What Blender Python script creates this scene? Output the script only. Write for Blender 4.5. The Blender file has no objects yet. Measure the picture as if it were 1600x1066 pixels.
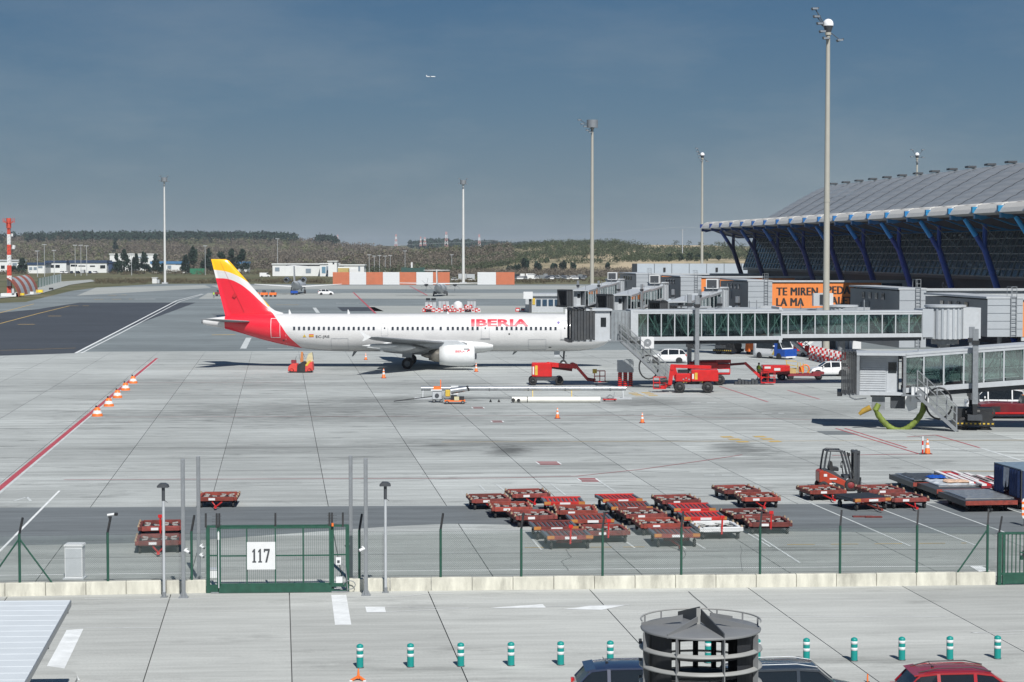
import bpy, bmesh, math, random
import numpy as np
from mathutils import Vector, Matrix, noise
R = math.radians
random.seed(7)
sc = bpy.context.scene
COL = sc.collection

# ------------------------------------------------------------------ camera, sky, sun, exposure
F, CAMH, TILT = 3080.0, 12.6, math.atan(140/3080.0)
cam = bpy.data.objects.new('camera', bpy.data.cameras.new('camera'))
COL.objects.link(cam)
cam.location = (0, 0, CAMH)
cam.rotation_euler = (R(90)-TILT, 0, 0)
cam.data.sensor_width = 36.0
cam.data.lens = 36.0*F/1600
cam.data.clip_start = 0.5
cam.data.clip_end = 60000
sc.camera = cam
SUN_EL, SUN_AZ = R(46), R(-14.5)       # light travels away from the camera and a little to the left
sun = bpy.data.objects.new('sun', bpy.data.lights.new('sun', 'SUN'))
COL.objects.link(sun)
sun.data.energy = 5.0
sun.data.angle = R(0.53)
sun.data.color = (1.0, 0.975, 0.93)
ldir = Vector((math.sin(SUN_AZ)*math.cos(SUN_EL), math.cos(SUN_AZ)*math.cos(SUN_EL), -math.sin(SUN_EL)))
sun.rotation_euler = ldir.to_track_quat('-Z', 'Y').to_euler()
world = bpy.data.worlds.new('World')
sc.world = world
world.use_nodes = True
wt = world.node_tree
wt.nodes.clear()
def wn(t, **kw):
    n = wt.nodes.new(t)
    for k, v in kw.items(): setattr(n, k, v)
    return n
wo = wn('ShaderNodeOutputWorld'); wb = wn('ShaderNodeBackground')
sky = wn('ShaderNodeTexSky', sky_type='NISHITA', sun_disc=False, sun_elevation=SUN_EL,
         sun_rotation=math.atan2(-ldir.x, -ldir.y), altitude=600, air_density=1.0, dust_density=0.6, ozone_density=2.0)
wb.inputs['Strength'].default_value = 0.083
tc = wn('ShaderNodeTexCoord')
mp = wn('ShaderNodeMapping'); mp.inputs['Scale'].default_value = (1.0, 1.0, 3.6)
nz = wn('ShaderNodeTexNoise'); nz.inputs['Scale'].default_value = 5.5; nz.inputs['Detail'].default_value = 8; nz.inputs['Roughness'].default_value = .62
cr = wn('ShaderNodeValToRGB'); cr.color_ramp.elements[0].position = .43; cr.color_ramp.elements[1].position = .72
sx = wn('ShaderNodeSeparateXYZ')
band = wn('ShaderNodeMapRange'); band.inputs['From Min'].default_value = .0; band.inputs['From Max'].default_value = .16
band.inputs['To Min'].default_value = .52; band.inputs['To Max'].default_value = .10
mul = wn('ShaderNodeMath', operation='MULTIPLY')
flat = wn('ShaderNodeMix', data_type='RGBA'); flat.inputs[0].default_value = .95
grad = wn('ShaderNodeValToRGB')
gm = wn('ShaderNodeMapRange'); gm.inputs['From Min'].default_value = 0.0; gm.inputs['From Max'].default_value = .5
cloud = wn('ShaderNodeMix', data_type='RGBA'); cloud.inputs[7].default_value = (3.3, 3.9, 4.3, 1)
L = wt.links.new
L(tc.outputs['Generated'], mp.inputs[0]); L(mp.outputs[0], nz.inputs['Vector']); L(nz.outputs['Fac'], cr.inputs[0])
L(tc.outputs['Generated'], sx.inputs[0]); L(sx.outputs['Z'], band.inputs['Value']); L(sx.outputs['Z'], gm.inputs['Value'])
L(gm.outputs[0], grad.inputs[0])
L(cr.outputs[0], mul.inputs[0]); L(band.outputs[0], mul.inputs[1])
L(sky.outputs[0], flat.inputs[6]); L(grad.outputs[0], flat.inputs[7])
L(flat.outputs[2], cloud.inputs[6]); L(mul.outputs[0], cloud.inputs[0])
L(cloud.outputs[2], wb.inputs[0]); L(wb.outputs[0], wo.inputs[0])
# deep polarised grey-blue sky, darker overhead (values are radiances before the 0.083 strength)
SKYK = 1/0.083
e = grad.color_ramp.elements
def skc(r, g, b): return (r, g, b, 1)
e[0].position = 0; e[0].color = (0.205, 0.268, 0.318, 1)
e[1].position = 1; e[1].color = (0.045, 0.095, 0.20, 1)
for p, c in ((.06, (0.165, 0.242, 0.308, 1)), (.14, (0.108, 0.200, 0.298, 1)), (.26, (0.060, 0.150, 0.275, 1))):
    q = e.new(p); q.color = c
gs = wn('ShaderNodeVectorMath', operation='SCALE'); gs.inputs['Scale'].default_value = SKYK*0.82
L(grad.outputs[0], gs.inputs[0]); L(gs.outputs[0], flat.inputs[7])
sc.view_settings.view_transform = 'Standard'
sc.view_settings.look = 'None'
sc.view_settings.gamma = 1
sc.view_settings.exposure = 0.16
sc.view_settings.use_curve_mapping = False
sc.render.engine = 'CYCLES'
sc.cycles.volume_bounces = 0
sc.cycles.max_bounces = 8
sc.cycles.transparent_max_bounces = 24

# ------------------------------------------------------------------ helpers
CT, ST = math.cos(TILT), math.sin(TILT)
def ray(px, py):
    return Vector((px-800, CT*F + ST*(533-py), -ST*F + CT*(533-py)))
def G(px, py, z=0.0):                    # picture point -> point on the level z
    d = ray(px, py); t = (z-CAMH)/d.z
    return Vector((0, 0, CAMH)) + d*t
def AT(px, py, Y):                       # picture point at distance Y
    d = ray(px, py); t = Y/d.y
    return Vector((0, 0, CAMH)) + d*t
def PX(px, Y): return (px-800)/F*Y
def HZ(py, Y): return AT(800, py, Y).z
VD = Vector((-363/F, 1, 0)).normalized()           # joints run this way (away)
UD = Vector((1, .0647, 0)).normalized()            # and this way (to the right)
VA = math.atan2(VD.y, VD.x) - R(90)                # yaw of things square to the grid
def S(r, g, b):
    f = lambda c: (c/255/12.92) if c <= 10 else ((c/255+.055)/1.055)**2.4
    return (f(r), f(g), f(b))

def NN(nt, t, **kw):
    n = nt.nodes.new(t)
    for k, v in kw.items():
        if k in n.inputs.keys(): n.inputs[k].default_value = v
        else: setattr(n, k, v)
    return n
MATS = {}
def M(name, col, rough=.6, metal=0, var=.15, scale=3.0, bump=0.0, bscale=20.0, coat=0, dirt=.25, dirtcol=(.10, .085, .065), stretch=(1, 1, 1), rnd=0, spec=None):
    if name in MATS: return MATS[name]
    m = bpy.data.materials.new(name); m.use_nodes = True; nt = m.node_tree
    b = nt.nodes['Principled BSDF']; Lk = nt.links.new
    t = NN(nt, 'ShaderNodeTexCoord'); mpn = NN(nt, 'ShaderNodeMapping'); mpn.inputs['Scale'].default_value = stretch
    Lk(t.outputs['Object'], mpn.inputs[0])
    n1 = NN(nt, 'ShaderNodeTexNoise', Scale=scale, Detail=5.0, Roughness=.6); Lk(mpn.outputs[0], n1.inputs['Vector'])
    r1 = NN(nt, 'ShaderNodeMapRange'); r1.inputs['From Min'].default_value = .3; r1.inputs['From Max'].default_value = .7
    r1.inputs['To Min'].default_value = 1-var; r1.inputs['To Max'].default_value = 1+var
    Lk(n1.outputs['Fac'], r1.inputs['Value'])
    vm = NN(nt, 'ShaderNodeVectorMath', operation='SCALE'); vm.inputs[0].default_value = col[:3]; Lk(r1.outputs[0], vm.inputs['Scale'])
    n2 = NN(nt, 'ShaderNodeTexNoise', Scale=scale*.45, Detail=8.0, Roughness=.7); Lk(mpn.outputs[0], n2.inputs['Vector'])
    r2 = NN(nt, 'ShaderNodeMapRange'); r2.inputs['From Min'].default_value = .5; r2.inputs['From Max'].default_value = .78
    r2.inputs['To Max'].default_value = dirt; Lk(n2.outputs['Fac'], r2.inputs['Value'])
    mx = NN(nt, 'ShaderNodeMix', data_type='RGBA'); Lk(r2.outputs[0], mx.inputs[0]); Lk(vm.outputs[0], mx.inputs[6]); mx.inputs[7].default_value = (*dirtcol, 1)
    if rnd:
        oi = NN(nt, 'ShaderNodeObjectInfo'); rr = NN(nt, 'ShaderNodeMapRange'); rr.inputs['To Min'].default_value = 1-rnd; rr.inputs['To Max'].default_value = 1+rnd; Lk(oi.outputs['Random'], rr.inputs['Value'])
        v2 = NN(nt, 'ShaderNodeVectorMath', operation='SCALE'); Lk(mx.outputs[2], v2.inputs[0]); Lk(rr.outputs[0], v2.inputs['Scale']); Lk(v2.outputs[0], b.inputs['Base Color'])
        s7 = NN(nt, 'ShaderNodeVectorMath', operation='SCALE'); s7.inputs['Scale'].default_value = 37; cb = NN(nt, 'ShaderNodeCombineXYZ'); [Lk(oi.outputs['Random'], cb.inputs[i]) for i in range(3)]; Lk(cb.outputs[0], s7.inputs[0])
        av = NN(nt, 'ShaderNodeVectorMath', operation='ADD'); Lk(t.outputs['Object'], av.inputs[0]); Lk(s7.outputs[0], av.inputs[1]); Lk(av.outputs[0], mpn.inputs[0])
    else: Lk(mx.outputs[2], b.inputs['Base Color'])
    b.inputs['Roughness'].default_value = rough; b.inputs['Metallic'].default_value = metal
    b.inputs['Coat Weight'].default_value = coat; b.inputs['Coat Roughness'].default_value = .12
    if spec is not None: b.inputs['Specular IOR Level'].default_value = spec
    if bump:
        n3 = NN(nt, 'ShaderNodeTexNoise', Scale=bscale, Detail=4.0); Lk(mpn.outputs[0], n3.inputs['Vector'])
        bp = NN(nt, 'ShaderNodeBump', Strength=bump, Distance=.02); Lk(n3.outputs['Fac'], bp.inputs['Height']); Lk(bp.outputs[0], b.inputs['Normal'])
    MATS[name] = m
    return m

def glass(name, tint, gloss=.10, rough=.03):
    if name in MATS: return MATS[name]
    m = bpy.data.materials.new(name); m.use_nodes = True; nt = m.node_tree; nt.nodes.clear(); Lk = nt.links.new
    o = NN(nt, 'ShaderNodeOutputMaterial'); tr = NN(nt, 'ShaderNodeBsdfTransparent'); tr.inputs[0].default_value = (*tint, 1)
    gl = NN(nt, 'ShaderNodeBsdfGlossy', Roughness=rough); gl.inputs[0].default_value = (.9, .95, .95, 1)
    lw = NN(nt, 'ShaderNodeLayerWeight', Blend=.25)
    mr = NN(nt, 'ShaderNodeMapRange'); mr.inputs['To Min'].default_value = gloss; mr.inputs['To Max'].default_value = .8
    mx = NN(nt, 'ShaderNodeMixShader'); Lk(lw.outputs['Fresnel'], mr.inputs['Value']); Lk(mr.outputs[0], mx.inputs[0])
    Lk(tr.outputs[0], mx.inputs[1]); Lk(gl.outputs[0], mx.inputs[2]); Lk(mx.outputs[0], o.inputs[0])
    MATS[name] = m
    return m

class MB:
    """mesh builder: collects shapes, builds ONE mesh object"""
    def __init__(s): s.v = []; s.f = []; s.m = []; s.sm = []
    def add(s, vs, fs, mi=0, smooth=False):
        n = len(s.v); s.v += [tuple(p) for p in vs]
        for f in fs: s.f.append(tuple(i+n for i in f)); s.m.append(mi); s.sm.append(smooth)
        return s
    def box(s, x0, x1, y0, y1, z0, z1, mi=0, M4=None):
        vs = [Vector((x, y, z)) for x in (x0, x1) for y in (y0, y1) for z in (z0, z1)]
        if M4 is not None: vs = [M4 @ p for p in vs]
        return s.add(vs, [(0, 1, 3, 2), (4, 6, 7, 5), (0, 4, 5, 1), (2, 3, 7, 6), (0, 2, 6, 4), (1, 5, 7, 3)], mi)
    def bar(s, a, b, w, h=None, mi=0, up=Vector((0, 0, 1))):
        a = Vector(a); b = Vector(b); h = w if h is None else h
        d = (b-a); ln = d.length
        if ln < 1e-6: return s
        d.normalize()
        x = d.cross(up)
        if x.length < 1e-4: x = d.cross(Vector((0, 1, 0)))
        x.normalize(); y = x.cross(d)
        vs = []
        for p in (a, b):
            for i, j in ((-1, -1), (1, -1), (1, 1), (-1, 1)): vs.append(p + x*(w/2*i) + y*(h/2*j))
        return s.add(vs, [(0, 3, 2, 1), (4, 5, 6, 7), (0, 1, 5, 4), (1, 2, 6, 5), (2, 3, 7, 6), (3, 0, 4, 7)], mi)
    def cyl(s, a, b, r0, r1=None, n=12, mi=0, caps=True, smooth=True):
        a = Vector(a); b = Vector(b); r1 = r0 if r1 is None else r1
        d = (b-a).normalized(); x = d.orthogonal().normalized(); y = d.cross(x)
        vs = []
        for p, r in ((a, r0), (b, r1)):
            for i in range(n):
                t = 2*math.pi*i/n; vs.append(p + x*(r*math.cos(t)) + y*(r*math.sin(t)))
        s.add(vs, [(i, (i+1) % n, n+(i+1) % n, n+i) for i in range(n)], mi, smooth)
        if caps: s.add(vs[:n], [tuple(range(n-1, -1, -1))], mi); s.add(vs[n:], [tuple(range(n))], mi)
        return s
    def tube(s, pts, r, n=8, mi=0, smooth=True):
        pts = [Vector(p) for p in pts]; rings = []
        for i, p in enumerate(pts):
            d = (pts[min(i+1, len(pts)-1)] - pts[max(i-1, 0)]).normalized()
            x = d.cross(Vector((.13, .21, 1))).normalized(); y = d.cross(x)
            rr = r[i] if isinstance(r, (list, tuple)) else r
            rings.append([p + x*(rr*math.cos(2*math.pi*k/n)) + y*(rr*math.sin(2*math.pi*k/n)) for k in range(n)])
        vs = [q for g in rings for q in g]; fs = []
        for i in range(len(pts)-1):
            for k in range(n): fs.append((i*n+k, i*n+(k+1) % n, (i+1)*n+(k+1) % n, (i+1)*n+k))
        s.add(vs, fs, mi, smooth)
        s.add(rings[0], [tuple(range(n-1, -1, -1))], mi); s.add(rings[-1], [tuple(range(n))], mi)
        return s
    def prism(s, prof, y0, y1, mi=0, axis='y', M4=None):
        """profile of (x,z) pushed along y (or along x / z)"""
        n = len(prof)
        if axis == 'y': vs = [Vector((p[0], y, p[1])) for y in (y0, y1) for p in prof]
        elif axis == 'x': vs = [Vector((y, p[0], p[1])) for y in (y0, y1) for p in prof]
        else: vs = [Vector((p[0], p[1], y)) for y in (y0, y1) for p in prof]
        if M4 is not None: vs = [M4 @ p for p in vs]
        fs = [(i, (i+1) % n, n+(i+1) % n, n+i) for i in range(n)] + [tuple(range(n-1, -1, -1)), tuple(range(n, 2*n))]
        return s.add(vs, fs, mi)
    def lathe(s, c, prof, n=24, mi=0, axis='z', smooth=True):
        c = Vector(c); vs = []
        for r, h in prof:
            for k in range(n):
                t = 2*math.pi*k/n; a, b = r*math.cos(t), r*math.sin(t)
                vs.append(c + (Vector((a, b, h)) if axis == 'z' else Vector((h, a, b)) if axis == 'x' else Vector((a, h, b))))
        fs = [(i*n+k, i*n+(k+1) % n, (i+1)*n+(k+1) % n, (i+1)*n+k) for i in range(len(prof)-1) for k in range(n)]
        return s.add(vs, fs, mi, smooth)
    def build(s, name, mats, parent=None, loc=None, rz=0, bevel=0, fix=True):
        me = bpy.data.meshes.new(name); me.from_pydata(s.v, [], s.f); 
        me.polygons.foreach_set('material_index', s.m); me.polygons.foreach_set('use_smooth', s.sm)
        if not isinstance(mats, (list, tuple)): mats = [mats]
        for m in mats: me.materials.append(m)
        if fix:
            bm = bmesh.new(); bm.from_mesh(me); bmesh.ops.recalc_face_normals(bm, faces=bm.faces); bm.to_mesh(me); bm.free()
        o = bpy.data.objects.new(name, me); COL.objects.link(o)
        if parent is not None: o.parent = parent
        if loc is not None: o.location = loc
        o.rotation_euler.z = rz
        if bevel:
            bv = o.modifiers.new('bevel', 'BEVEL'); bv.width = bevel; bv.segments = 1; bv.limit_method = 'ANGLE'; bv.angle_limit = R(40)
        return o
def tag(o, label=None, cat=None, group=None, kind=None):
    if label: o['label'] = label
    if cat: o['category'] = cat
    if group: o['group'] = group
    if kind: o['kind'] = kind
    return o
def thing(name, loc, rz, label, cat, group=None):
    o = bpy.data.objects.new(name, None); COL.objects.link(o); o.empty_display_size = .2
    o.location = loc; o.rotation_euler = (0, 0, rz)
    return tag(o, label, cat, group)
ORD = ['leftmost', 'second', 'third', 'fourth', 'fifth', 'sixth', 'seventh', 'eighth', 'ninth', 'tenth', 'eleventh', 'twelfth', 'thirteenth', 'fourteenth', 'fifteenth', 'sixteenth', 'seventeenth', 'eighteenth', 'nineteenth', 'twentieth', 'twenty-first', 'twenty-second', 'twenty-third']
def nth(i): return ORD[0] if i == 0 else ORD[i]+' from the left'
def copy_tree(o, loc=None, rz=None, label=None, parent=None, scale=None):
    c = o.copy(); COL.objects.link(c); c.parent = parent
    if loc is not None: c.location = loc
    if rz is not None: c.rotation_euler.z = rz
    if label: c['label'] = label
    if scale: c.scale = (scale,)*3
    for ch in o.children: copy_tree(ch, parent=c)
    return c
def dupe(o, parent, loc=None, rz=None):      # one more of the same piece (shared mesh)
    c = o.copy(); COL.objects.link(c); c.parent = parent
    if loc is not None: c.location = loc
    if rz is not None: c.rotation_euler.z = rz
    return c
def structure(mb, name, mats, **k):
    o = mb.build(name, mats, **k); o['kind'] = 'structure'; return o
def wheel_mb(r, w, hub=.55, n=18):
    t = MB(); prof = [(r*hub, -w/2), (r*.9, -w/2), (r, -w*.32), (r, w*.32), (r*.9, w/2), (r*hub, w/2)]
    t.lathe((0, 0, 0), prof, n=n, axis='y')
    h = MB(); h.lathe((0, 0, 0), [(0.001, -w*.36), (r*hub*.35, -w*.40), (r*hub*.5, -w*.22), (r*hub, -w*.42), (r*hub, w*.42), (r*hub*.5, w*.22), (r*hub*.35, w*.40), (0.001, w*.36)], n=n, axis='y')
    return t, h
WHEELS = {}
def wheel(parent, x, y, z, r, w, rimmat, name='wheel', hub=.55, rz=0):
    key = (r, w, rimmat.name, hub)
    if key in WHEELS:
        a = WHEELS[key]; c = a.copy(); COL.objects.link(c); c.parent = parent; c.location = (x, y, z); c.rotation_euler.z = rz
        for ch in a.children: dupe(ch, c)
        return c
    t, h = wheel_mb(r, w, hub)
    a = t.build(name, MT['rubber'], parent, (x, y, z), rz)
    h.build('rim', rimmat, a)
    WHEELS[key] = a
    return a
def text_mb(body, size, depth=.01, bold=0.0, xs=1.0, space=1.0):
    """lettering as a flat solid mesh: x to the right, z up, centred on x; returns (verts, faces)"""
    cu = bpy.data.curves.new('lettering', 'FONT'); cu.body = body; cu.size = size; cu.extrude = depth/2; cu.offset = bold
    cu.align_x = 'CENTER'; cu.resolution_u = 3; cu.space_character = space
    ob = bpy.data.objects.new('lettering', cu)
    me = bpy.data.meshes.new_from_object(ob)
    bm = bmesh.new(); bm.from_mesh(me)
    vs = [Vector((v.co.x*xs, -v.co.z, v.co.y)) for v in bm.verts]
    fs = [tuple(v.index for v in f.verts) for f in bm.faces]
    bm.free(); bpy.data.objects.remove(ob); bpy.data.meshes.remove(me); bpy.data.curves.remove(cu)
    return vs, fs
def bold_mb(body, size, dep=.02, k=.05, xs=1.0, space=1.08):
    """heavy lettering: the word laid twice, a hair apart in depth"""
    v_, f_ = text_mb(body, size, dep, .0, xs, space); mb = MB()
    for i, dx in enumerate((-k*size/2, k*size/2)): mb.add([(v.x+dx, v.y-.003*i, v.z) for v in v_], f_)
    return mb

MT = dict(
    rubber=M('rubber', (.022, .022, .024), .8, var=.2, dirt=.35, dirtcol=(.12, .11, .10)),
    black=M('black_steel', (.018, .02, .023), .5, dirt=.3),
    dark=M('dark_grey_steel', (.05, .056, .064), .5, dirt=.2),
    grey=M('grey_steel', (.20, .215, .23), .45, dirt=.2),
    galv=M('galvanised_steel', (.30, .32, .34), .38, metal=.5, var=.12, scale=8, dirt=.25),
    silver=M('silver_metal', (.55, .57, .59), .3, metal=.85, dirt=.2),
    lgrey=M('light_grey_paint', (.42, .445, .47), .45, var=.06, dirt=.3, dirtcol=(.3, .29, .27)),
    white=M('white_paint', (.64, .655, .665), .4, var=.04, dirt=.22, dirtcol=(.45, .43, .40)),
    red=M('red_paint', (.52, .012, .012), .38, var=.12, dirt=.3, dirtcol=(.14, .03, .025), coat=.3),
    rust=M('faded_red_paint', (.155, .030, .025), .7, rnd=.35, var=.45, scale=4, dirt=.6, dirtcol=(.09, .05, .04)),
    dred=M('dark_red_paint', (.17, .022, .026), .6, rnd=.25, var=.3, scale=5, dirt=.5, dirtcol=(.07, .03, .03)),
    orange=M('orange_paint', (.78, .17, .03), .5, dirt=.2),
    yellow=M('yellow_paint', (.56, .39, .05), .5, dirt=.4),
    green=M('green_fence_paint', (.014, .072, .048), .5, var=.2, scale=5, dirt=.3, dirtcol=(.05, .09, .07)),
    teal=M('teal_plastic', (.004, .235, .215), .45, var=.06, dirt=.15, dirtcol=(.05, .16, .15)),
    blue=M('blue_paint', (.010, .07, .36), .4, dirt=.15),
    dglass=M('dark_window_glass', (.012, .016, .02), .06, var=.05, dirt=0, spec=.8),
    bglass=M('blue_dark_glass', (.02, .05, .09), .1, var=.3, dirt=0, spec=.8),
    pgreen=glass('green_tinted_glass', (.66, .76, .74), .19),
    concrete_w=M('pale_concrete', (.54, .53, .46), .9, var=.22, scale=2.2, dirt=.85, dirtcol=(.15, .145, .125), bump=.4, stretch=(1, 1, .3)),
)
# ------------------------------------------------------------------ ground materials
def ground_mat(name, base, rng, stains=(), streak=.10, tint=None, speck=.12, slab=0.0):
    m = bpy.data.materials.new(name); m.use_nodes = True; nt = m.node_tree; b = nt.nodes['Principled BSDF']; Lk = nt.links.new
    geo = NN(nt, 'ShaderNodeNewGeometry')
    rot = NN(nt, 'ShaderNodeVectorRotate', rotation_type='Z_AXIS'); rot.inputs['Angle'].default_value = -R(3.7); Lk(geo.outputs['Position'], rot.inputs[0])
    def noi(sx, sy, sc_, det, rough=.6):
        mp_ = NN(nt, 'ShaderNodeMapping'); mp_.inputs['Scale'].default_value = (sx, sy, 1); Lk(rot.outputs[0], mp_.inputs[0])
        n = NN(nt, 'ShaderNodeTexNoise', Scale=sc_, Detail=det, Roughness=rough); Lk(mp_.outputs[0], n.inputs['Vector']); return n.outputs['Fac']
    def rngmap(x, lo, hi, a, c):
        r = NN(nt, 'ShaderNodeMapRange'); r.inputs['From Min'].default_value = lo; r.inputs['From Max'].default_value = hi
        r.inputs['To Min'].default_value = a; r.inputs['To Max'].default_value = c; Lk(x, r.inputs['Value']); return r.outputs[0]
    def mulv(a, b_):
        q = NN(nt, 'ShaderNodeMath', operation='MULTIPLY'); Lk(a, q.inputs[0]); Lk(b_, q.inputs[1]); return q.outputs[0]
    big = rngmap(noi(.6, 1, .045, 5), .3, .7, 1-rng, 1+rng)
    st = rngmap(noi(.035, 1, .9, 6, .65), .3, .7, 1-streak, 1+streak)
    st2 = rngmap(noi(.12, 1, 3.5, 4, .6), .35, .65, 1-streak*.5, 1+streak*.5)
    fine = rngmap(noi(1, 1, 14, 3, .7), .3, .7, 1-speck*.6, 1+speck*.6)
    blot = rngmap(noi(.5, 1, .35, 7, .72), .56, .75, 1, 1-speck*2.0)
    f = mulv(mulv(mulv(mulv(big, st), st2), fine), blot)
    if slab:
        oi = NN(nt, 'ShaderNodeObjectInfo'); f = mulv(f, rngmap(oi.outputs['Random'], 0, 1, 1-slab, 1+slab))
    dn = noi(.25, 1, 1.6, 8, .75)
    for (p, rx, ry, k) in stains:
        sb = NN(nt, 'ShaderNodeVectorMath', operation='SUBTRACT'); Lk(geo.outputs['Position'], sb.inputs[0]); sb.inputs[1].default_value = (p.x, p.y, 0)
        dv = NN(nt, 'ShaderNodeVectorMath', operation='DIVIDE'); Lk(sb.outputs[0], dv.inputs[0]); dv.inputs[1].default_value = (rx, ry, 1e6)
        ln = NN(nt, 'ShaderNodeVectorMath', operation='LENGTH'); Lk(dv.outputs[0], ln.inputs[0])
        a = NN(nt, 'ShaderNodeMath', operation='ADD'); Lk(ln.outputs['Value'], a.inputs[0]); Lk(rngmap(dn, .3, .7, -.75, .75), a.inputs[1])
        f = mulv(f, rngmap(a.outputs[0], .25, 1.2, 1-k, 1))
    vm = NN(nt, 'ShaderNodeVectorMath', operation='SCALE'); vm.inputs[0].default_value = base; Lk(f, vm.inputs['Scale'])
    Lk(vm.outputs[0], b.inputs['Base Color']); b.inputs['Roughness'].default_value = .85; b.inputs['Specular IOR Level'].default_value = .3
    bp = NN(nt, 'ShaderNodeBump', Strength=.25, Distance=.01); Lk(noi(1, 1, 30, 3), bp.inputs['Height']); Lk(bp.outputs[0], b.inputs['Normal'])
    MATS[name] = m
    return m
STAINS = [(G(795, 704), 1.6, 3.6, .62), (G(1160, 701), 2.4, 4.5, .6), (G(1010, 628), 4.5, 5.5, .45), (G(610, 625), 8, 4, .42), (G(540, 640), 13, 7, .30),
      (G(760, 695), 7, 3.0, .25), (G(560, 577), 5, 6, .35), (G(1120, 650), 12, 6, .22), (G(420, 635), 14, 7, .2), (G(720, 620), 7, 4, .35),
      (G(1230, 857), 2.6, .7, .4), (G(660, 1046), 2.4, .5, .30), (G(1330, 1032), 3.6, .5, .30), (G(905, 1040), 1.6, .4, .2), (G(1060, 600), 6, 5, .35), (G(1290, 640), 9, 6, .25), (G(300, 650), 16, 5, .22), (G(560, 655), 20, 5, .28), (G(150, 600), 14, 8, .2), (G(900, 690), 16, 3, .25), (G(1250, 720), 12, 5, .22), (G(420, 700), 15, 3, .2), (G(680, 600), 9, 5, .3)]

m_conc = ground_mat('apron_concrete', (.355, .374, .366), .17, STAINS, streak=.25, slab=.09, speck=.30)
m_road = ground_mat('road_concrete', (.405, .415, .397), .14, STAINS[10:14], streak=.14, slab=.06, speck=.18)
m_conc2 = ground_mat('fence_side_concrete', (.27, .285, .275), .14, STAINS[10:14], streak=.20, slab=.07, speck=.26)
m_asph = ground_mat('dark_asphalt', (.140, .156, .165), .14, [], streak=.20)
m_asph2 = ground_mat('grey_asphalt', (.175, .200, .208), .20, [], streak=.28)
m_asph3 = ground_mat('new_black_asphalt', (.050, .058, .070), .14, [], streak=.22)
m_band = ground_mat('pale_far_concrete', (.33, .345, .33), .08, [], streak=.10)
m_joint = M('joint_filler', (.12, .125, .128), .9)
m_tyre = M('faint_tyre_mark', (.30, .318, .315), .9, var=.1, scale=.5, dirt=.9, dirtcol=(.35, .37, .36)); m_tyre2 = M('dark_tyre_mark', (.245, .26, .26), .9, var=.15, scale=.5, dirt=.9, dirtcol=(.34, .36, .35))
m_wline = M('white_road_paint', (.70, .72, .72), .7, var=.12, scale=2, dirt=.45, dirtcol=(.36, .38, .38))
m_fline = M('worn_white_paint', (.50, .53, .53), .8, var=.12, scale=1.2, dirt=.8, dirtcol=(.36, .38, .38))
m_rline = M('red_road_paint', (.40, .065, .085), .7, var=.15, scale=2, dirt=.4, dirtcol=(.33, .17, .17))
m_frline = M('worn_red_paint', (.34, .20, .20), .8, var=.15, scale=.8, dirt=.85, dirtcol=(.33, .34, .34))
m_yline = M('yellow_road_paint', (.50, .34, .10), .7, var=.2, scale=1, dirt=.6, dirtcol=(.30, .28, .20))

# ------------------------------------------------------------------ terrain: flat airfield, wooded ridge, sandy olive hill
def interp(x, tab):
    if x <= tab[0][0]: return tab[0][1]
    for (a, p), (b, q) in zip(tab, tab[1:]):
        if x <= b:
            t = (x-a)/(b-a); t = t*t*(3-2*t); return p+(q-p)*t
    return tab[-1][1]
RIDGE = [(-600, 377), (0, 375), (110, 373), (300, 374), (430, 374), (500, 378), (560, 388), (640, 393), (760, 393), (1600, 393)]
HILL = [(300, 440), (480, 425), (600, 405), (700, 396), (800, 388), (860, 383), (960, 381), (1100, 383), (1170, 387), (1300, 388), (1700, 392), (2300, 400)]
FARR = [(-600, 386), (500, 386), (620, 384), (700, 379), (760, 381), (800, 384), (1700, 386)]
def terrain_z(X, Y):
    if Y < 770: return -.15
    px = 800 + X*F/Y
    def prof(tab, Yc, y0, back):
        zc = max(0, CAMH + (393-interp(px, tab))*Yc/F)
        if Y <= y0: return 0
        if Y <= Yc:
            t = (Y-y0)/(Yc-y0); return zc*t**1.35
        return zc*max(0, 1-((Y-Yc)/back))
    za = prof(RIDGE, 2500, 1500, 2500)
    zb = prof(HILL, 1480, 1010, 900)
    # sandy step at the foot of the hill
    if px > 700:
        k = min(1, (px-700)/120)*min(1, max(0, (2100-px)/200))
        s_ = min(1, max(0, (Y-1035)/45)); zb = max(zb, min(7.2, CAMH)*k*s_*(1 if Y < 1480 else max(0, 1-(Y-1480)/900)))
    zc_ = prof(FARR, 3600, 2600, 4000)
    z = max(za, zb, zc_)
    n = noise.fractal(Vector((X*.006, Y*.004, 0)), 1, 2, 4)
    return -.15 + z + n*min(1, z/6)*1.8 + (0.5*noise.noise(Vector((X*.05, Y*.05, 3))) if z > .5 else 0)
ys = [-60, 0, 40, 120, 300, 500, 700, 770, 800]+[800+i*15 for i in range(1, 60)]+[1700+i*45 for i in range(0, 60)]+[4500, 5200, 6500]
vs = []; fs = []; NX = 190
for j, Y in enumerate(ys):
    for i in range(NX+1):
        px = -900 + 3400*i/NX
        Yr = max(Y, 140); X = (px-800)/F*Yr*(1.0 if Y > 200 else 1.6)
        vs.append((X, Y, terrain_z(X, Y) if Y < 12000 else -.15))
for j in range(len(ys)-1):
    for i in range(NX): a = j*(NX+1)+i; fs.append((a, a+1, a+NX+2, a+NX+1))
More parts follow.
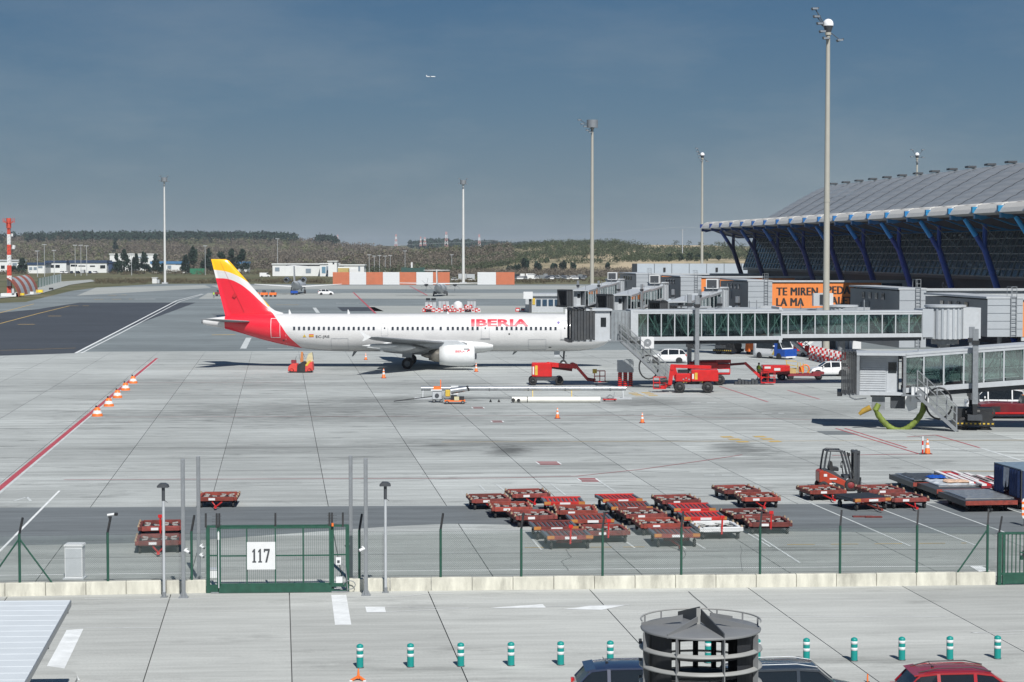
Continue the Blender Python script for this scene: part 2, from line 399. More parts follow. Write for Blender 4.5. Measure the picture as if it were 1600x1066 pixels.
# terrain material: grass near, dry scrub and sand on the hill
m_ter = bpy.data.materials.new('terrain'); m_ter.use_nodes = True; nt = m_ter.node_tree; b = nt.nodes['Principled BSDF']; Lk = nt.links.new
geo = NN(nt, 'ShaderNodeNewGeometry'); sep = NN(nt, 'ShaderNodeSeparateXYZ'); Lk(geo.outputs['Position'], sep.inputs[0])
n1 = NN(nt, 'ShaderNodeTexNoise', Scale=.02, Detail=9.0, Roughness=.7); Lk(geo.outputs['Position'], n1.inputs['Vector'])
r1 = NN(nt, 'ShaderNodeValToRGB'); Lk(n1.outputs['Fac'], r1.inputs[0])
r1.color_ramp.elements[0].position = .35; r1.color_ramp.elements[0].color = (.075, .085, .045, 1)
r1.color_ramp.elements[1].position = .65; r1.color_ramp.elements[1].color = (.17, .15, .10, 1)
q = r1.color_ramp.elements.new(.5); q.color = (.11, .11, .06, 1)
nrm = NN(nt, 'ShaderNodeSeparateXYZ'); Lk(geo.outputs['Normal'], nrm.inputs[0])
n2 = NN(nt, 'ShaderNodeTexNoise', Scale=.035, Detail=7.0, Roughness=.65); Lk(geo.outputs['Position'], n2.inputs['Vector'])
rx = NN(nt, 'ShaderNodeMapRange'); rx.inputs['From Min'].default_value = -40; rx.inputs['From Max'].default_value = 60; Lk(sep.outputs['X'], rx.inputs['Value'])
ry = NN(nt, 'ShaderNodeMapRange'); ry.inputs['From Min'].default_value = 1000; ry.inputs['From Max'].default_value = 1040; Lk(sep.outputs['Y'], ry.inputs['Value'])
ry2 = NN(nt, 'ShaderNodeMapRange'); ry2.inputs['From Min'].default_value = 1700; ry2.inputs['From Max'].default_value = 1500; Lk(sep.outputs['Y'], ry2.inputs['Value'])
rn = NN(nt, 'ShaderNodeMapRange'); rn.inputs['From Min'].default_value = .36; rn.inputs['From Max'].default_value = .52; Lk(n2.outputs['Fac'], rn.inputs['Value'])
f = None
for o_ in (rx, ry, ry2, rn):
    if f is None: f = o_.outputs[0]
    else:
        q = NN(nt, 'ShaderNodeMath', operation='MULTIPLY'); Lk(f, q.inputs[0]); Lk(o_.outputs[0], q.inputs[1]); f = q.outputs[0]
mx = NN(nt, 'ShaderNodeMix', data_type='RGBA'); Lk(f, mx.inputs[0]); Lk(r1.outputs[0], mx.inputs[6]); mx.inputs[7].default_value = (.40, .33, .225, 1)
Lk(mx.outputs[2], b.inputs['Base Color']); b.inputs['Roughness'].default_value = .95; b.inputs['Specular IOR Level'].default_value = .1
structure(MB().add(vs, fs, 0, True), 'terrain', m_ter, fix=False)
# the air: thin even haze over the whole airfield
hz = MB(); hz.box(-4600, 4600, -120, 6900, -1.4, 62); m_hz = bpy.data.materials.new('haze'); m_hz.use_nodes = True; nt = m_hz.node_tree; nt.nodes.clear()
ho = NN(nt, 'ShaderNodeOutputMaterial'); pv = NN(nt, 'ShaderNodeVolumePrincipled'); pv.inputs['Density'].default_value = .00007; pv.inputs['Color'].default_value = (.80, .88, 1, 1); pv.inputs['Anisotropy'].default_value = .0
nt.links.new(pv.outputs[0], ho.inputs['Volume']); hzo = hz.build('haze', m_hz); hzo['kind'] = 'stuff'

# ------------------------------------------------------------------ sheets: taxiways and aprons
def sheet(name, pts, mat, z, th=None):
    n = len(pts); top = [(p[0], p[1], z) for p in pts]
    return structure(MB().add(top, [tuple(range(n))]), name, mat)
def PG(*pp): return [G(x, y)[:] for x, y in pp]
far = lambda py: G(800, py).y
ap = [G(-900, 556), G(2600, 556), G(2600, 444.5), G(560, 444.5), G(330, 443.5), G(240, 444), G(150, 449.5), G(110, 455), G(40, 472), G(-300, 486), G(-900, 486)]
sheet('taxiway_asphalt', ap, m_asph2, -.004)
sheet('runway_asphalt', PG((-600, 556), (0, 556), (118, 552), (205, 510), (306, 473), (124, 473), (60, 483), (0, 489), (-600, 540)), m_asph3, .0025)
for nm, pts, mt in (('pale_taxi_strip', ((330, 446), (2300, 447), (2300, 453), (345, 452)), m_band), ('pale_taxi_strip', ((325, 458), (2300, 458), (2300, 467), (310, 467)), m_band),
                    ('pale_taxi_strip', ((575, 478), (2300, 478), (2300, 490), (590, 492)), m_band), ('pale_taxi_strip', ((150, 449.6), (320, 445.5), (330, 450), (120, 462)), m_band),
                    ('dark_taxi_patch', ((527, 480), (585, 480), (600, 486.5), (535, 486.5)), m_asph3), ('dark_taxi_patch', ((330, 490), (340, 500), (700, 506), (700, 496)), m_asph)):
    sheet(nm, PG(*pts), mt, .004)
sheet('dirt_track', PG((-30, 470), (0, 466), (60, 460), (110, 445), (150, 439.5), (142, 437), (95, 440), (40, 455), (-30, 462)), m_band, .01)

# concrete slabs of the apron, each its own piece near the camera
def grid_c(c, Z): return Vector((c, 0, 0))
V0 = Vector((-363/F, 1, 0))
def slab_pt(c, t):      # c: offset along x at y=0 ; t: row parameter (depth where x = -0.05*Y)
    # intersection of the column line (c) with the row line
    p0 = Vector((-.05*t, t, 0)); k = (c - p0.x + V0.x*p0.y)
    # row: p0 + s*UD ; column: X - V0.x*Y = c
    s_ = (c - (p0.x - V0.x*p0.y))/(UD.x - V0.x*UD.y)
    return p0 + UD*s_
def slab_mb(c0, c1, t0, t1, gc, gt, th=.10):
    a = [slab_pt(c0+gc/2, t0+gt/2), slab_pt(c1-gc/2, t0+gt/2), slab_pt(c1-gc/2, t1-gt/2), slab_pt(c0+gc/2, t1-gt/2)]
    return a
def add_slab(mb, a, th=.10, rel=Vector((0, 0, 0))):
    vs = [p-rel for p in a] + [p-rel-Vector((0, 0, th)) for p in a]
    mb.add(vs, [(0, 1, 2, 3), (0, 4, 5, 1), (1, 5, 6, 2), (2, 6, 7, 3), (3, 7, 4, 0)])
apron = structure(MB().add([p[:] for p in (Vector((-140, 20, -.085)), Vector((260, 20, -.085)), Vector((260, 250.4, -.085)), Vector((-140, 250.4, -.085)))], [(0, 1, 2, 3)]), 'concrete_apron', m_joint)
P = 5.87; rows = [128.5+P*j for j in range(-9, 21)] ; cols = [2.35+P*k for k in range(-26, 32)]
proto = None; proto2 = None; rest = MB(); nslab = 0
last = 250.3
FENCE_T = G(430, 908)
for j, t0 in enumerate(rows):
    t1 = t0+P
    if t0 > last-1: continue
    t1 = min(t1, last)
    major = (round((t0-128.5)/P) % 7 == 0)
    for c0 in cols:
        a = slab_mb(c0, c0+P, t0, t1, .034, .018)
        if major: a = slab_mb(c0, c0+P, t0+.02, t1, .034, .018)
        xs = [800+p.x*F/p.y for p in a]
        if max(xs) < -60 or min(xs) > 1660 or t0 > 200 or nslab >= 290:
            if max(xs) > -900 and min(xs) < 2600: add_slab(rest, a)
            continue
        nslab += 1
        if t0 < 87:
            if proto2 is None: mb = MB(); add_slab(mb, a, rel=a[0]); proto2 = mb.build('slab', m_conc2, apron, a[0])
            else: dupe(proto2, apron, a[0])
        elif t1-t0 < P-.01 or major:
            mb = MB(); add_slab(mb, a, rel=a[0]); mb.build('slab', m_conc, apron, a[0])
        elif proto is None:
            mb = MB(); add_slab(mb, a, rel=a[0]); proto = mb.build('slab', m_conc, apron, a[0])
        else:
            dupe(proto, apron, a[0])
rest.build('slab_field', m_conc, apron)['kind'] = 'stuff'
# landside road slabs in front of the fence
road = structure(MB().add([(-60, 20, -.09), (60, 20, -.09), (60, 79, -.09), (-60, 74, -.09)], [(0, 1, 2, 3)]), 'access_road', m_joint)
rr = [75.66, 69.3, 61.8, 54.3, 46.8, 39.3, 31.8, 24.3]
ccs = [-34, -28, -22, -16, -10, -4.06, .3, 5.45, 11.5, 17.5, 23.4, 29.3, 35, 41]
for t1, t0 in zip(rr, rr[1:]):
    for c0, c1 in zip(ccs, ccs[1:]):
        a = slab_mb(c0, c1, t0, t1, .035, .016); mb = MB(); add_slab(mb, a, rel=a[0]); mb.build('slab', m_road, road, a[0])
# dark strip of asphalt across the apron
strip = [(-300, 797), (0, 793.5), (800, 790), (1600, 786), (1900, 785), (1900, 840), (1600, 836), (1300, 831), (1100, 829), (900, 822), (700, 818.5), (620, 822), (480, 832), (325, 843), (200, 849), (0, 853), (-300, 862)]
sheet('asphalt_strip', PG(*strip), m_asph, .004)
sheet('drain_grate', PG((1275, 673.5), (1322, 673.5), (1342, 679.5), (1290, 679.5)), m_asph, .005)

# ------------------------------------------------------------------ painted lines
def line(name, pts, w, mat, z=.009, dash=None):
    pp = [G(x, y) for x, y in pts]; mb = MB(); zz = z
    segs = []
    for a, b_ in zip(pp, pp[1:]):
        d = (b_-a); ln = d.length; d.normalize()
        if dash:
            k = 0.0
            while k < ln: segs.append((a+d*k, a+d*min(ln, k+dash[0]))); k += dash[0]+dash[1]
        else: segs.append((a, b_))
    for a, b_ in segs:
        d = (b_-a).normalized(); s_ = Vector((-d.y, d.x, 0))*(w/2)
        n = max(1, int((b_-a).length/8))
        for i in range(n):
            p, q_ = a.lerp(b_, i/n), a.lerp(b_, (i+1)/n)
            mb.add([(p+s_+Vector((0, 0, zz)))[:], (q_+s_+Vector((0, 0, zz)))[:], (q_-s_+Vector((0, 0, zz)))[:], (p-s_+Vector((0, 0, zz)))[:]], [(0, 1, 2, 3)])
    return structure(mb, name, mat)
RED0, RED1 = (-60, 813), (245, 560)
line('white_edge_line', [(-60, 816), (244, 561)], .52, m_fline, .008)
line('red_safety_line', [RED0, RED1], .34, m_rline, .0125)
line('red_hairline', [(100, 750), (780, 747.5), (900, 744.5), (1000, 734), (1100, 720), (1160, 711)], .085, m_rline, .0165)
line('worn_red_line', [(165, 652), (640, 650.5), (960, 649), (1240, 655), (1400, 662)], .16, m_frline)
line('worn_red_line', [(200, 598), (460, 597.5)], .18, m_frline)
line('worn_white_line', [(50, 751.5), (780, 749.5), (1180, 748)], .07, m_fline, .011)
line('worn_yellow_line', [(690, 691), (1200, 689.5), (1600, 688)], .12, m_yline, .011)
line('white_lane_line', [(-20, 877), (0, 861), (93, 767)], .12, m_wline)
line('white_lane_line', [(22, 783), (42, 777), (48, 783)], .15, m_fline)
line('white_lane_line', [(-60, 900), (320, 895.5)], .11, m_wline)
line('white_lane_line', [(545, 893), (1100, 888), (1545, 884.5)], .11, m_wline)
line('white_lane_line', [(560, 865), (900, 861.5), (1180, 858), (1520, 857)], .07, m_fline)
line('worn_yellow_line', [(820, 856), (1020, 855)], .10, m_yline, .013, dash=(.9, .5))
line('worn_yellow_line', [(1230, 851.5), (1510, 849)], .10, m_yline, .013, dash=(1.2, .7))
for a, b_ in (((1237.5, 773.8), (1423, 854)), ((1372, 794), (1526, 853)), ((1437, 784), (1580, 836)), ((775, 757), (797, 774)), ((749, 758.5), (759, 768)),
              ((860, 756), (884, 774)), ((936, 752), (962, 769)), ((825, 835), (846, 860)), ((972, 842), (992, 857)), ((1040, 836), (1072, 858)), ((1087, 849), (1102, 858)), ((1132, 812), (1204, 855)), ((1545, 786), (1600, 803)), ((1180, 835), (1250, 880))):
    line('white_bay_line', [a, b_], .10, m_fline, .0125)
for a, b_ in (((1124, 603.7), (1200, 628.4)), ((1230.8, 610), (1280.7, 624)), ((1306, 669.7), (1436, 709.5)), ((1320, 669.5), (1417, 700)), ((1462, 680), (1531, 700)), ((1436, 709.5), (1300, 712)), ((1417, 683), (1462, 680))):
    line('red_apron_line', [a, b_], .14, m_rline, .0125)
line('worn_white_line', [(1080, 629), (1120, 629.5)], .5, m_fline, .008, dash=(.8, .5))
line('worn_white_line', [(1190, 646), (1225, 646)], .5, m_fline, .008, dash=(.8, .5))
line('worn_white_line', [(1225, 625), (1345, 627)], .35, m_fline, .008, dash=(.8, .5))
line('worn_white_line', [(1100, 743), (1155, 743)], .35, m_fline, .013, dash=(.6, .4))
line('worn_white_line', [(1100, 745.5), (1270, 742), (1600, 738)], .09, m_fline, .0132)
line('worn_white_line', [(1452, 702), (1500, 702)], .3, m_fline, .008, dash=(.5, .3))
line('worn_white_line', [(1531, 700), (1610, 724)], .25, m_fline, .008)
line('worn_white_line', [(960, 648), (1100, 648)], .3, m_fline, .0135, dash=(.9, .6))
for a, b_ in (((1133, 682), (1167, 692.5)), ((1184, 681.5), (1217, 692))): line('yellow_hatch_mark', [a, b_], .8, m_yline, .008, dash=(.9, .8))
for a, b_ in (((988, 614), (1000, 619)), ((1008, 613), (1023, 619))): line('yellow_hatch_mark', [a, b_], .8, m_yline, .008, dash=(.9, .8))
def frame_mark(x0, x1, y0, y1, sk=6):
    line('red_box_mark', [(x0, y0), (x1-sk, y0)], .22, m_rline, .013); line('red_box_mark', [(x0+sk, y1), (x1, y1)], .22, m_rline, .013)
    sheet('red_box_fill', PG((x0+2, y0+.8), (x1-sk, y0+.8), (x1-1, y1-.8), (x0+sk, y1-.8)), m_frline, .017)
    line('white_tick_mark', [(x0-1, y0), (x0+sk-1, y1)], .1, m_wline, .013); line('white_tick_mark', [(x1-sk+1, y0), (x1+1, y1)], .1, m_wline, .013)
frame_mark(838, 876, 722, 726); frame_mark(903, 936, 748, 752.5); frame_mark(738, 756, 636.5, 638.3, 2); frame_mark(768, 786, 658, 660, 2)
for i in range(46):
    x0, y0 = random.uniform(40, 1500), random.uniform(560, 780); l_ = random.uniform(60, 340); s_ = random.uniform(-.05, .05)
    line('tyre_mark', [(x0, y0), (x0+l_*.5, y0+l_*.5*s_+random.uniform(-2, 2)), (x0+l_, y0+l_*s_)], random.uniform(.06, .26), m_tyre if i % 3 else m_tyre2, .0075)
# taxiway marks on the left and far field
line('white_taxi_line', [(118, 552), (180, 520), (276, 470), (316, 459.5)], .35, m_wline, .013)
line('white_taxi_line', [(127, 552), (186, 522), (281, 471.5), (318, 460)], .22, m_wline, .013)
line('yellow_taxi_line', [(-40, 515), (0, 505.8), (60, 490), (109, 478)], .35, m_yline, .013)
line('yellow_taxi_line', [(-40, 500), (0, 489), (53, 475)], .35, m_yline, .013)
line('yellow_taxi_line', [(-10, 548), (60, 546), (118, 544)], .25, m_yline, .013)
for a, b_ in (((28, 507), (54, 507)), ((75, 494), (96, 494)), ((331, 523.5), (368, 523)), ((431, 476.5), (467, 476.5))): line('yellow_dash_mark', [a, b_], 1.2, m_yline, .013)
line('yellow_dash_mark', [(109, 478), (139, 478)], 1.2, m_yline, .0135, dash=(2, 1))
line('yellow_dash_mark', [(147, 468), (206, 467.6)], 1.6, m_yline, .013, dash=(2.5, 2)); line('white_taxi_line', [(210, 467.6), (243, 467.4)], 1.6, m_wline, .013)
line('yellow_dash_mark', [(170, 461.5), (197, 461)], 1.6, m_yline, .013, dash=(2.5, 2))
line('white_taxi_line', [(525, 474), (561, 474)], 1.4, m_fline, .013); line('white_taxi_line', [(491, 481), (497, 489)], .8, m_fline, .013)
line('white_taxi_line', [(418, 544.6), (459, 544.6)], .8, m_fline, .013); line('white_taxi_line', [(388.7, 528), (380, 545)], .8, m_fline, .013)
line('red_taxi_line', [(552, 457), (587, 490)], .45, m_rline, .013); line('red_taxi_line', [(640, 447), (668, 462)], .45, m_rline, .013)
# road arrows and bars in front of the fence
def quad(name, pts, mat, z=.009): return sheet(name, PG(*pts), mat, z)
quad('white_stop_bar', ((517.5, 930), (541, 930), (549, 976.6), (523.5, 977)), m_wline)
quad('white_stop_bar', ((104, 985), (130.5, 983), (97, 1053), (68.7, 1049.5)), m_wline)
quad('white_road_arrow', ((570.6, 948.5), (601, 948.5), (603, 957), (573, 957.5)), m_wline)
line('white_road_arrow', [(601, 949), (732, 950.2)], .05, m_wline); line('white_road_arrow', [(603, 956.5), (732, 951)], .05, m_wline)
quad('white_road_arrow', ((765, 950.8), (780, 949), (848, 944.5), (853, 950)), m_wline)
line('white_road_arrow', [(850, 948), (983, 945.3)], .05, m_wline); quad('white_road_arrow', ((879, 952.5), (922, 947), (978, 946), (940, 953.5)), m_wline)
line('thin_white_line', [(132, 936), (215, 937.5), (328, 935)], .05, m_wline); line('thin_white_line', [(88, 981), (247, 981.5)], .05, m_wline, .011)
line('thin_white_line', [(532, 934), (627, 932.5), (669, 928.5), (708, 928.2)], .05, m_wline, .011)
line('thin_white_line', [(1170, 964.3), (1480, 963.6)], .06, m_wline); line('thin_white_line', [(1517, 989), (1650, 984)], .05, m_wline); line('thin_white_line', [(1517, 989), (1650, 993)], .05, m_wline)
quad('white_stop_bar', ((1514, 884.5), (1532, 884.5), (1548, 892), (1530, 894)), m_wline, .014)
# wandering cracks
def crack(pts, w=.03):
    pp = []
    for a, b_ in zip(pts, pts[1:]):
        for i in range(5): pp.append((a[0]+(b_[0]-a[0])*i/5+random.uniform(-1.6, 1.6), a[1]+(b_[1]-a[1])*i/5+random.uniform(-.8, .8)))
    line('pavement_crack', pp+[pts[-1]], w, m_joint, .013)
crack([(884, 858), (892, 871), (878, 878), (888, 892)]); crack([(1060, 846), (1072, 866), (1064, 880)]); crack([(1158, 852), (1160, 893)], .02); crack([(700, 839), (742, 841), (810, 843)], .02); crack([(1076, 925), (1118, 962)], .04); crack([(1100, 668+200), (1135, 873)], .02); crack([(257, 818), (251, 850), (256, 868)], .04)
# ------------------------------------------------------------------ terminal
Vh = V0                       # terminal runs along c = const lines; Z is the depth
def TP(c, Y, z): return Vector((c + V0.x*Y, Y, z))
m_ribshade = M('rib_shade_tone', (.21, .22, .23), .5)  # darker strips put the shade of the rib slopes into the roof colour
m_roof = M('ribbed_roof_metal', (.33, .345, .355), .42, metal=.35, var=.10, scale=.25, dirt=.3, dirtcol=(.16, .16, .16))
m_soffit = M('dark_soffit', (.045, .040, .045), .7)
m_fascia = M('cream_fascia', (.62, .60, .56), .5, var=.05, scale=.6, dirt=.3, dirtcol=(.4, .38, .34))
m_fac = M('dark_facade_glass', (.055, .078, .092), .2, var=.5, scale=.5, dirt=0, spec=.9)
m_mul = M('facade_mullion', (.17, .20, .205), .4)
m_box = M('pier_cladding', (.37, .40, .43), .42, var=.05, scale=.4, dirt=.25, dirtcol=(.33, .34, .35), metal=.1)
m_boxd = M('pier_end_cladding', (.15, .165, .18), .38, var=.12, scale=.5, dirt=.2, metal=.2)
m_ban = M('orange_banner', (.72, .22, .05), .6, var=.05, dirt=.1)
PROF = [(89.0, 18.3), (90.5, 18.0), (93, 17.3), (96, 17.1), (99.5, 18.2), (103.7, 20.5), (108.7, 23.4), (112, 25.2), (113.7, 25.85), (116, 26.2), (119, 25.7), (124, 23.2), (129, 20.6), (134, 19.0), (139, 18.2)]
def prof_z(c):
    for (a, p), (b_, q_) in zip(PROF, PROF[1:]):
        if c <= b_: return p+(q_-p)*(c-a)/(b_-a)
    return PROF[-1][1]
ter = thing('airport_terminal', TP(100, 300, 0), 0, 'long terminal hall with ribbed wave roof and blue pillars on the right', 'terminal')
TO = ter.location.copy()
def tp(c, Y, z): return TP(c, Y, z) - TO
YF, NB = 413.0, 27            # far end, number of 9 m bays coming nearer
# roof: one ribbed panel object per bay, thin ribs across
cs = []
for (a, p), (b_, q_) in zip(PROF, PROF[1:]):
    n = max(1, int(round((b_-a)/.46)))
    for i in range(n): cs.append(a+(b_-a)*i/n)
cs.append(PROF[-1][0])
def roof_bay(Y1, Y0):
    mb = MB(); rows_ = []
    gap = .14
    for k, c in enumerate(cs):
        z = prof_z(c) + (0.0 if k % 3 == 2 else .10)
        mid = 0.0
        rows_.append([tp(c, Y1, z), tp(c, Y1-4.5+gap/2, z+.22), tp(c, Y0+gap, z+.05)])
    vs = [p for r_ in rows_ for p in r_]; fs = []
    for k in range(len(cs)-1):
        for j in range(2): fs.append((k*3+j, k*3+j+1, k*3+j+4, k*3+j+3))
    mb.add(vs, fs, 0)
    for i_ in range(len(fs)):
        if (i_//2) % 3 == 1: mb.m[i_] = 2
    # recessed gutter between bays
    g = [tp(c, Y0+gap, prof_z(c)-.05) for c in cs] + [tp(c, Y0-.05, prof_z(c)-.05) for c in cs]; n = len(cs)
    mb.add(g, [(k, k+1, n+k+1, n+k) for k in range(n-1)], 0)
    o = mb.build('roof_panel', [m_roof, m_soffit, m_ribshade], ter)
    return o
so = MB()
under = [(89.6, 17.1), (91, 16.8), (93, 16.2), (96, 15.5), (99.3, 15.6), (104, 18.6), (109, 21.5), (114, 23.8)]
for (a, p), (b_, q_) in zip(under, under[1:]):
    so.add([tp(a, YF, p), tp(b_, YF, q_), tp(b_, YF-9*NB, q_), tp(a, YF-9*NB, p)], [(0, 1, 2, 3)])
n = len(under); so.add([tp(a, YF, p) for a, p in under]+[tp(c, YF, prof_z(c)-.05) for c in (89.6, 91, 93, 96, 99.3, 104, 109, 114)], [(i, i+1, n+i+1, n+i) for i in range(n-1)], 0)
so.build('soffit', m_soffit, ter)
mrow = MB()
for i in range(NB):
    Y1 = YF-9*i; Y0 = Y1-9
    roof_bay(Y1, Y0)
    # rounded fascia between beam ends
    f_ = MB(); pr = [(89.95, 17.15), (88.9, 17.2), (88.05, 17.4), (88.35, 17.95), (88.85, 18.5), (89.4, 18.7), (90.4, 18.64)]
    a0, a1 = Y1-.45, Y0+.55
    f_.add([tp(c, a0, z) for c, z in pr]+[tp(c, a1, z) for c, z in pr], [(k, k+1, len(pr)+k+1, len(pr)+k) for k in range(len(pr)-1)]+[tuple(range(len(pr))), tuple(range(2*len(pr)-1, len(pr)-1, -1))])
    f_.build('fascia', m_fascia, ter)
    # ridge vent cap
    if i < NB: cp = MB(); cp.box(-.7, .7, -1.2, 1.2, 0, .3, 0, Matrix.Translation(tp(114.6, Y1-4.4, prof_z(114.6)+.45))); cp.build('roof_vent', MT['dark'], ter)
for i in range(NB+1):
    Y = YF-9*i; t = i/(NB)
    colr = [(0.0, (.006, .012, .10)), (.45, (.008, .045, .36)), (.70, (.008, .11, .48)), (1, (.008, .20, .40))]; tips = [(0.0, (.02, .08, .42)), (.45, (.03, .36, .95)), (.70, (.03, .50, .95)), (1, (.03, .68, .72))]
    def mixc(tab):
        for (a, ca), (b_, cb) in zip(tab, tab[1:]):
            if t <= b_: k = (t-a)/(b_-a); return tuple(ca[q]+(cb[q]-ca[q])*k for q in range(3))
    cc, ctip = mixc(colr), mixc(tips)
    mbe = M('beam_paint_%d' % (i//2), tuple(v*.45 for v in ctip), .4, dirt=.15, var=.08)
    mcol = M('pillar_paint_%d' % (i//2), cc, .38, dirt=.15, var=.08)
    mtip = M('sunlit_tip_tone_%d' % (i//2), ctip, .35, dirt=.1, var=.05)  # brighter blue puts a sunlit look into the colour of the upper arm
    be = MB(); be.prism([(88.35, 17.9), (88.5, 17.1), (89.2, 16.6), (90.6, 16.9), (93, 16.0), (96, 15.3), (99.3, 15.4), (99.3, 15.9), (96, 15.9), (93, 16.5), (90.6, 17.6), (89.4, 18.3)], -.28, .28, 0, 'y', Matrix(((1, V0.x, 0, 0), (0, 1, 0, 0), (0, 0, 1, 0), (0, 0, 0, 1))))
    be.box(88.35, 89.8, -.5, .5, 16.75, 18.0); be.box(88.0, 89.0, -.42, .42, 17.5, 18.25)
    o = be.build('roof_beam', mbe, ter, tp(0, Y, 0))
    if i % 2 == 1:
        p = MB(); foot, joint = tp(97.2, Y, .2), tp(92.9, Y, 13.0); arm1, arm2 = tp(90.2, Y, 16.95), tp(92.95, Y, 16.9)
        a_m = joint.lerp(arm1, .42)
        p.tube([foot, foot.lerp(joint, .5), joint], [.42, .47, .42], 12)
        p.tube([joint-Vector((0, 0, .2)), a_m], [.36, .34], 10); p.tube([joint, arm2], [.36, .30], 10)
        po = p.build('pillar', mcol, ter)
        q_ = MB(); q_.tube([a_m, arm1], [.37, .30], 10); q_.build('sunlit_tip', mtip, po)
        q_ = MB(); q_.tube([arm1, arm2], .13, 8); q_.build('tie_bar', mcol, po)
        q_ = MB(); q_.tube([tp(91.0, Y-4, 16.2), tp(96.8, Y-4, 10.5)], .06, 6); q_.build('brace_rod', MT['grey'], po)
# leaning glass facade: panes per 4.5 m with frames
zb, zt, cb_, ct_ = 9.2, 15.4, 97.0, 99.2
g1 = MB(); g1.add([tp(cb_, YF-.5, zb), tp(ct_, YF-.5, zt), tp(ct_, YF-9*NB, zt), tp(cb_, YF-9*NB, zb)], [(0, 1, 2, 3)])
g1.add([tp(cb_, YF-.5, zb), tp(ct_, YF-.5, zt), tp(ct_+12, YF-.5, zt), tp(cb_+12, YF-.5, zb)], [(0, 1, 2, 3)]); g1.build('facade_glass', m_fac, ter)
mu = MB()
for i in range(int(9*NB/2.25)):
    Y = YF-.5-2.25*i; w = .16 if i % 2 else .26
    mu.bar(tp(cb_-.06, Y, zb), tp(ct_-.06, Y, zt), w, .14)
mu_o = mu.build('mullion', m_mul, ter); mu_o['kind'] = 'stuff'
tr_ = MB()
for k in range(7):
    t = k/6; tr_.bar(tp(cb_+(ct_-cb_)*t-.07, YF-.5, zb+(zt-zb)*t), tp(cb_+(ct_-cb_)*t-.07, YF-9*NB, zb+(zt-zb)*t), .08, .10 if k not in (0, 3) else .16)
tr_.build('transom', m_mul, ter)
lv = MB()      # pale blinds and ceiling lamps seen through the glass
for i in range(150):
    Y = random.uniform(YF-9*NB, YF-2); t = random.choice([random.uniform(.02, .25), random.uniform(.02, .3), random.uniform(.8, .95)]); l = random.uniform(.4, 1.2)
    c = cb_+(ct_-cb_)*t-.012; z = zb+(zt-zb)*t
    lv.add([tp(c, Y, z), tp(c, Y-l, z), tp(c+.1, Y-l, z+.28), tp(c+.1, Y, z+.28)], [(0, 1, 2, 3)])
lv.build('window_blind', M('pale_blind', (.30, .33, .34), .6, var=.4), ter)['kind'] = 'stuff'
# dark lower storeys
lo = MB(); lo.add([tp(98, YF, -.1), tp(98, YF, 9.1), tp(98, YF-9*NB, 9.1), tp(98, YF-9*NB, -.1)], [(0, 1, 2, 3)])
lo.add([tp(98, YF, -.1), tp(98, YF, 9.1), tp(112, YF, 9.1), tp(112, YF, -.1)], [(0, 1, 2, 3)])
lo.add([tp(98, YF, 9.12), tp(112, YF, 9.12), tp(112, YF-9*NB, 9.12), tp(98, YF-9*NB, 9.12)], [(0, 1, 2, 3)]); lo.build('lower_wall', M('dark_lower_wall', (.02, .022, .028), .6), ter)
lg = MB()
for k, z in enumerate((8.9, 4.6)): lg.bar(tp(97.5, YF, z), tp(97.5, YF-9*NB, z), .9, .35)
lg.build('ledge', MT['dark'], ter)
sx_v, sx_f = text_mb('SıxT', 2.3, .06, .03, 1.15)
RzV = Matrix.Rotation(VA - R(90), 4, 'Z')
for s_ in (1,):
    mb = MB(); mb.add([RzV @ v for v in sx_v], sx_f); p_ = AT(1484, 457, 240); mb.build('lettering', M('dim_sign_letters', (.12, .135, .14), .5), ter, tp(95.5, 282, 6.6), 0)

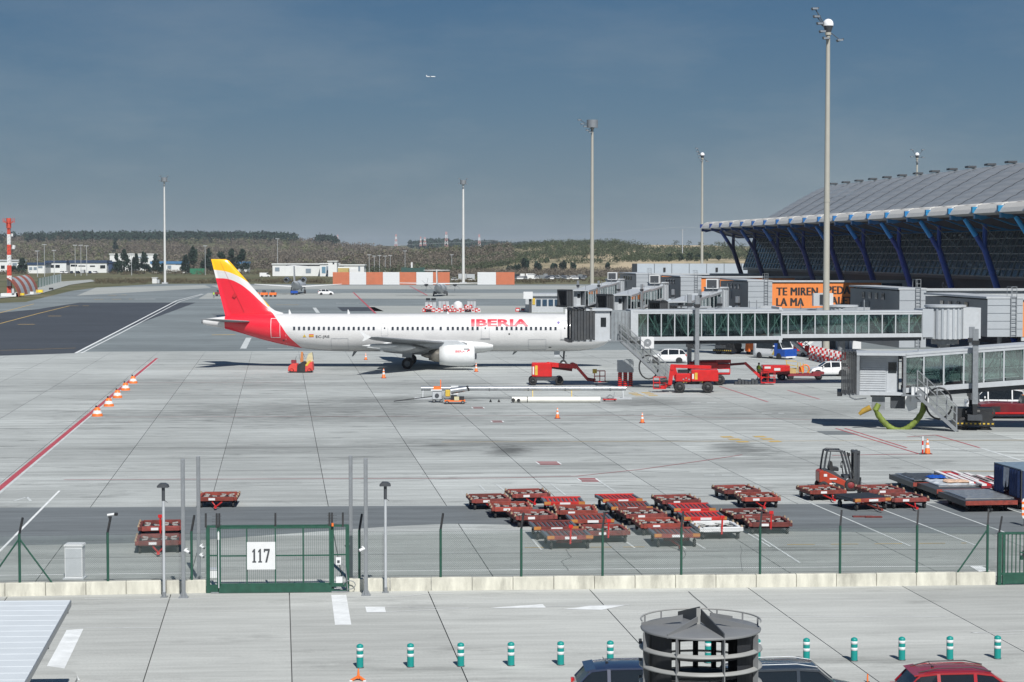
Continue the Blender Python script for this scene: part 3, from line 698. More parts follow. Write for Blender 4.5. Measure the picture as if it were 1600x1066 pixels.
# pier boxes with orange banners
def pier(Y0, c0, Ydepth, width, ztop, zbot, banner, label, words=None, ladder=True, c1=92.6):
    t = thing('pier_building', TP(c0, Y0, 0), 0, label, 'pier building', 'pier buildings joined to the terminal')
    def q(c, Y, z): return TP(c, Y, z)-t.location
    b_ = MB()
    b_.add([q(c0, Y0, zbot), q(c0+width, Y0, zbot), q(c0+width, Y0, ztop), q(c0, Y0, ztop)], [(0, 1, 2, 3)])
    w = b_.build('front_wall', m_box, t)
    # horizontal cladding panels, proud of the wall
    nP = 5
    for k in range(nP):
        za, zb2 = zbot+(ztop-zbot)*k/nP+.03, zbot+(ztop-zbot)*(k+1)/nP-.03
        pn = MB(); pn.prism([(c0, 0), (c0+width, 0), (c0+width, -.06), (c0, -.06)], za, zb2, 0, 'z', Matrix(((1, 0, 0, V0.x*Y0-t.location.x), (0, 1, 0, Y0-t.location.y), (0, 0, 1, 0), (0, 0, 0, 1)))); pn.build('cladding_panel', m_box, t)
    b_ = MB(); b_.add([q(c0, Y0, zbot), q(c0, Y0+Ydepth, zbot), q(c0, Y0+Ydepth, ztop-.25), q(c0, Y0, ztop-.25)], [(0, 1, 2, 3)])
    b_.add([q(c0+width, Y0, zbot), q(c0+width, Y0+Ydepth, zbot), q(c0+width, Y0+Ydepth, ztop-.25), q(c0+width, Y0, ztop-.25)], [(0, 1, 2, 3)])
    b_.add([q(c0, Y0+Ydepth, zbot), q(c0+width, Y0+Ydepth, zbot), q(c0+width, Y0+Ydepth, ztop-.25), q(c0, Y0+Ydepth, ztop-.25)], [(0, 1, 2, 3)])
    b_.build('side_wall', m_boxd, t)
    r_ = MB(); r_.add([q(c0-.15, Y0-.12, ztop-.1), q(c0+width+.1, Y0-.12, ztop-.1), q(c0+width+.1, Y0+Ydepth+.1, ztop-.1), q(c0-.15, Y0+Ydepth+.1, ztop-.1),
                       q(c0-.15, Y0-.12, ztop+.1), q(c0+width+.1, Y0-.12, ztop+.1), q(c0+width+.1, Y0+Ydepth+.1, ztop+.1), q(c0-.15, Y0+Ydepth+.1, ztop+.1)], [(0, 3, 2, 1), (4, 5, 6, 7), (0, 1, 5, 4), (1, 2, 6, 5), (2, 3, 7, 6), (3, 0, 4, 7)])
    r_.build('roof_edge', MT['lgrey'], t)
    for k in range(6):
        yy = Y0+1.2+k*(Ydepth-4)/6
        if k in (1, 2, 3, 4): l_ = MB(); l_.bar(q(c0-.04, yy+1.8, ztop-1.0), q(c0-.04, yy+2.8, ztop-1.0), .08, .75); l_.build('side_window', MT['dglass'], t)
    d_ = MB(); d_.bar(q(c0-.05, Y0+Ydepth-4.6, zbot+1.2), q(c0-.05, Y0+Ydepth-4.6, ztop-1.8), .1, .12); d_.bar(q(c0-.05, Y0+Ydepth-8, zbot+1.2), q(c0-.05, Y0+Ydepth-8, ztop-1.8), .1, .12); d_.bar(q(c0-.05, Y0+Ydepth-8, ztop-1.8), q(c0-.05, Y0+Ydepth-4.6, ztop-1.8), .1, .12); d_.build('door_frame', MT['grey'], t)
    # walkway to the terminal
    wk = MB(); wz0, wz1 = 3.65, ztop-.2; y0 = Y0+.5; y1 = Y0+4.6; cc0, cc1 = c0+width, 97.5
    wk.add([q(c, y, z) for y in (y0, y1) for c, z in ((cc0, wz0), (cc1, wz0), (cc1, wz1), (cc0, wz1))], [(0, 1, 2, 3), (4, 7, 6, 5), (0, 4, 5, 1), (3, 2, 6, 7)]); wk.build('walkway', MT['lgrey'], t)
    re = MB(); re.bar(q(cc0, y0-.15, wz1+.12), q(cc1, y0-.15, wz1+.12), .35, .28); re.bar(q(cc0, y0-.1, wz0), q(cc1, y0-.1, wz0), .3, .35); re.build('walkway_edge', MT['lgrey'], t)
    for k in range(3):
        c = cc0+2.5+k*7; l_ = MB(); l_.cyl(q(c, y0+2, -.05), q(c, y0+2, wz0), .3, n=10); l_.build('pillar', MT['grey'], t)
    if banner:
        bn = MB(); bn.prism([(cc0+.02, 0), (c1, 0), (c1, -.07), (cc0+.02, -.07)], wz0+.25, wz1-.12, 0, 'z', Matrix(((1, 0, 0, V0.x*(y0-.02)-t.location.x), (0, 1, 0, y0-.02-t.location.y), (0, 0, 1, 0), (0, 0, 0, 1))))
        bo = bn.build('banner', m_ban, t)
        if words:
            for tx, px, py, sz in words:
                pp = AT(px, py, y0-.12); mb = bold_mb(tx, sz, .02, .085, .80); mb.build('banner_lettering', MT['black'], bo, pp-t.location)
        wp = MB(); wp.add([q(c1+.1, y0-.05, wz0+.3), q(c1+3.2, y0-.05, wz0+.3), q(c1+3.2, y0-.05, wz1-.2), q(c1+.1, y0-.05, wz1-.2)], [(0, 1, 2, 3)]); wp.build('window', MT['bglass'], t)
    if ladder:
        l_ = MB(); a, b2 = c0+width-1.25, c0+width-.7; yy = Y0-.22
        for c in (a, b2): l_.bar(q(c, yy, zbot), q(c, yy, ztop+1.1), .06)
        z = zbot+.3
        while z < ztop+1: l_.bar(q(a, yy, z), q(b2, yy, z), .05); z += .42
        for c in (a, b2): l_.bar(q(c, yy, ztop+1.1), q(c, yy+1.2, ztop+1.1), .05); l_.bar(q(c, yy+1.2, ztop+1.1), q(c, yy+1.2, ztop), .05)
        l_.bar(q(a, yy, ztop+1.1), q(b2, yy, ztop+1.1), .05); l_.build('ladder', MT['galv'], t)
    return t
pier(200.5, 72, 19.3, 3.6, 7.9, 3.9, True, 'nearest grey pier building with ladder and orange banner at the right edge', c1=94)
p2 = pier(229, 72, 19.7, 3.1, 8.25, 1.4, False, 'tall grey pier building marked S04 behind the long glazed bridge')
v_, f_ = 0, 0; mb = bold_mb('S04', 1.25, .02, .06, 1.1); mb.build('gate_lettering', MT['black'], p2, AT(1433, 528.5, 228.8)-p2.location)
pier(303, 72, 19, 3.7, 8.1, 3.9, True, 'grey pier building beside the large lettered orange banner',
     [('TE MIREN', 1246, 461.5, 1.75), ('PEDAZO', 1321, 459.5, 1.75), ('LA MA', 1234, 478, 1.75), ('MALET', 1310, 476, 1.75)])
pier(354, 72, 18.6, 3.7, 8.1, 3.9, True, 'grey pier building with plain orange banner farther along the terminal')
pier(398, 72, 19.5, 3.7, 8.1, 3.9, True, 'farthest grey pier building with a narrow orange banner', c1=80)
# low panelled building past the terminal
t = thing('panelled_building', (PX(995, 440), 440, 0), 0, 'long low pale blue panelled building behind the far pier buildings', 'building')
w = (PX(1240, 440)-PX(995, 440)); hh = HZ(412, 440)
b_ = MB(); b_.box(0, w, 0, 18, -.1, hh-.1); b_.build('wall', MT['dark'], t)
npan = 9
for k in range(npan):
    pn = MB(); pn.box(w*k/npan+.06, w*(k+1)/npan-.06, -.12, 0, 0, hh); pn.build('wall_panel', M('pale_blue_panel', (.40, .45, .50), .4, var=.05, dirt=.15, scale=.3), t)
for k in (1, 4, 7): pn = MB(); pn.box(w*k/npan+2, w*k/npan+2.5, -.3, -.1, hh-1.8, hh-.9); pn.build('wall_lamp', MT['black'], t)

# ------------------------------------------------------------------ passenger bridges
def bridge(Rp, Cp, zr, zc, label, split=.52, near=True, cab_turn=0.0, stairs=False, ac=True, drive_at=.75, bellow=2.2, kind='end', drum=True, mirror=1, pane=1.75, tall=False, boxes=False, stair_off=1.4):
    """loading bridge: rotunda, two telescoping glazed tunnels, drum, cab with bellows, lift columns on a bogie"""
    Rp = Vector((Rp[0], Rp[1], 0)); Cp = Vector((Cp[0], Cp[1], 0)); d = (Cp-Rp); LN = d.length; yaw = math.atan2(d.y, d.x)
    t = thing('passenger_bridge', Rp, yaw, label, 'passenger bridge', 'glazed passenger boarding bridges')
    zf = lambda x: zr+(zc-zr)*x/LN
    side = 1 if math.cos(yaw) < 0 else -1        # which local y looks toward the camera
    def q(x, y, h): return Vector((x, y, zf(x)+h))
    # rotunda
    r_ = MB(); r_.lathe((0, 0, 0), [(1.75, zr-.25), (1.75, zr+2.75)], 28); ro = r_.build('rotunda', MT['lgrey'], t)
    r_ = MB()
    for k in range(22): a = 2*math.pi*k/22; r_.box(-.05, .05, -.1, .1, zr-.2, zr+2.7, 0, Matrix.Rotation(a, 4, 'Z') @ Matrix.Translation((1.78, 0, 0)))
    r_.build('rotunda_rib', m_box, ro)['kind'] = 'stuff'
    r_ = MB(); r_.cyl((0, 0, zr+2.75), (0, 0, zr+2.95), 1.95, n=28); r_.build('rotunda_roof', MT['lgrey'], t)
    r_ = MB(); r_.cyl((0, 0, -.05), (0, 0, zr-.25), .45, n=16); r_.cyl((0, 0, zr-.75), (0, 0, zr-.2), 1.3, n=20); r_.build('rotunda_column', MT['grey'], t)
    r_ = MB(); r_.box(-3.0, -1.3, -1.4, 1.4, zr-.2, zr+2.7); r_.build('link_corridor', MT['lgrey'], t)
    def tunnel(x0, x1, hw, h0, h1, names):
        nb = max(2, int(round((x1-x0)/pane))); st = (x1-x0)/nb
        rf = MB(); rf.bar(q(x0-.1, 0, h1+.08), q(x1+.1, 0, h1+.08), hw*2+.25, .16); rf.bar(q(x0-.1, hw+.02, h1-.06), q(x1+.1, hw+.02, h1-.06), .14, .26); rf.bar(q(x0-.1, -hw-.02, h1-.06), q(x1+.1, -hw-.02, h1-.06), .14, .26)
        rf.build('tunnel_roof', MT['lgrey'], t)
        fl = MB(); fl.bar(q(x0-.1, 0, h0-.08), q(x1+.1, 0, h0-.08), hw*2, .14, 1); 
        for s_ in (-1, 1): fl.bar(q(x0-.1, s_*(hw+.03), h0), q(x1+.1, s_*(hw+.03), h0), .14, .36)
        for s_ in (-1, 1): fl.bar(q(x0, s_*(hw-.35), h0-.36), q(x1, s_*(hw-.35), h0-.36), .2, .32, 1)
        fl.build('tunnel_floor', [MT['lgrey'], MT['dark']], t)
        for i in range(nb+1):
            x = x0+st*i
            for s_ in (-1, 1):
                at_ = q(x, s_*(hw+.02), h0+.1)
                if 'p' in names: dupe(names['p'], t, at_)
                else: u = MB(); u.bar((0, 0, 0), (0, 0, h1-h0-.1), .10, .10); names['p'] = u.build('window_post', MT['lgrey'], t, at_)
        for i in range(nb):
            xa, xb = x0+st*i+.07, x0+st*(i+1)-.07
            for s_ in (-1, 1):
                g = MB(); g.bar(q(xa, s_*hw, (h0+h1)/2), q(xb, s_*hw, (h0+h1)/2), .03, h1-h0-.45); g.build('window_pane', MT['pgreen'], t)
            dg = MB(); dg.bar(q(xa, side*(hw-.12), h0+.3 if i % 2 else h1-.3), q(xb, side*(hw-.12), h1-.3 if i % 2 else h0+.3), .085)
            dg.bar(q(xa, -side*(hw-.12), h0+.3 if i % 2 else h1-.3), q(xb, -side*(hw-.12), h1-.3 if i % 2 else h0+.3), .07)
            dg.bar(q((xa+xb)/2, side*(hw-.1), h0+.9), q((xa+xb)/2+.02, side*(hw-.1), h1-.3), .06); dg.bar(q(xa, side*(hw-.14), h0+.3), q((xa+xb)/2, side*(hw-.14), h1-.3), .05)
            dg.build('diagonal_brace', M('pale_green_frame', (.50, .60, .58), .4), t)
        hr = MB(); hr.bar(q(x0, side*(hw-.2), h0+1.0), q(x1, side*(hw-.2), h0+1.0), .07); hr.bar(q(x0, -side*(hw-.2), h0+1.0), q(x1, -side*(hw-.2), h0+1.0), .07); hr.build('handrail', MT['galv'], t)
    xs = LN*split; xc = LN-(3.6 if drum else 1.7)
    tunnel(2.6, xs+.6, 1.25, .15, 2.3, {})
    e_ = MB(); e_.box(1.55, 2.6, -1.4, 1.4, zr-.05, zr+2.6); e_.build('end_panel', m_box, t)
    tunnel(xs, xc, 1.5, 0, 2.5, {})
    e_ = MB(); e_.bar(q(xs, 0, 2.72), q(xs+.25, 0, 2.72), 3.3, .3); e_.bar(q(xs, 0, -.3), q(xs+.25, 0, -.3), 3.3, .3); e_.build('end_frame', MT['lgrey'], t)
    # antenna posts on the roof
    e_ = MB()
    for x in (xs*.5, xs+2.2, xc-1): e_.bar(q(x, .8, 2.3), q(x, .8, 3.5), .08)
    e_.build('roof_post', MT['galv'], t)
    CT_ = thing_cab = bpy.data.objects.new('cab', None); COL.objects.link(CT_); CT_.parent = t; CT_.location = (xc, 0, zc); CT_.rotation_euler.z = cab_turn
    if drum:
        m_ = MB(); m_.lathe((1.35, 0, 0), [(1.62, -.15), (1.62, 2.6)], 24); m_.build('drum', MT['grey'] if boxes else M('corrugated_drum', (.30, .33, .35), .4, metal=.3, var=.1, dirt=.2), CT_)
        m_ = MB()
        for k in range(30): a = 2*math.pi*k/30; m_.box(-.03, .03, -.05, .05, -.1, 2.5, 0, Matrix.Translation((1.35, 0, 0)) @ Matrix.Rotation(a, 4, 'Z') @ Matrix.Translation((1.63, 0, 0)))
        m_.build('drum_rib', MT['grey'], CT_)['kind'] = 'stuff'
        m_ = MB(); m_.box(-.35, .35, -1.6, 1.6, -.15, 2.7); m_.build('end_panel', MT['lgrey'], CT_); x0c = 2.2
    else: x0c = 0
    CL = 2.3 if drum or not boxes else 3.1
    m_ = MB(); m_.box(x0c, x0c+CL, -1.75, 1.75, -.2, .0); m_.build('cab_floor', MT['lgrey'], CT_); m_ = MB(); m_.box(x0c-.1, x0c+CL+.2, -1.85, 1.85, 2.62, 2.8); m_.build('cab_roof', MT['lgrey'], CT_)
    if drum: m_ = MB(); m_.box(x0c+.1, x0c+1.5, -1.62, 1.62, 0, 2.62); m_.build('cab_wall', MT['lgrey'], CT_); wx0, wx1 = x0c+.45, x0c+.95
    else:
        ys_ = -side*0  # open fronted cab: shutter, door and dark cheeks
        m_ = MB(); sy = side; m_.box(x0c+.3, x0c+CL-.1, min(0, -sy*1.6), max(0, -sy*1.6), 0, 2.6); m_.build('cab_wall', MT['dark'], CT_)
        sh = MB()
        for k in range(15): sh.bar((x0c+1.25, sy*.82, .15+k*.165), (x0c+CL-.05, sy*.82, .15+k*.165), .08, .13)
        sh.build('roller_shutter', MT['lgrey'], CT_)
        sh = MB(); sh.box(x0c+1.2, x0c+CL, min(sy*.6, sy*.8), max(sy*.6, sy*.8), 0, 2.6); sh.build('shutter_box', MT['lgrey'], CT_)
        dr = MB(); dr.box(x0c+.38, x0c+1.2, min(sy*.6, sy*.84), max(sy*.6, sy*.84), 0, 2.55); do = dr.build('door', MT['lgrey'], CT_)
        dr = MB(); dr.box(x0c+.5, x0c+1.08, min(sy*.84, sy*.88), max(sy*.84, sy*.88), 1.35, 2.1); dr.build('door_window', MT['dglass'], CT_)
        dr = MB(); dr.box(x0c-.15, x0c+.05, -1.8, 1.8, -.2, 2.75); dr.box(x0c+CL, x0c+CL+.2, -1.8, 1.8, -.2, 2.75); dr.build('cab_cheek', MT['grey'], CT_)
        wx0 = None
    if wx0:
        for s_ in (-1, 1): m_ = MB(); m_.box(wx0, wx1, min(s_*1.60, s_*1.66), max(s_*1.60, s_*1.66), 1.15, 2.0); m_.build('cab_window', MT['dglass'], CT_)
    # accordion hood
    xb = x0c+(1.5 if drum else CL+.2); nf = 9 if not mirror else 8
    be = MB()
    for k in range(nf):
        xa = xb+bellow*k/nf; ex = .10*(k % 2)
        for (ya, yb, za, zb2) in ((-1.75-ex, -1.6, -.1, 2.75+ex), (1.6, 1.75+ex, -.1, 2.75+ex), (-1.75-ex, 1.75+ex, 2.6, 2.78+ex)): be.box(xa, xa+bellow/nf-.04, ya, yb, za, zb2)
    be.build('hood_bellows', M('hood_fabric', (.045, .05, .056), .8, var=.2), CT_)
    be = MB(); be.box(xb, xb+bellow, -1.7, 1.7, -.22, -.08); be.box(xb+.05, xb+.2, -1.55, 1.55, 0, 2.6, 1); be.box(xb+bellow-.1, xb+bellow+.25, -1.75, 1.75, -.3, .0, 1); be.build('hood_floor', [MT['grey'], MT['black']], CT_)
    if ac:
        a = MB(); a.box(-.6, .6, -.4, .4, 0, 1.05); ao = a.build('air_conditioner', MT['white'], t, q(xc-1.1, side*(2.0), -.85)); f_ = MB(); f_.cyl((0, side*.41, .52), (0, side*.43, .52), .36, n=16); f_.build('fan_grille', MT['grey'], ao); f_ = MB(); f_.cyl((0, side*.43, .52), (0, side*.45, .52), .1, n=10); f_.build('fan_hub', MT['lgrey'], ao)
    if tall:
        a = MB(); a.box(-.9, .9, -.9, .9, 0, 1.5); ao = a.build('roof_air_conditioner', MT['white'], t, q(2.6, 0, 2.85)); f_ = MB(); f_.box(-.9+.1, -.2, -.95, .95, .15, 1.35); f_.box(.91, .95, -.75, .75, .15, 1.35); f_.build('roof_air_grille', MT['dark'], ao)
    # lift columns, crossbeam and bogie
    xd = LN*drive_at
    for s_ in (-1, 1):
        c_ = MB(); c_.box(-.19, .19, -.19, .19, 1.9, zf(xd)+4.0); c_.build('lift_column', MT['galv'], t, (xd, s_*1.95, 0)); c_ = MB(); c_.box(-.15, .15, -.15, .15, .9, 2.2); c_.build('lift_leg', MT['black'], t, (xd, s_*1.95, 0))
        c_ = MB(); c_.box(-.26, .26, -.26, .26, 0, .3); c_.build('column_collar', MT['black'], t, (xd, s_*1.95, zf(xd)+2.9))
    c_ = MB(); c_.box(xd-.3, xd+.3, -2.1, 2.1, zf(xd)-.95, zf(xd)-.5); c_.box(xd-.5, xd+.5, -2.2, 2.2, .75, 1.15); c_.build('cross_beam', MT['dark'], t)
    c_ = MB(); c_.box(xd-1.3, xd+1.3, -.9, .9, .55, 1.5); c_.box(xd-1.1, xd-.2, side*.9, side*1.3, .5, 1.3); c_.cyl((xd-.4, side*1.1, 1.25), (xd+.6, side*1.1, 1.25), .28, n=10); c_.build('bogie', MT['black'], t)
    c_ = MB()
    for k in range(9): c_.box(xd-1.35+k*.3, xd-1.2+k*.3, min(side*1.35, side*1.39), max(side*1.35, side*1.39), .42, .52)
    c_.build('warning_stripe', MT['yellow'], t); c_ = MB(); c_.box(xd-1.4, xd+1.4, -1.34, 1.34, .28, .6); c_.build('bogie_skirt', MT['black'], t)
    for x in (-.75, .75):
        for s_ in (-1, 1): wheel(t, xd+x, s_*1.0, .45, .45, .4, MT['grey'])
    if stairs:
        # service stair from the cab end down toward the rotunda, hung on the camera side
        xt = xc+stair_off; y = side*2.35; zt_ = zc-.1; run = zt_*1.08; a0 = Vector((xt, y, zt_)); a1 = Vector((xt-run, y, .05)); st_ = bpy.data.objects.new('service_stair', None); COL.objects.link(st_); st_.parent = t
        m_ = MB()
        for s_ in (-.42, .42): m_.bar(a0+Vector((0, s_, 0)), a1+Vector((0, s_, 0)), .06, .24)
        m_.build('stringer', MT['grey'], st_)
        n_ = int(zt_/.21); m_ = MB()
        for k in range(n_+1): p_ = a0.lerp(a1, k/n_); m_.box(p_.x-.14, p_.x+.14, y-.4, y+.4, p_.z-.02, p_.z+.02)
        m_.build('tread', MT['grey'], st_)['kind'] = 'stuff'
        m_ = MB()
        for s_ in (-.42, .42):
            for h in (1.75, 1.15, .55): m_.bar(a0+Vector((0, s_, h)), a1+Vector((0, s_, h)), .05)
            for k in range(0, n_+1, 3): p_ = a0.lerp(a1, k/n_); m_.bar(p_+Vector((0, s_, 0)), p_+Vector((0, s_, 1.75)), .05)
        m_.build('railing', MT['grey'], st_)
        m_ = MB(); b0 = a0+Vector((0, -side*.42, .0)); b1 = a1+Vector((0, -side*.42, .0)); m_.add([b0, b1, b1+Vector((0, 0, 1.65)), b0+Vector((0, 0, 1.65))], [(0, 1, 2, 3)]); m_.build('mesh_guard', glass('wire_guard', (.62, .63, .62), .06, .6), st_)
        m_ = MB(); m_.box(xt-.2, xt+1.1, y-.5, y+.5, zt_-.06, zt_); m_.build('landing', MT['galv'], st_)
        m_ = MB(); m_.tube([a1+Vector((run*.45+math.cos(a)*.9, .1*side, 1.9+math.sin(a)*1.1)) for a in [R(v) for v in range(-170, 175, 20)]], .07, 6); m_.build('cable_loop', MT['black'], t)
    if boxes:
        bx = bpy.data.objects.new('service_units', None); COL.objects.link(bx); bx.parent = CT_; sy = side
        m_ = MB(); m_.box(1.3, 2.2, sy*.2 if sy > 0 else sy*1.3, sy*1.3 if sy > 0 else sy*.2, -1.25, -.3); m_.build('junction_box', MT['grey'], bx)
        m_ = MB(); m_.box(-.1, .9, min(sy*.3, sy*1.4), max(sy*.3, sy*1.4), -1.15, -.3); m_.build('hydraulic_box', MT['dark'], bx)
        m_ = MB(); m_.prism([(-.1, -.25), (-.95, -.25), (-.95, -1.1), (-.35, -1.35), (-.1, -.8)], min(sy*1.2, sy*1.5), max(sy*1.2, sy*1.5)); m_.build('white_unit', MT['white'], bx)
        m_ = MB(); m_.box(0, 2.3, -1.2, 1.2, -.36, -.2); m_.build('under_tray', MT['dark'], bx)
        hp = [Vector((1.95-3.3*k/28, sy*1.45, -1.25-1.45*math.sin(math.pi*k/28)**.8)) for k in range(29)]
        hp = [Vector((1.75, sy*1.35, -.85))]+hp+[Vector((-1.38, sy*1.45, -.7)), Vector((-1.32, sy*1.5, -.2))]
        m_ = MB(); m_.tube(hp, [.19+(.035 if k % 2 else 0) for k in range(len(hp))], 12); m_.build('ventilation_hose', M('lime_hose', (.15, .20, .03), .7, var=.3, dirt=.4, dirtcol=(.10, .13, .05), scale=4), bx)
        m_ = MB(); m_.tube([(2.3, sy*1.4, -1.1), (2.8, sy*1.4, -1.35), (3.1, sy*1.4, -1.6)], [.22, .2, .12], 8); m_.build('hose_nozzle', M('ochre_hose_end', (.35, .22, .03), .7), bx)
        m_ = MB(); m_.tube([(3.9, sy*1.2, .4), (3.75, sy*1.3, -.4), (3.4, sy*1.35, -.55), (2.6, sy*1.3, -.45)], .05, 6); m_.build('white_cable', MT['white'], bx)
    return t
b1 = bridge((41.0, 186.5), (7.6, 183.5), 4.6, 4.5, 'long glazed passenger bridge stretching across to the airliner nose', split=.48, stairs=True, drive_at=.72, pane=1.25)
b2 = bridge((54, 136.5), (26.3, 141), 4.95, 2.62, 'nearest glazed passenger bridge at right, with a lime hose looped beneath its cab', split=.40, stairs=True, drive_at=.765, drum=False, boxes=True, bellow=1.1, pane=1.35, stair_off=-.9)
bA = bridge((20.6, 394), (12.0, 356), 4.2, 2.85, 'farthest glazed passenger bridge, left of the others behind the airliner nose', split=.45, tall=True, drum=False, ac=False, cab_turn=R(-50), bellow=1.3, pane=2.5)
bB = bridge((26.0, 351), (17.4, 318), 4.2, 2.85, 'glazed passenger bridge second from the left in the row behind', split=.45, tall=True, drum=False, ac=False, cab_turn=R(-50), bellow=1.3, pane=2.5)
bC = bridge((31.4, 303), (22.8, 275), 4.2, 2.85, 'glazed passenger bridge behind the middle of the long near bridge', split=.45, tall=True, drum=False, ac=False, cab_turn=R(-50), bellow=1.3, pane=2.5)
bD = bridge((38.8, 232), (22.6, 246), 3.35, 2.95, 'glazed passenger bridge ending under the orange banner, behind the long bridge', split=.48, tall=True, ac=False, pane=2.2)
# service pedestal with red and black rollers under the long bridge
t = thing('roller_pedestal', G(977, 604), 0, 'grey pedestal cabinet on red and black ringed supports under the bridge stair', 'pedestal')
b_ = MB(); b_.box(-.75, .75, -.5, .5, 1.35, 2.45); b_.box(-.1, .7, -.55, -.5, 1.5, 2.6); b_.build('cabinet', MT['lgrey'], t)
for x in (-.5, 0, .5):
    b_ = MB()
    for k in range(7): b_.cyl((x, 0, .05+k*.19), (x, 0, .05+k*.19+.11), .21, n=12, mi=0); b_.cyl((x, 0, .16+k*.19), (x, 0, .24+k*.19), .17, n=12, mi=1)
    b_.build('ringed_support', [MT['red'], MT['black']], t)
# ------------------------------------------------------------------ the white, red and yellow airliner
AX, AY = AT(954, 500, 215).x, 215.0        # nose
air = thing('airliner', (AX, AY, 0), 0, 'large white airliner with red and yellow tail parked side-on in mid apron', 'airliner')
# local frame: x = -s (s metres aft of the nose), y as world, z up
def ps(px, py): return ((954-px)/14.326, HZ(py, 215))
TOPS = [(0, 3.35), (.25, 3.85), (.7, 4.3), (1.4, 4.75), (2.3, 5.25), (3.3, 5.6), (4.6, 5.78), (6, 5.83), (37, 5.83), (39, 5.78), (41, 5.66), (43, 5.42), (44.1, 5.28), (44.5, 5.12)]
BOTS = [(0, 3.2), (.25, 2.75), (.7, 2.4), (1.4, 2.1), (2.3, 1.88), (3.3, 1.76), (5, 1.70), (6, 1.69), (29.5, 1.69), (31.5, 1.78), (33.6, 2.02), (36, 2.48), (38, 2.98), (40, 3.6), (42, 4.16), (43.5, 4.45), (44.1, 4.55), (44.5, 4.72)]
WID = [(0, .05), (.25, .55), (.7, .95), (1.4, 1.32), (2.3, 1.62), (3.3, 1.83), (4.6, 1.94), (6, 1.975), (30, 1.975), (33, 1.88), (36, 1.6), (38, 1.33), (40, 1.0), (42, .66), (43.5, .42), (44.1, .34), (44.5, .2)]
def lin(x, tab):
    for (a, p), (b_, q_) in zip(tab, tab[1:]):
        if x <= b_: return p+(q_-p)*(x-a)/(b_-a)
    return tab[-1][1]
def sm(x, tab): return (lin(max(0, x-.35), tab)+2*lin(x, tab)+lin(x+.35, tab))/4 if 1 < x < 43.5 else lin(x, tab)
def sec(s_): t_, b_ = sm(s_, TOPS), sm(s_, BOTS); return (t_+b_)/2, (t_-b_)/2, sm(s_, WID)
def skin(s_, z, off=.012, sgn=-1):
    zc, rz_, ry_ = sec(s_); k = max(-1, min(1, (z-zc)/rz_)); y = ry_*math.sqrt(max(0, 1-k*k))
    n = Vector((0, math.sqrt(max(0, 1-k*k))/max(ry_, .01), k/rz_)).normalized()
    return Vector((-s_, sgn*(y+off*n.y), z+off*n.z))
m_af = bpy.data.materials.new('airliner_livery'); m_af.use_nodes = True; nt = m_af.node_tree; b = nt.nodes['Principled BSDF']; Lk = nt.links.new
t_ = NN(nt, 'ShaderNodeTexCoord'); sep = NN(nt, 'ShaderNodeSeparateXYZ'); Lk(t_.outputs['Object'], sep.inputs[0])
def curve_of_x(pts, x0, x1, z0, z1):      # z on the curve as a function of -x
    mr = NN(nt, 'ShaderNodeMapRange'); mr.inputs['From Min'].default_value = -x1; mr.inputs['From Max'].default_value = -x0
    Lk(sep.outputs['X'], mr.inputs['Value'])
    fc = NN(nt, 'ShaderNodeFloatCurve'); cv = fc.mapping.curves[0]
    P_ = sorted([((x1-s_)/(x1-x0), (z-z0)/(z1-z0)) for s_, z in pts])
    cv.points[0].location = P_[0]; cv.points[1].location = P_[-1]
    for p_ in P_[1:-1]: cv.points.new(*p_)
    fc.mapping.update(); Lk(mr.outputs[0], fc.inputs['Value'])
    m2 = NN(nt, 'ShaderNodeMapRange'); m2.inputs['To Min'].default_value = z0; m2.inputs['To Max'].default_value = z1; Lk(fc.outputs[0], m2.inputs['Value'])
    return m2.outputs[0]
def cmp_(a, b_, op='LESS_THAN'):
    q_ = NN(nt, 'ShaderNodeMath', operation=op); Lk(a, q_.inputs[0])
    if isinstance(b_, (int, float)): q_.inputs[1].default_value = b_
    else: Lk(b_, q_.inputs[1])
    return q_.outputs[0]
redp = [ps(x, y) for x, y in ((330, 434), (337, 434.7), (356, 436), (372, 442), (389, 454), (407, 471), (425, 488), (438.5, 504), (453, 524.5), (472, 544), (474, 547))]
redp = [(redp[0][0]+1, redp[0][1]+.1)] + redp
yelp = [ps(x, y) for x, y in ((325, 420.5), (334.7, 421.7), (353.6, 424.4), (370, 430.5), (391, 444), (407, 462.5), (418, 478))]
cr_ = curve_of_x(redp, 33, 46, 0, 12); cy_ = curve_of_x(yelp, 33, 46, 0, 13)
isred = cmp_(sep.outputs['Z'], cr_); isyel = cmp_(sep.outputs['Z'], cy_, 'GREATER_THAN')
aft = cmp_(sep.outputs['X'], -42.05, 'GREATER_THAN'); infin = cmp_(sep.outputs['Z'], 5.55, 'GREATER_THAN')
fwd = cmp_(sep.outputs['X'], -33.3, 'LESS_THAN')
orr = NN(nt, 'ShaderNodeMath', operation='MAXIMUM'); Lk(aft, orr.inputs[0]); Lk(infin, orr.inputs[1])
r_ = NN(nt, 'ShaderNodeMath', operation='MULTIPLY'); Lk(isred, r_.inputs[0]); Lk(orr.outputs[0], r_.inputs[1])
r2_ = NN(nt, 'ShaderNodeMath', operation='MULTIPLY'); Lk(r_.outputs[0], r2_.inputs[0]); Lk(fwd, r2_.inputs[1])
y_ = NN(nt, 'ShaderNodeMath', operation='MULTIPLY'); Lk(isyel, y_.inputs[0]); Lk(cmp_(sep.outputs['Z'], 6.6, 'GREATER_THAN'), y_.inputs[1])
nzz = NN(nt, 'ShaderNodeTexNoise', Scale=.5, Detail=6.0, Roughness=.65); mp_ = NN(nt, 'ShaderNodeMapping'); mp_.inputs['Scale'].default_value = (.7, 1, 1.6); Lk(t_.outputs['Object'], mp_.inputs[0]); Lk(mp_.outputs[0], nzz.inputs['Vector'])
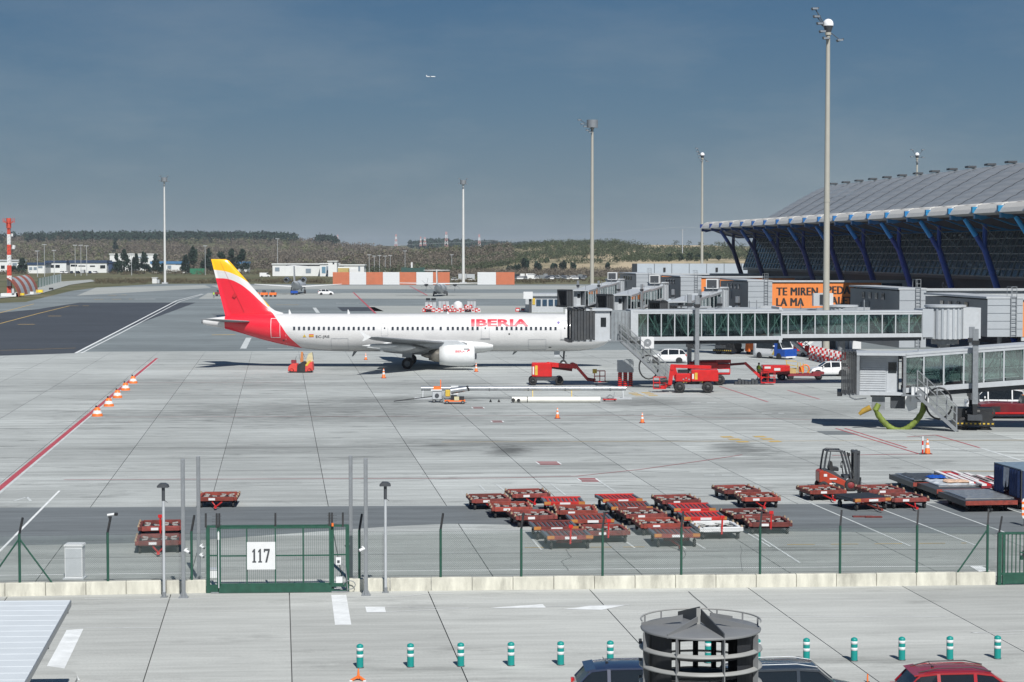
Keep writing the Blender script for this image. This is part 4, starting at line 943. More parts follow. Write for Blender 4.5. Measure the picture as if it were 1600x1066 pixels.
wr = NN(nt, 'ShaderNodeMapRange'); wr.inputs['From Min'].default_value = .3; wr.inputs['From Max'].default_value = .7; wr.inputs['To Min'].default_value = .54; wr.inputs['To Max'].default_value = .64; Lk(nzz.outputs['Fac'], wr.inputs['Value'])
wv = NN(nt, 'ShaderNodeCombineXYZ'); [Lk(wr.outputs[0], wv.inputs[k]) for k in range(3)]
# oily grime along the belly
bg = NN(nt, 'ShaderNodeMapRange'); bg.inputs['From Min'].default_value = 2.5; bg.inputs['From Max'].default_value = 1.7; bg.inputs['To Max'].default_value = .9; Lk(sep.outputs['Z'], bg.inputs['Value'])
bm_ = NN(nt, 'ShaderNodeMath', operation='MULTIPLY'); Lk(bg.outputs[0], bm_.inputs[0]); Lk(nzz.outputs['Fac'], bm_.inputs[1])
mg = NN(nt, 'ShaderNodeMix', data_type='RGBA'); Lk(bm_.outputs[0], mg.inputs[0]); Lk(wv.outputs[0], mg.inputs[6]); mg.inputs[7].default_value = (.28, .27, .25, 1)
m1 = NN(nt, 'ShaderNodeMix', data_type='RGBA'); Lk(r2_.outputs[0], m1.inputs[0]); Lk(mg.outputs[2], m1.inputs[6]); m1.inputs[7].default_value = (.68, .016, .035, 1)
m2_ = NN(nt, 'ShaderNodeMix', data_type='RGBA'); Lk(y_.outputs[0], m2_.inputs[0]); Lk(m1.outputs[2], m2_.inputs[6]); m2_.inputs[7].default_value = (.90, .46, .01, 1)
Lk(m2_.outputs[2], b.inputs['Base Color']); b.inputs['Roughness'].default_value = .32; b.inputs['Coat Weight'].default_value = .4; b.inputs['Coat Roughness'].default_value = .1
# fuselage
fu = MB(); SS = [0, .06, .15, .25, .4, .7, 1, 1.4, 1.9, 2.3, 2.8, 3.3, 4, 4.6, 5.3, 6]+[6+i for i in range(1, 24)]+[29.5+.75*i for i in range(1, 20)]+[44.1, 44.35, 44.5]; NR = 48
for s_ in SS:
    zc, rz_, ry_ = sec(s_)
    for k in range(NR): a = 2*math.pi*k/NR; fu.v.append((-s_, ry_*math.cos(a), zc+rz_*math.sin(a)))
for i in range(len(SS)-1):
    for k in range(NR): fu.f.append((i*NR+k, i*NR+(k+1) % NR, (i+1)*NR+(k+1) % NR, (i+1)*NR+k)); fu.m.append(0); fu.sm.append(True)
n0 = (len(SS)-1)*NR; fu.f.append(tuple(n0+k for k in range(NR))); fu.m.append(0); fu.sm.append(False)
fu.build('fuselage', m_af, air)
x = MB(); x.cyl((-44.45, 0, 4.92), (-44.62, 0, 4.92), .17, n=14); x.build('exhaust_cone', MT['dark'], air)
def patch(s0, s1, z0, z1, off=.014, ns=2, nz_=4, sgn=-1):
    vs = [skin(s0+(s1-s0)*i/ns, z0+(z1-z0)*j/nz_, off, sgn) for j in range(nz_+1) for i in range(ns+1)]
    fs = [(j*(ns+1)+i, j*(ns+1)+i+1, (j+1)*(ns+1)+i+1, (j+1)*(ns+1)+i) for j in range(nz_) for i in range(ns)]
    return vs, fs
m_win = M('cabin_window', (.035, .04, .05), .1, var=.3, dirt=0, spec=.8); m_line = M('panel_line', (.42, .43, .45), .6, dirt=0); m_wl = MT['white']; m_winf = M('window_frame', (.50, .51, .53), .4, dirt=0)
zw = 4.27
wpx = [462+7.72*i for i in range(17)]+[615+7.75*i for i in range(9)]+[689.5]+[700.6+7.65*i for i in range(7)]+[776.6+7.56*i for i in range(13)]
for px in wpx:
    s_ = (954-px)/14.326
    for sgn in (-1, 1):
        mb = MB(); mb.add(*patch(s_-.155, s_+.155, zw-.22, zw+.22, .012, 1, 3, sgn), smooth=True); w_ = mb.build('cabin_window', m_winf, air)
        mb = MB(); mb.add(*patch(s_-.115, s_+.115, zw-.18, zw+.18, .022, 1, 3, sgn)); mb.build('pane', m_win, w_)
def door(px0, px1, py0, py1, mat_line, win=True, sgn=-1, sill=False):
    s0, z1 = ps(px1, py0); s1, z0 = ps(px0, py1); w = .05; mb = MB()
    for a in ((s0, s0+w, z0, z1), (s1-w, s1, z0, z1), (s0, s1, z0, z0+w), (s0, s1, z1-w, z1)): mb.add(*patch(*a, .016, 2, 8, sgn))
    o = mb.build('door_outline', mat_line, air)
    if win: mb = MB(); mb.add(*patch((s0+s1)/2-.07, (s0+s1)/2+.07, zw-.05, zw+.12, .02, 1, 2, sgn)); mb.build('door_window', m_win, o)
    if sill: mb = MB(); mb.add(*patch(s0-.08, s1+.08, z0-.06, z0, .05, 2, 1, sgn)); mb.build('door_sill', MT['grey'], o)
door(425, 440, 497, 527, m_wl, False); door(597, 608, 504, 524, m_line, True); door(752, 765, 503.5, 528, m_line, True, sill=True); door(875.5, 888, 500.5, 529, m_line, True, sill=True)
door(519, 546, 527.5, 546.5, m_line, False); door(825, 853, 529, 546, m_line, False)
mb = MB()
for a in (449, 480, 514, 549, 583, 612, 670, 712, 748, 790, 832, 868): s_ = (954-a)/14.326; mb.add(*patch(s_, s_+.03, 2.2, 5.6, .008, 1, 8))
mb.build('skin_seam', M('skin_seam_line', (.60, .61, .62), .5, dirt=0), air)
mb = MB(); mb.add(*patch((954-492.5)/14.326, (954-485)/14.326, HZ(527, 213), HZ(522.5, 213), .015)); fl = mb.build('flag', M('flag_red', (.6, .03, .03), .5), air)
mb = MB(); mb.add(*patch((954-492.5)/14.326, (954-485)/14.326, HZ(526, 213), HZ(523.6, 213), .02)); mb.build('flag_stripe', MT['yellow'], fl)
def skin_text(body, px0, px1, py0, py1, mat, bold, name, rows_=7):
    v_, f_ = text_mb(body, 1.0, 0.0, bold)
    bm = bmesh.new(); bv = [bm.verts.new(v) for v in v_]
    for f in f_:
        try: bm.faces.new([bv[i] for i in f])
        except ValueError: pass
    bmesh.ops.remove_doubles(bm, verts=bm.verts, dist=1e-4)
    xs = [v.co.x for v in bm.verts]; zs = [v.co.z for v in bm.verts]; x0, x1, z0, z1 = min(xs), max(xs), min(zs), max(zs)
    for k in range(1, rows_): bmesh.ops.bisect_plane(bm, geom=bm.verts[:]+bm.edges[:]+bm.faces[:], plane_co=(0, 0, z0+(z1-z0)*k/rows_), plane_no=(0, 0, 1))
    sa, za = ps(px0, py1); sb, zb_ = ps(px1, py0)
    for v in bm.verts: v.co = skin(sa+(sb-sa)*(v.co.x-x0)/(x1-x0), za+(zb_-za)*(v.co.z-z0)/(z1-z0), .02)
    me = bpy.data.meshes.new(name); bm.to_mesh(me); bm.free(); me.materials.append(mat); o = bpy.data.objects.new(name, me); COL.objects.link(o); o.parent = air; return o
m_ibr = M('red_lettering', (.62, .02, .05), .4, dirt=0, var=.02)
skin_text('IBERIA', 736.5, 826, 498.3, 509.0, m_ibr, .04, 'title_lettering')
skin_text('EC-JRE', 495.6, 517, 523, 528, MT['dark'], .01, 'registration_lettering')
mb = MB(); s_ = (954-872)/14.326; mb.add([skin(s_+.14*math.cos(a), HZ(504.7, 213)+.14*math.sin(a), .02) for a in [k*math.pi/6 for k in range(12)]], [tuple(range(12))]); mb.build('round_emblem', M('violet_emblem', (.10, .06, .28), .5), air)
mb = MB(); s_ = (954-478)/14.326; z = HZ(525, 213); mb.add([skin(s_-.2, z-.15, .02), skin(s_+.2, z-.15, .02), skin(s_, z+.17, .02)], [(0, 1, 2)]); mb.build('yellow_triangle_mark', MT['yellow'], air)
mb = MB(); mb.add(*patch((954-797)/14.326, (954-794.5)/14.326, HZ(523, 213), HZ(521, 213), .02)); mb.add(*patch((954-861)/14.326, (954-857)/14.326, HZ(544, 213), HZ(542.5, 213), .02)); mb.add(*patch((954-446)/14.326, (954-443.5)/14.326, HZ(533, 214), HZ(531, 214), .02)); mb.build('vent_port', MT['black'], air)
# cockpit windows
mb = MB()
for sgn in (-1, 1):
    for (a, c, z0, z1) in ((1.15, 1.6, 4.05, 4.42), (1.75, 2.25, 4.1, 4.75), (2.4, 2.95, 4.2, 4.75)): mb.add(*patch(a, c, z0, z1, .02, 2, 3, sgn))
mb.build('cockpit_window', MT['dglass'], air)
for px, h, w in ((453, .42, .30), (545, .42, .3), (886, .5, .4), (700, .25, .25)):
    s_ = (954-px)/14.326; mb = MB(); mb.prism([(-s_-w/2, 5.8), (-s_+w/2, 5.8), (-s_-w*.15, 5.83+h), (-s_-w*.45, 5.83+h)], -.03, .03); mb.build('antenna', MT['white'], air)
for px, h in ((555, .55), (806, .35)):
    s_ = (954-px)/14.326; mb = MB(); mb.prism([(-s_-.2, 1.72), (-s_+.2, 1.72), (-s_-.25, 1.7-h), (-s_-.4, 1.7-h)], -.03, .03); mb.build('antenna', MT['grey'], air)
# fin
def foil(sLE, sTE, z, th, n=9, y0=0, vert=True):
    up_ = []; t_ = th
    for k in range(n):
        u = k/(n-1); x_ = sLE+(sTE-sLE)*u; y = t_*(2.6*math.sqrt(u)*(1-u)**.9+.03*(1-u)); up_.append((x_, y))
    return up_
def vfin(stations, mat, name):
    mb = MB(); n = 9; ring = 2*n
    for (sL, sT, z, th) in stations:
        p_ = foil(sL, sT, z, th, n)
        for x_, y in p_: mb.v.append((-x_, -y, z))
        for x_, y in reversed(p_): mb.v.append((-x_, y, z))
    for i in range(len(stations)-1):
        for k in range(ring): mb.f.append((i*ring+k, i*ring+(k+1) % ring, (i+1)*ring+(k+1) % ring, (i+1)*ring+k)); mb.m.append(0); mb.sm.append(True)
    mb.f.append(tuple((len(stations)-1)*ring+k for k in range(ring))); mb.m.append(0); mb.sm.append(False)
    return mb.build(name, mat, air)
(sTt, zT), (sTl, _), (sBl, zBl), (sDf, zD), (sBt, zBt) = ps(330, 404.5), ps(355.7, 405), ps(424.8, 483), ps(444, 489.5), ps(351.6, 493)
st = []
zk = [5.2, 5.9, 6.15, 6.5, 7, 8, 9, 10, 11, 11.6, 11.76]
for z in zk:
    t = (z-zBt)/(zT-zBt); tr = sBt+(sTt-sBt)*t; u = (z-zBl)/(zT-zBl); le = sBl+(sTl-sBl)*u
    if z < zBl: le = sBl+(sDf-sBl)*((zBl-z)/(zBl-zD))**1.4 if z > zD-.01 else sDf
    if z > 11.7: le += .25
    st.append((le, tr, z, .30*(1-.55*max(0, t)) if z < 11.7 else .05))
vfin(st, m_af, 'tail_fin')
mb = MB(); mb.bar((-(sBt-2.1), -.31, 6.0), (-(sTt-1.0), -.13, 11.5), .03, .02); mb.build('rudder_seam', M('dark_red_seam', (.35, .02, .03), .5), air)
mb = MB(); (a, za), (c, zc2) = ps(363, 466), ps(371, 458); mb.add([(-(a+c)/2, -.36, za), (-c, -.36, (za+zc2)/2+.03), (-(a+c)/2, -.36, zc2), (-a, -.36, (za+zc2)/2-.03)], [(0, 1, 2, 3)]); mb.build('rudder_patch', M('deep_red_patch', (.48, .01, .02), .4), air)
# wings and tailplanes
def wing(stations, mat, name, n=10, parent=None):
    mb = MB(); ring = 2*n-2
    for (y, sL, sT, z, th) in stations:
        up_ = []; lo_ = []
        for k in range(n):
            u = (k/(n-1))**1.3; x_ = sL+(sT-sL)*u; t_ = th*(2.5*math.sqrt(u)*(1-u)); up_.append((-x_, y, z+t_*.62)); lo_.append((-x_, y, z-t_*.38))
        mb.v += up_+lo_[-2:0:-1]
    for i in range(len(stations)-1):
        for k in range(ring): mb.f.append((i*ring+k, i*ring+(k+1) % ring, (i+1)*ring+(k+1) % ring, (i+1)*ring+k)); mb.m.append(0); mb.sm.append(True)
    mb.f.append(tuple((len(stations)-1)*ring+k for k in range(ring))); mb.m.append(0); mb.sm.append(False)
    return mb.build(name, mat, parent or air)
m_wing = M('grey_wing_paint', (.20, .215, .23), .4, var=.08, dirt=.3, scale=.8)
for sg in (-1, 1):
    wing([(sg*1.2, 14.9, 23.3, 2.55, .55), (sg*2.2, 15.6, 23.3, 2.62, .50), (sg*6.4, 18.2, 23.7, 2.95, .42), (sg*11.5, 21.0, 25.0, 3.42, .30), (sg*16.6, 23.8, 25.7, 3.92, .17), (sg*17.0, 24.2, 25.5, 4.0, .04)], m_wing, 'wing')
    mb = MB(); yy = sg*17.02; mb.prism([(-24.9, 4.0), (-26.0, 4.62), (-26.2, 4.66), (-25.6, 4.0), (-25.8, 3.6), (-25.65, 3.6)], yy-.03, yy+.03); mb.build('wingtip_fence', MT['white'], air)
    for (y, sa, sb, r) in ((3.9, 19.8, 25.1, .52), (8.2, 20.8, 26.0, .46), (12.4, 22.4, 26.2, .24)):
        z = 2.3+.087*(y-2)-.30; mb = MB(); nL = 9
        mb.lathe((0, sg*y, z), [(max(.01, r*math.sin(math.pi*min(1, (k/nL))**.8)), -(sa+(sb-sa)*k/nL)) for k in range(nL+1)], 14, axis='x'); mb.build('flap_fairing', MT['white'], air)
    mb = MB(); mb.prism([(-22.6, 2.55), (-24.6, 2.0), (-24.75, 2.1), (-22.6, 2.85)], min(sg*2.4, sg*6.2), max(sg*2.4, sg*6.2)); mb.build('flap', MT['grey'], air)
    wing([(sg*.6, 38.9, 42.7, 4.95, .26), (sg*6.2, 42.4, 44.0, 5.42, .10)], m_wing, 'tailplane')
    # engine
    ey = sg*5.75; ez = 1.56
    mb = MB(); mb.lathe((0, ey, ez), [(.86, -14.82), (.93, -14.70), (1.03, -14.76), (1.12, -15.1), (1.17, -15.8), (1.17, -16.6), (1.10, -17.6), (.98, -18.45), (.93, -18.45), (.80, -17.4)], 36, axis='x'); nac = mb.build('engine_cowling', MT['white'], air)
    mb = MB(); mb.lathe((0, ey, ez), [(.86, -14.82), (.80, -15.4), (.82, -15.9), (.01, -15.9)], 30, axis='x'); mb.lathe((0, ey, ez), [(.01, -15.35), (.2, -15.6), (.25, -15.85)], 16, 1, axis='x'); mb.build('engine_fan', [MT['black'], MT['grey']], nac)
    mb = MB(); mb.lathe((0, ey, ez), [(.78, -18.0), (.70, -18.8), (.50, -19.6), (.44, -19.6), (.40, -19.0)], 26, axis='x'); mb.lathe((0, ey, ez), [(.36, -19.2), (.25, -19.9), (.06, -20.4), (.01, -20.42)], 16, axis='x'); mb.build('exhaust_nozzle', M('burnt_metal', (.24, .225, .20), .4, metal=.7, dirt=.4), nac)
    mb = MB(); mb.prism([(-15.4, ez+1.05), (-16.6, ez+1.62), (-20.2, ez+1.55), (-21.0, ez+1.2), (-18.6, ez+.6), (-16.4, ez+1.0)], ey-.2, ey+.2); mb.build('engine_pylon', MT['lgrey'], nac, bevel=.08)
    if sg < 0:
        v_, f_ = text_mb('IBERIA', .30, .0, .01, 1.25); mb = MB(); mb.add([(v.x-16.25, ey-math.sqrt(max(.1, 1.19**2-(v.z+.38)**2)), ez+.38+v.z) for v in v_], f_); mb.build('cowling_lettering', M('small_red_lettering', (.6, .05, .07), .5), nac)
        mb = MB(); mb.add([(-15.55, ey-1.14, ez+.42), (-15.2, ey-1.08, ez+.62), (-15.15, ey-1.05, ez+.72), (-15.5, ey-1.12, ez+.58)], [(0, 1, 2, 3)]); mb.build('cowling_emblem', m_ibr, nac)
        mb = MB(); mb.add([(-15.85, ey-1.02, ez+.70), (-15.3, ey-.98, ez+.70), (-15.3, ey-.95, ez+.78), (-15.85, ey-.98, ez+.78)], [(0, 1, 2, 3)]); mb.build('cowling_marking', MT['dark'], nac)
    # main gear
    g = bpy.data.objects.new('main_landing_gear', None); COL.objects.link(g); g.parent = air; g.location = (-21.97, sg*3.8, 0)
    mb = MB(); mb.cyl((0, 0, .6), (0, 0, 2.7), .14, n=12); mb.bar((0, 0, 1.1), (.9, 0, 2.6), .12); mb.bar((0, sg*-.1, 1.3), (0, -sg*1.7, 2.5), .12); mb.cyl((0, -.5, .6), (0, .5, .6), .1, n=10); mb.build('strut', MT['lgrey'], g)
    mb = MB(); mb.box(-.55, .5, sg*.25-.03, sg*.25+.03, 1.25, 2.75); mb.build('gear_door', MT['lgrey'], g)
    for s2 in (-1, 1): wheel(g, 0, s2*.42, .60, .60, .40, MT['grey'])
fb = MB()
for i in range(15):
    s_ = 12.8+i*.9; t = math.sin(math.pi*(i/14))**.5; zc = 2.35; ry_ = 1.6+.75*t; rz_ = .5+.55*t
    for k in range(24): a = 2*math.pi*k/24; fb.v.append((-s_, ry_*math.cos(a), zc+rz_*math.sin(a)))
for i in range(14):
    for k in range(24): fb.f.append((i*24+k, i*24+(k+1) % 24, (i+1)*24+(k+1) % 24, (i+1)*24+k)); fb.m.append(0); fb.sm.append(True)
fb.build('belly_fairing', MT['white'], air)
g = bpy.data.objects.new('nose_landing_gear', None); COL.objects.link(g); g.parent = air; g.location = (-5.15, 0, 0)
mb = MB(); mb.cyl((0, 0, .38), (.1, 0, 1.9), .1, n=10); mb.bar((0, 0, .9), (-.9, 0, 1.8), .09); mb.bar((.3, -.35, 1.2), (.3, .35, 1.2), .07); mb.cyl((0, -.3, .38), (0, .3, .38), .07, n=8); mb.bar((.1, 0, .7), (.5, 0, .3), .08); mb.build('strut', MT['dark'], g)
mb = MB(); mb.box(-1.0, -.4, -.5, -.44, 1.15, 1.8); mb.box(-1.0, -.4, .44, .5, 1.15, 1.8); mb.build('gear_door', MT['lgrey'], g)
for s2 in (-1, 1): wheel(g, 0, s2*.25, .38, .38, .2, MT['lgrey'])

# ------------------------------------------------------------------ far aircraft
def far_jet(X, Y, yaw):
    t = thing('small_jet', (X, Y, 0), yaw, 'small grey regional jet seen tail-on beyond the airliner tail', 'jet')     # tail towards -y
    mb = MB(); n = 20; st = [(-17, .15, 3.6), (-15.5, .7, 3.3), (-13, 1.15, 2.8), (-9, 1.35, 2.5), (14, 1.35, 2.5), (17, 1.0, 2.3), (19, .2, 2.1)]
    mb.lathe((0, 0, 0), [(r, y) for y, r, z in st], n, axis='y')
    for i, (y, r, z) in enumerate(st):
        for k in range(n): v = mb.v[i*n+k]; mb.v[i*n+k] = (v[0], v[1], v[2]+z)
    mb.build('fuselage', MT['lgrey'], t)
    for s_ in (-1, 1):
        mb = MB(); mb.prism([(0, 1.9), (s_*13, 2.8), (s_*13, 2.9), (0, 2.3)], -2, 1); mb.build('wing', MT['white'], t)
        mb = MB(); mb.lathe((s_*2.5, 0, 4.3), [(.55, -14.6), (.75, -13.5), (.85, -11.5), (.72, -10.6), (.5, -10.8)], 18, axis='y'); e_ = mb.build('engine', MT['lgrey'], t)
        mb = MB(); mb.lathe((s_*2.5, 0, 4.3), [(.5, -14.3), (.2, -13.9), (.01, -13.9)], 14, axis='y'); mb.build('engine_core', MT['black'], e_)
        mb = MB(); mb.box(min(s_*1, s_*1.9), max(s_*1, s_*1.9), -13.2, -11.5, 4.1, 4.35); mb.build('engine_pylon', MT['lgrey'], t)
        mb = MB(); mb.cyl((s_*2, -.5, .9), (s_*2, -.5, 2.2), .15, n=8); mb.build('gear_strut', MT['grey'], t); wheel(t, s_*2.0, -.5, .5, .5, .6, MT['grey'], rz=R(90))
        mb = MB(); mb.prism([(0, 8.35), (s_*4.1, 8.2), (s_*4.1, 8.3), (0, 8.6)], -17.5, -15.3); mb.build('tailplane', MT['white'], t)
    mb = MB(); mb.prism([(-18, 8.4), (-15.6, 8.4), (-12.6, 4), (-16.5, 3.9)], -.14, .14, axis='x'); mb.build('tail_fin', MT['lgrey'], t)
    mb = MB(); mb.cyl((0, 13, .5), (0, 13, 1.5), .15, n=8); mb.build('nose_gear', MT['grey'], t)
far_jet(G(440, 464).x, 590, R(2))
def far_prop(X, Y, yaw):
    t = thing('turboprop_plane', (X, Y, 0), yaw, 'high-winged turboprop plane seen tail-on in front of the orange barrier', 'plane')
    mb = MB(); n = 18; st = [(-13, .15, 3.4), (-11, .6, 3.0), (-7, 1.15, 2.35), (-3, 1.4, 2.0), (9, 1.4, 1.9), (12, .9, 1.7), (13.5, .15, 1.5)]
    mb.lathe((0, 0, 0), [(r, y) for y, r, z in st], n, axis='y')
    for i, (y, r, z) in enumerate(st):
        for k in range(n): v = mb.v[i*n+k]; mb.v[i*n+k] = (v[0], v[1], v[2]+z)
    mb.build('fuselage', MT['lgrey'], t)
    for s_ in (-1, 1):
        mb = MB(); mb.prism([(0, 3.3), (s_*12, 3.6), (s_*12, 3.72), (0, 3.62)], 0, 2.4); mb.build('wing', MT['white'], t)
        mb = MB(); mb.lathe((s_*4.1, 0, 3.1), [(.1, -1), (.45, .5), (.5, 3), (.2, 4.4)], 12, axis='y'); e_ = mb.build('engine', MT['dark'], t)
        mb = MB(); [mb.bar((s_*4.1, 4.3, 3.1), (s_*4.1+1.9*math.cos(a), 4.3, 3.1+1.9*math.sin(a)), .18, .05) for a in [R(20+60*k) for k in range(6)]]; mb.build('propeller', MT['dark'], e_)
        mb = MB(); mb.box(min(s_*1, s_*2), max(s_*1, s_*2), 0, 2, .5, 1.3); mb.build('gear_fairing', MT['dark'], t); wheel(t, s_*1.9, 1, .45, .45, .4, MT['grey'], rz=R(90))
        mb = MB(); mb.prism([(0, 7.3), (s_*3.6, 7.35), (s_*3.6, 7.45), (0, 7.5)], -13.6, -12); mb.build('tailplane', MT['white'], t)
    mb = MB(); mb.prism([(-13.8, 7.6), (-12.0, 7.6), (-9.5, 3.3), (-12.8, 3.4)], -.14, .14, axis='x'); mb.build('tail_fin', MT['white'], t)
    mb = MB(); mb.box(-1.0, 1.0, -7.2, -6.4, 2.5, 3.0); mb.build('tail_stripe', MT['dred'], t)
far_prop(G(685, 464).x, 560, R(-2))
t = thing('flying_airliner', AT(673, 120, 7600), 0, 'tiny white airliner flying high in the blue sky', 'plane')
mb = MB(); mb.lathe((0, 0, 0), [(.1, -17), (1.5, -14), (1.9, -8), (1.9, 13), (1.2, 17), (.1, 18.5)], 12, axis='x'); mb.build('fuselage', MT['white'], t)
for s_ in (-1, 1):
    mb = MB(); mb.add([(5, 0, -1), (-2, s_*17, .6), (-4, s_*17, .6), (-3, 0, -1), (5, 0, -.6), (-2, s_*17, .75), (-4, s_*17, .75), (-3, 0, -.6)], [(0, 1, 2, 3), (4, 7, 6, 5), (0, 4, 5, 1), (3, 2, 6, 7)]); mb.build('wing', MT['lgrey'], t)
mb = MB(); mb.prism([(-17, 1), (-12, 1.5), (-16, 6.5), (-18, 6.5)], -.2, .2); mb.build('tail_fin', MT['white'], t)
# ------------------------------------------------------------------ tall light masts
m_mast = M('mast_paint', (.37, .36, .315), .55, var=.05, dirt=.2, dirtcol=(.4, .38, .34), scale=.6)
m_dome = M('white_dome', (.75, .76, .78), .35, var=.03, dirt=.1)
def mast(px, Y, top_py, label, dome='dome', r0=.55, arms='left', mat=None):
    X = PX(px, Y); H = HZ(top_py, Y); t = thing('light_mast', (X, Y, 0), 0, label, 'light mast', 'tall floodlight masts around the apron')
    mb = MB(); mb.cyl((0, 0, -.1), (0, 0, H-1.2), r0, r0*.55, 18); mb.build('mast_pole', mat or m_mast, t)
    for z0_, z1_ in ((H*.47, H*.47+.35), (H-1.4, H-1.1)): mb = MB(); mb.cyl((0, 0, z0_), (0, 0, z1_), r0*.85, r0*.85, 16); mb.build('mast_collar', mat or m_mast, t)
    mb = MB(); mb.box(-r0*2.2, r0*2.2, -r0*2, r0*2, -.05, .5); mb.build('mast_base', MT['lgrey'], t)
    if dome == 'dome': mb = MB(); mb.lathe((0, 0, H-.3), [(.60, -.05), (.62, .2), (.52, .5), (.3, .7), (.01, .78)], 20); mb.build('dome', m_dome, t); mb = MB(); mb.cyl((0, 0, H-1.1), (0, 0, H-.35), .32, .58, 16); mb.build('dome_seat', MT['dark'], t)
    else: mb = MB(); mb.cyl((0, 0, H-1.0), (0, 0, H+.6), 1.15, 1.2, 18); mb.build('head_frame', MT['galv'], t)
    arm = MB(); pos = []
    if arms == 'left': pos = [(-1.6, 1.6), (-1.4, .7), (-1.0, -.1), (-.7, -1.0), (-.3, -1.8), (1.3, -2.0)]
    elif arms == 'leftlow': pos = [(-2.7, .6), (-2.1, -.2), (-1.5, -.8), (-1.0, -1.6), (-.4, -2.0)]
    else: pos = [(-1.5, 1.2), (1.5, 1.2), (-1.6, -.7), (1.6, -.9), (0, -2.2)]
    for x, z in pos: arm.bar((0, 0, H-.9), (x, -.4, H+z), .09)
    arm.build('lamp_arm', MT['dark'], t)
    for x, z in pos:
        l_ = MB(); l_.prism([(-.42, .12), (.42, .07), (.38, -.10), (-.34, -.15)], -.3, .3, 0, 'y', Matrix.Translation((x, -.4, H+z)) @ Matrix.Rotation(R(random.uniform(-15, 15)), 4, 'Y')); fl_ = l_.build('floodlight', MT['dark'], t)
        l_ = MB(); l_.box(x-.3, x+.3, -.85, -.8, H+z-.14, H+z+.06); l_.build('lamp_glass', MT['silver'], fl_)
    return t
mast(1291, 229, 36, 'tallest light mast with white dome, standing in front of the terminal', r0=.42)
mast(925, 416, 192, 'light mast rising behind the airliner nose with open frame head', 'frame', .46, 'leftlow')
mast(1096.5, 552, 241, 'light mast with white dome beside the far left end of the terminal roof', r0=.44)
mast(1431, 552, 241, 'light mast whose head shows just above the terminal roof', r0=.44, arms='both')
mast(724, 776, 284, 'white light mast standing near the gap in the orange barrier', 'frame', .62, 'both', mat=M('white_mast_paint', (.60, .61, .60), .5, var=.04, dirt=.15))
mast(258, 770, 280, 'white light mast on the far grass left of the airliner tail', 'frame', .50, 'both', mat=MATS['white_mast_paint'])
p_ = G(258, 443); t = thing('equipment_cabinet', p_+Vector((-2.5, 0, 0)), 0, 'small white cabinet at the foot of the left white mast', 'cabinet'); mb = MB(); mb.box(-2.4, -.6, -1, 1, 0, 2.2); mb.box(-2.6, -.4, -1.2, 1.2, 2.2, 2.4); mb.build('cabinet_body', MT['white'], t); mb = MB(); mb.box(-.4, .4, -1, 1, 0, 1.5); mb.build('cabinet_annex', MT['lgrey'], t)

# red and white radar tower, far left
Y = 554.0; t = thing('radar_tower', (PX(15, Y), Y, 0), 0, 'slim red and white banded tower at the far left', 'tower')
n = 7; H = HZ(350, Y)
for k in range(n):
    z0, z1 = H*k/n, H*(k+1)/n; mb = MB(); w = .46-.03*k
    for sx_ in (-1, 1):
        for sy_ in (-1, 1): mb.bar((sx_*w, sy_*w, z0), (sx_*w, sy_*w, z1), .24)
    for q_ in range(3):
        za, zb_ = z0+(z1-z0)*q_/3, z0+(z1-z0)*(q_+1)/3
        for sy_ in (-1, 1): mb.bar((-w, sy_*w, za), (w, sy_*w, zb_), .16); mb.bar((sy_*w, -w, za), (sy_*w, w, zb_), .16)
    mb.box(-w*.8, w*.8, -w*.8, w*.8, z0, z1); mb.build('tower_section', MT['white'] if k % 2 else M('signal_red', (.55, .07, .04), .5, dirt=.2), t)
mb = MB()
for k in range(12): a = 2*math.pi*k/12; mb.bar((.5*math.cos(a), .5*math.sin(a), H), (1.6*math.cos(a), 1.6*math.sin(a), H+.9), .1); mb.bar((1.6*math.cos(a), 1.6*math.sin(a), H+.3), (1.6*math.cos(a), 1.6*math.sin(a), H+1.6), .1)
mb.cyl((0, 0, H-1.2), (0, 0, H+1.6), .7, n=10); mb.build('antenna_crown', MATS['signal_red'], t)
mb = MB(); mb.cyl((.9, 0, H-3.5), (.9, 0, H-2.7), .3, n=8); mb.cyl((1.2, 0, H-7), (1.4, 0, H-6), .5, n=8); mb.build('side_dish', MT['white'], t)
mb = MB(); mb.box(-2, 2.2, -1.5, 1.5, -.1, .9); mb.build('tower_base', MT['white'], t); mb = MB(); mb.box(1.1, 1.8, -2, -1.2, .9, 2.2); mb.build('tower_cabinet', MT['lgrey'], t)
# curved jet blast deflector: seven striped curved panels
t = thing('blast_deflector', G(58, 458), 0, 'curved red and white striped blast deflector at the far left', 'blast deflector')
B0, B1 = G(30, 463.5), G(60, 454.5); o_ = t.location.copy()
for k in range(7):
    mb = MB(); vs = []; nn = 7
    for j in range(nn+1):
        u = j/nn; dx = -2.6*(1-math.cos(u*1.25))/(1-math.cos(1.25))*1.0-1.2*u; z = 5.2*math.sin(u*1.25)/math.sin(1.25)
        for e_ in (k/7, (k+.94)/7): p_ = B0.lerp(B1, e_); vs.append(Vector((p_.x+dx*.9, p_.y, z))-o_)
    vs += [v+Vector((-.25, .1, -.1)) for v in vs]; m_ = 2*(nn+1)
    fs = [(2*j, 2*j+1, 2*j+3, 2*j+2) for j in range(nn)]+[(m_+2*j, m_+2*j+2, m_+2*j+3, m_+2*j+1) for j in range(nn)]+[(2*j, 2*j+2, m_+2*j+2, m_+2*j) for j in range(nn)]+[(2*j+1, m_+2*j+1, m_+2*j+3, 2*j+3) for j in range(nn)]
    mb.add(vs, fs); mb.build('curved_panel', M('rust_stripe', (.33, .085, .045), .6, dirt=.3) if k % 2 == 0 else MT['lgrey'], t)
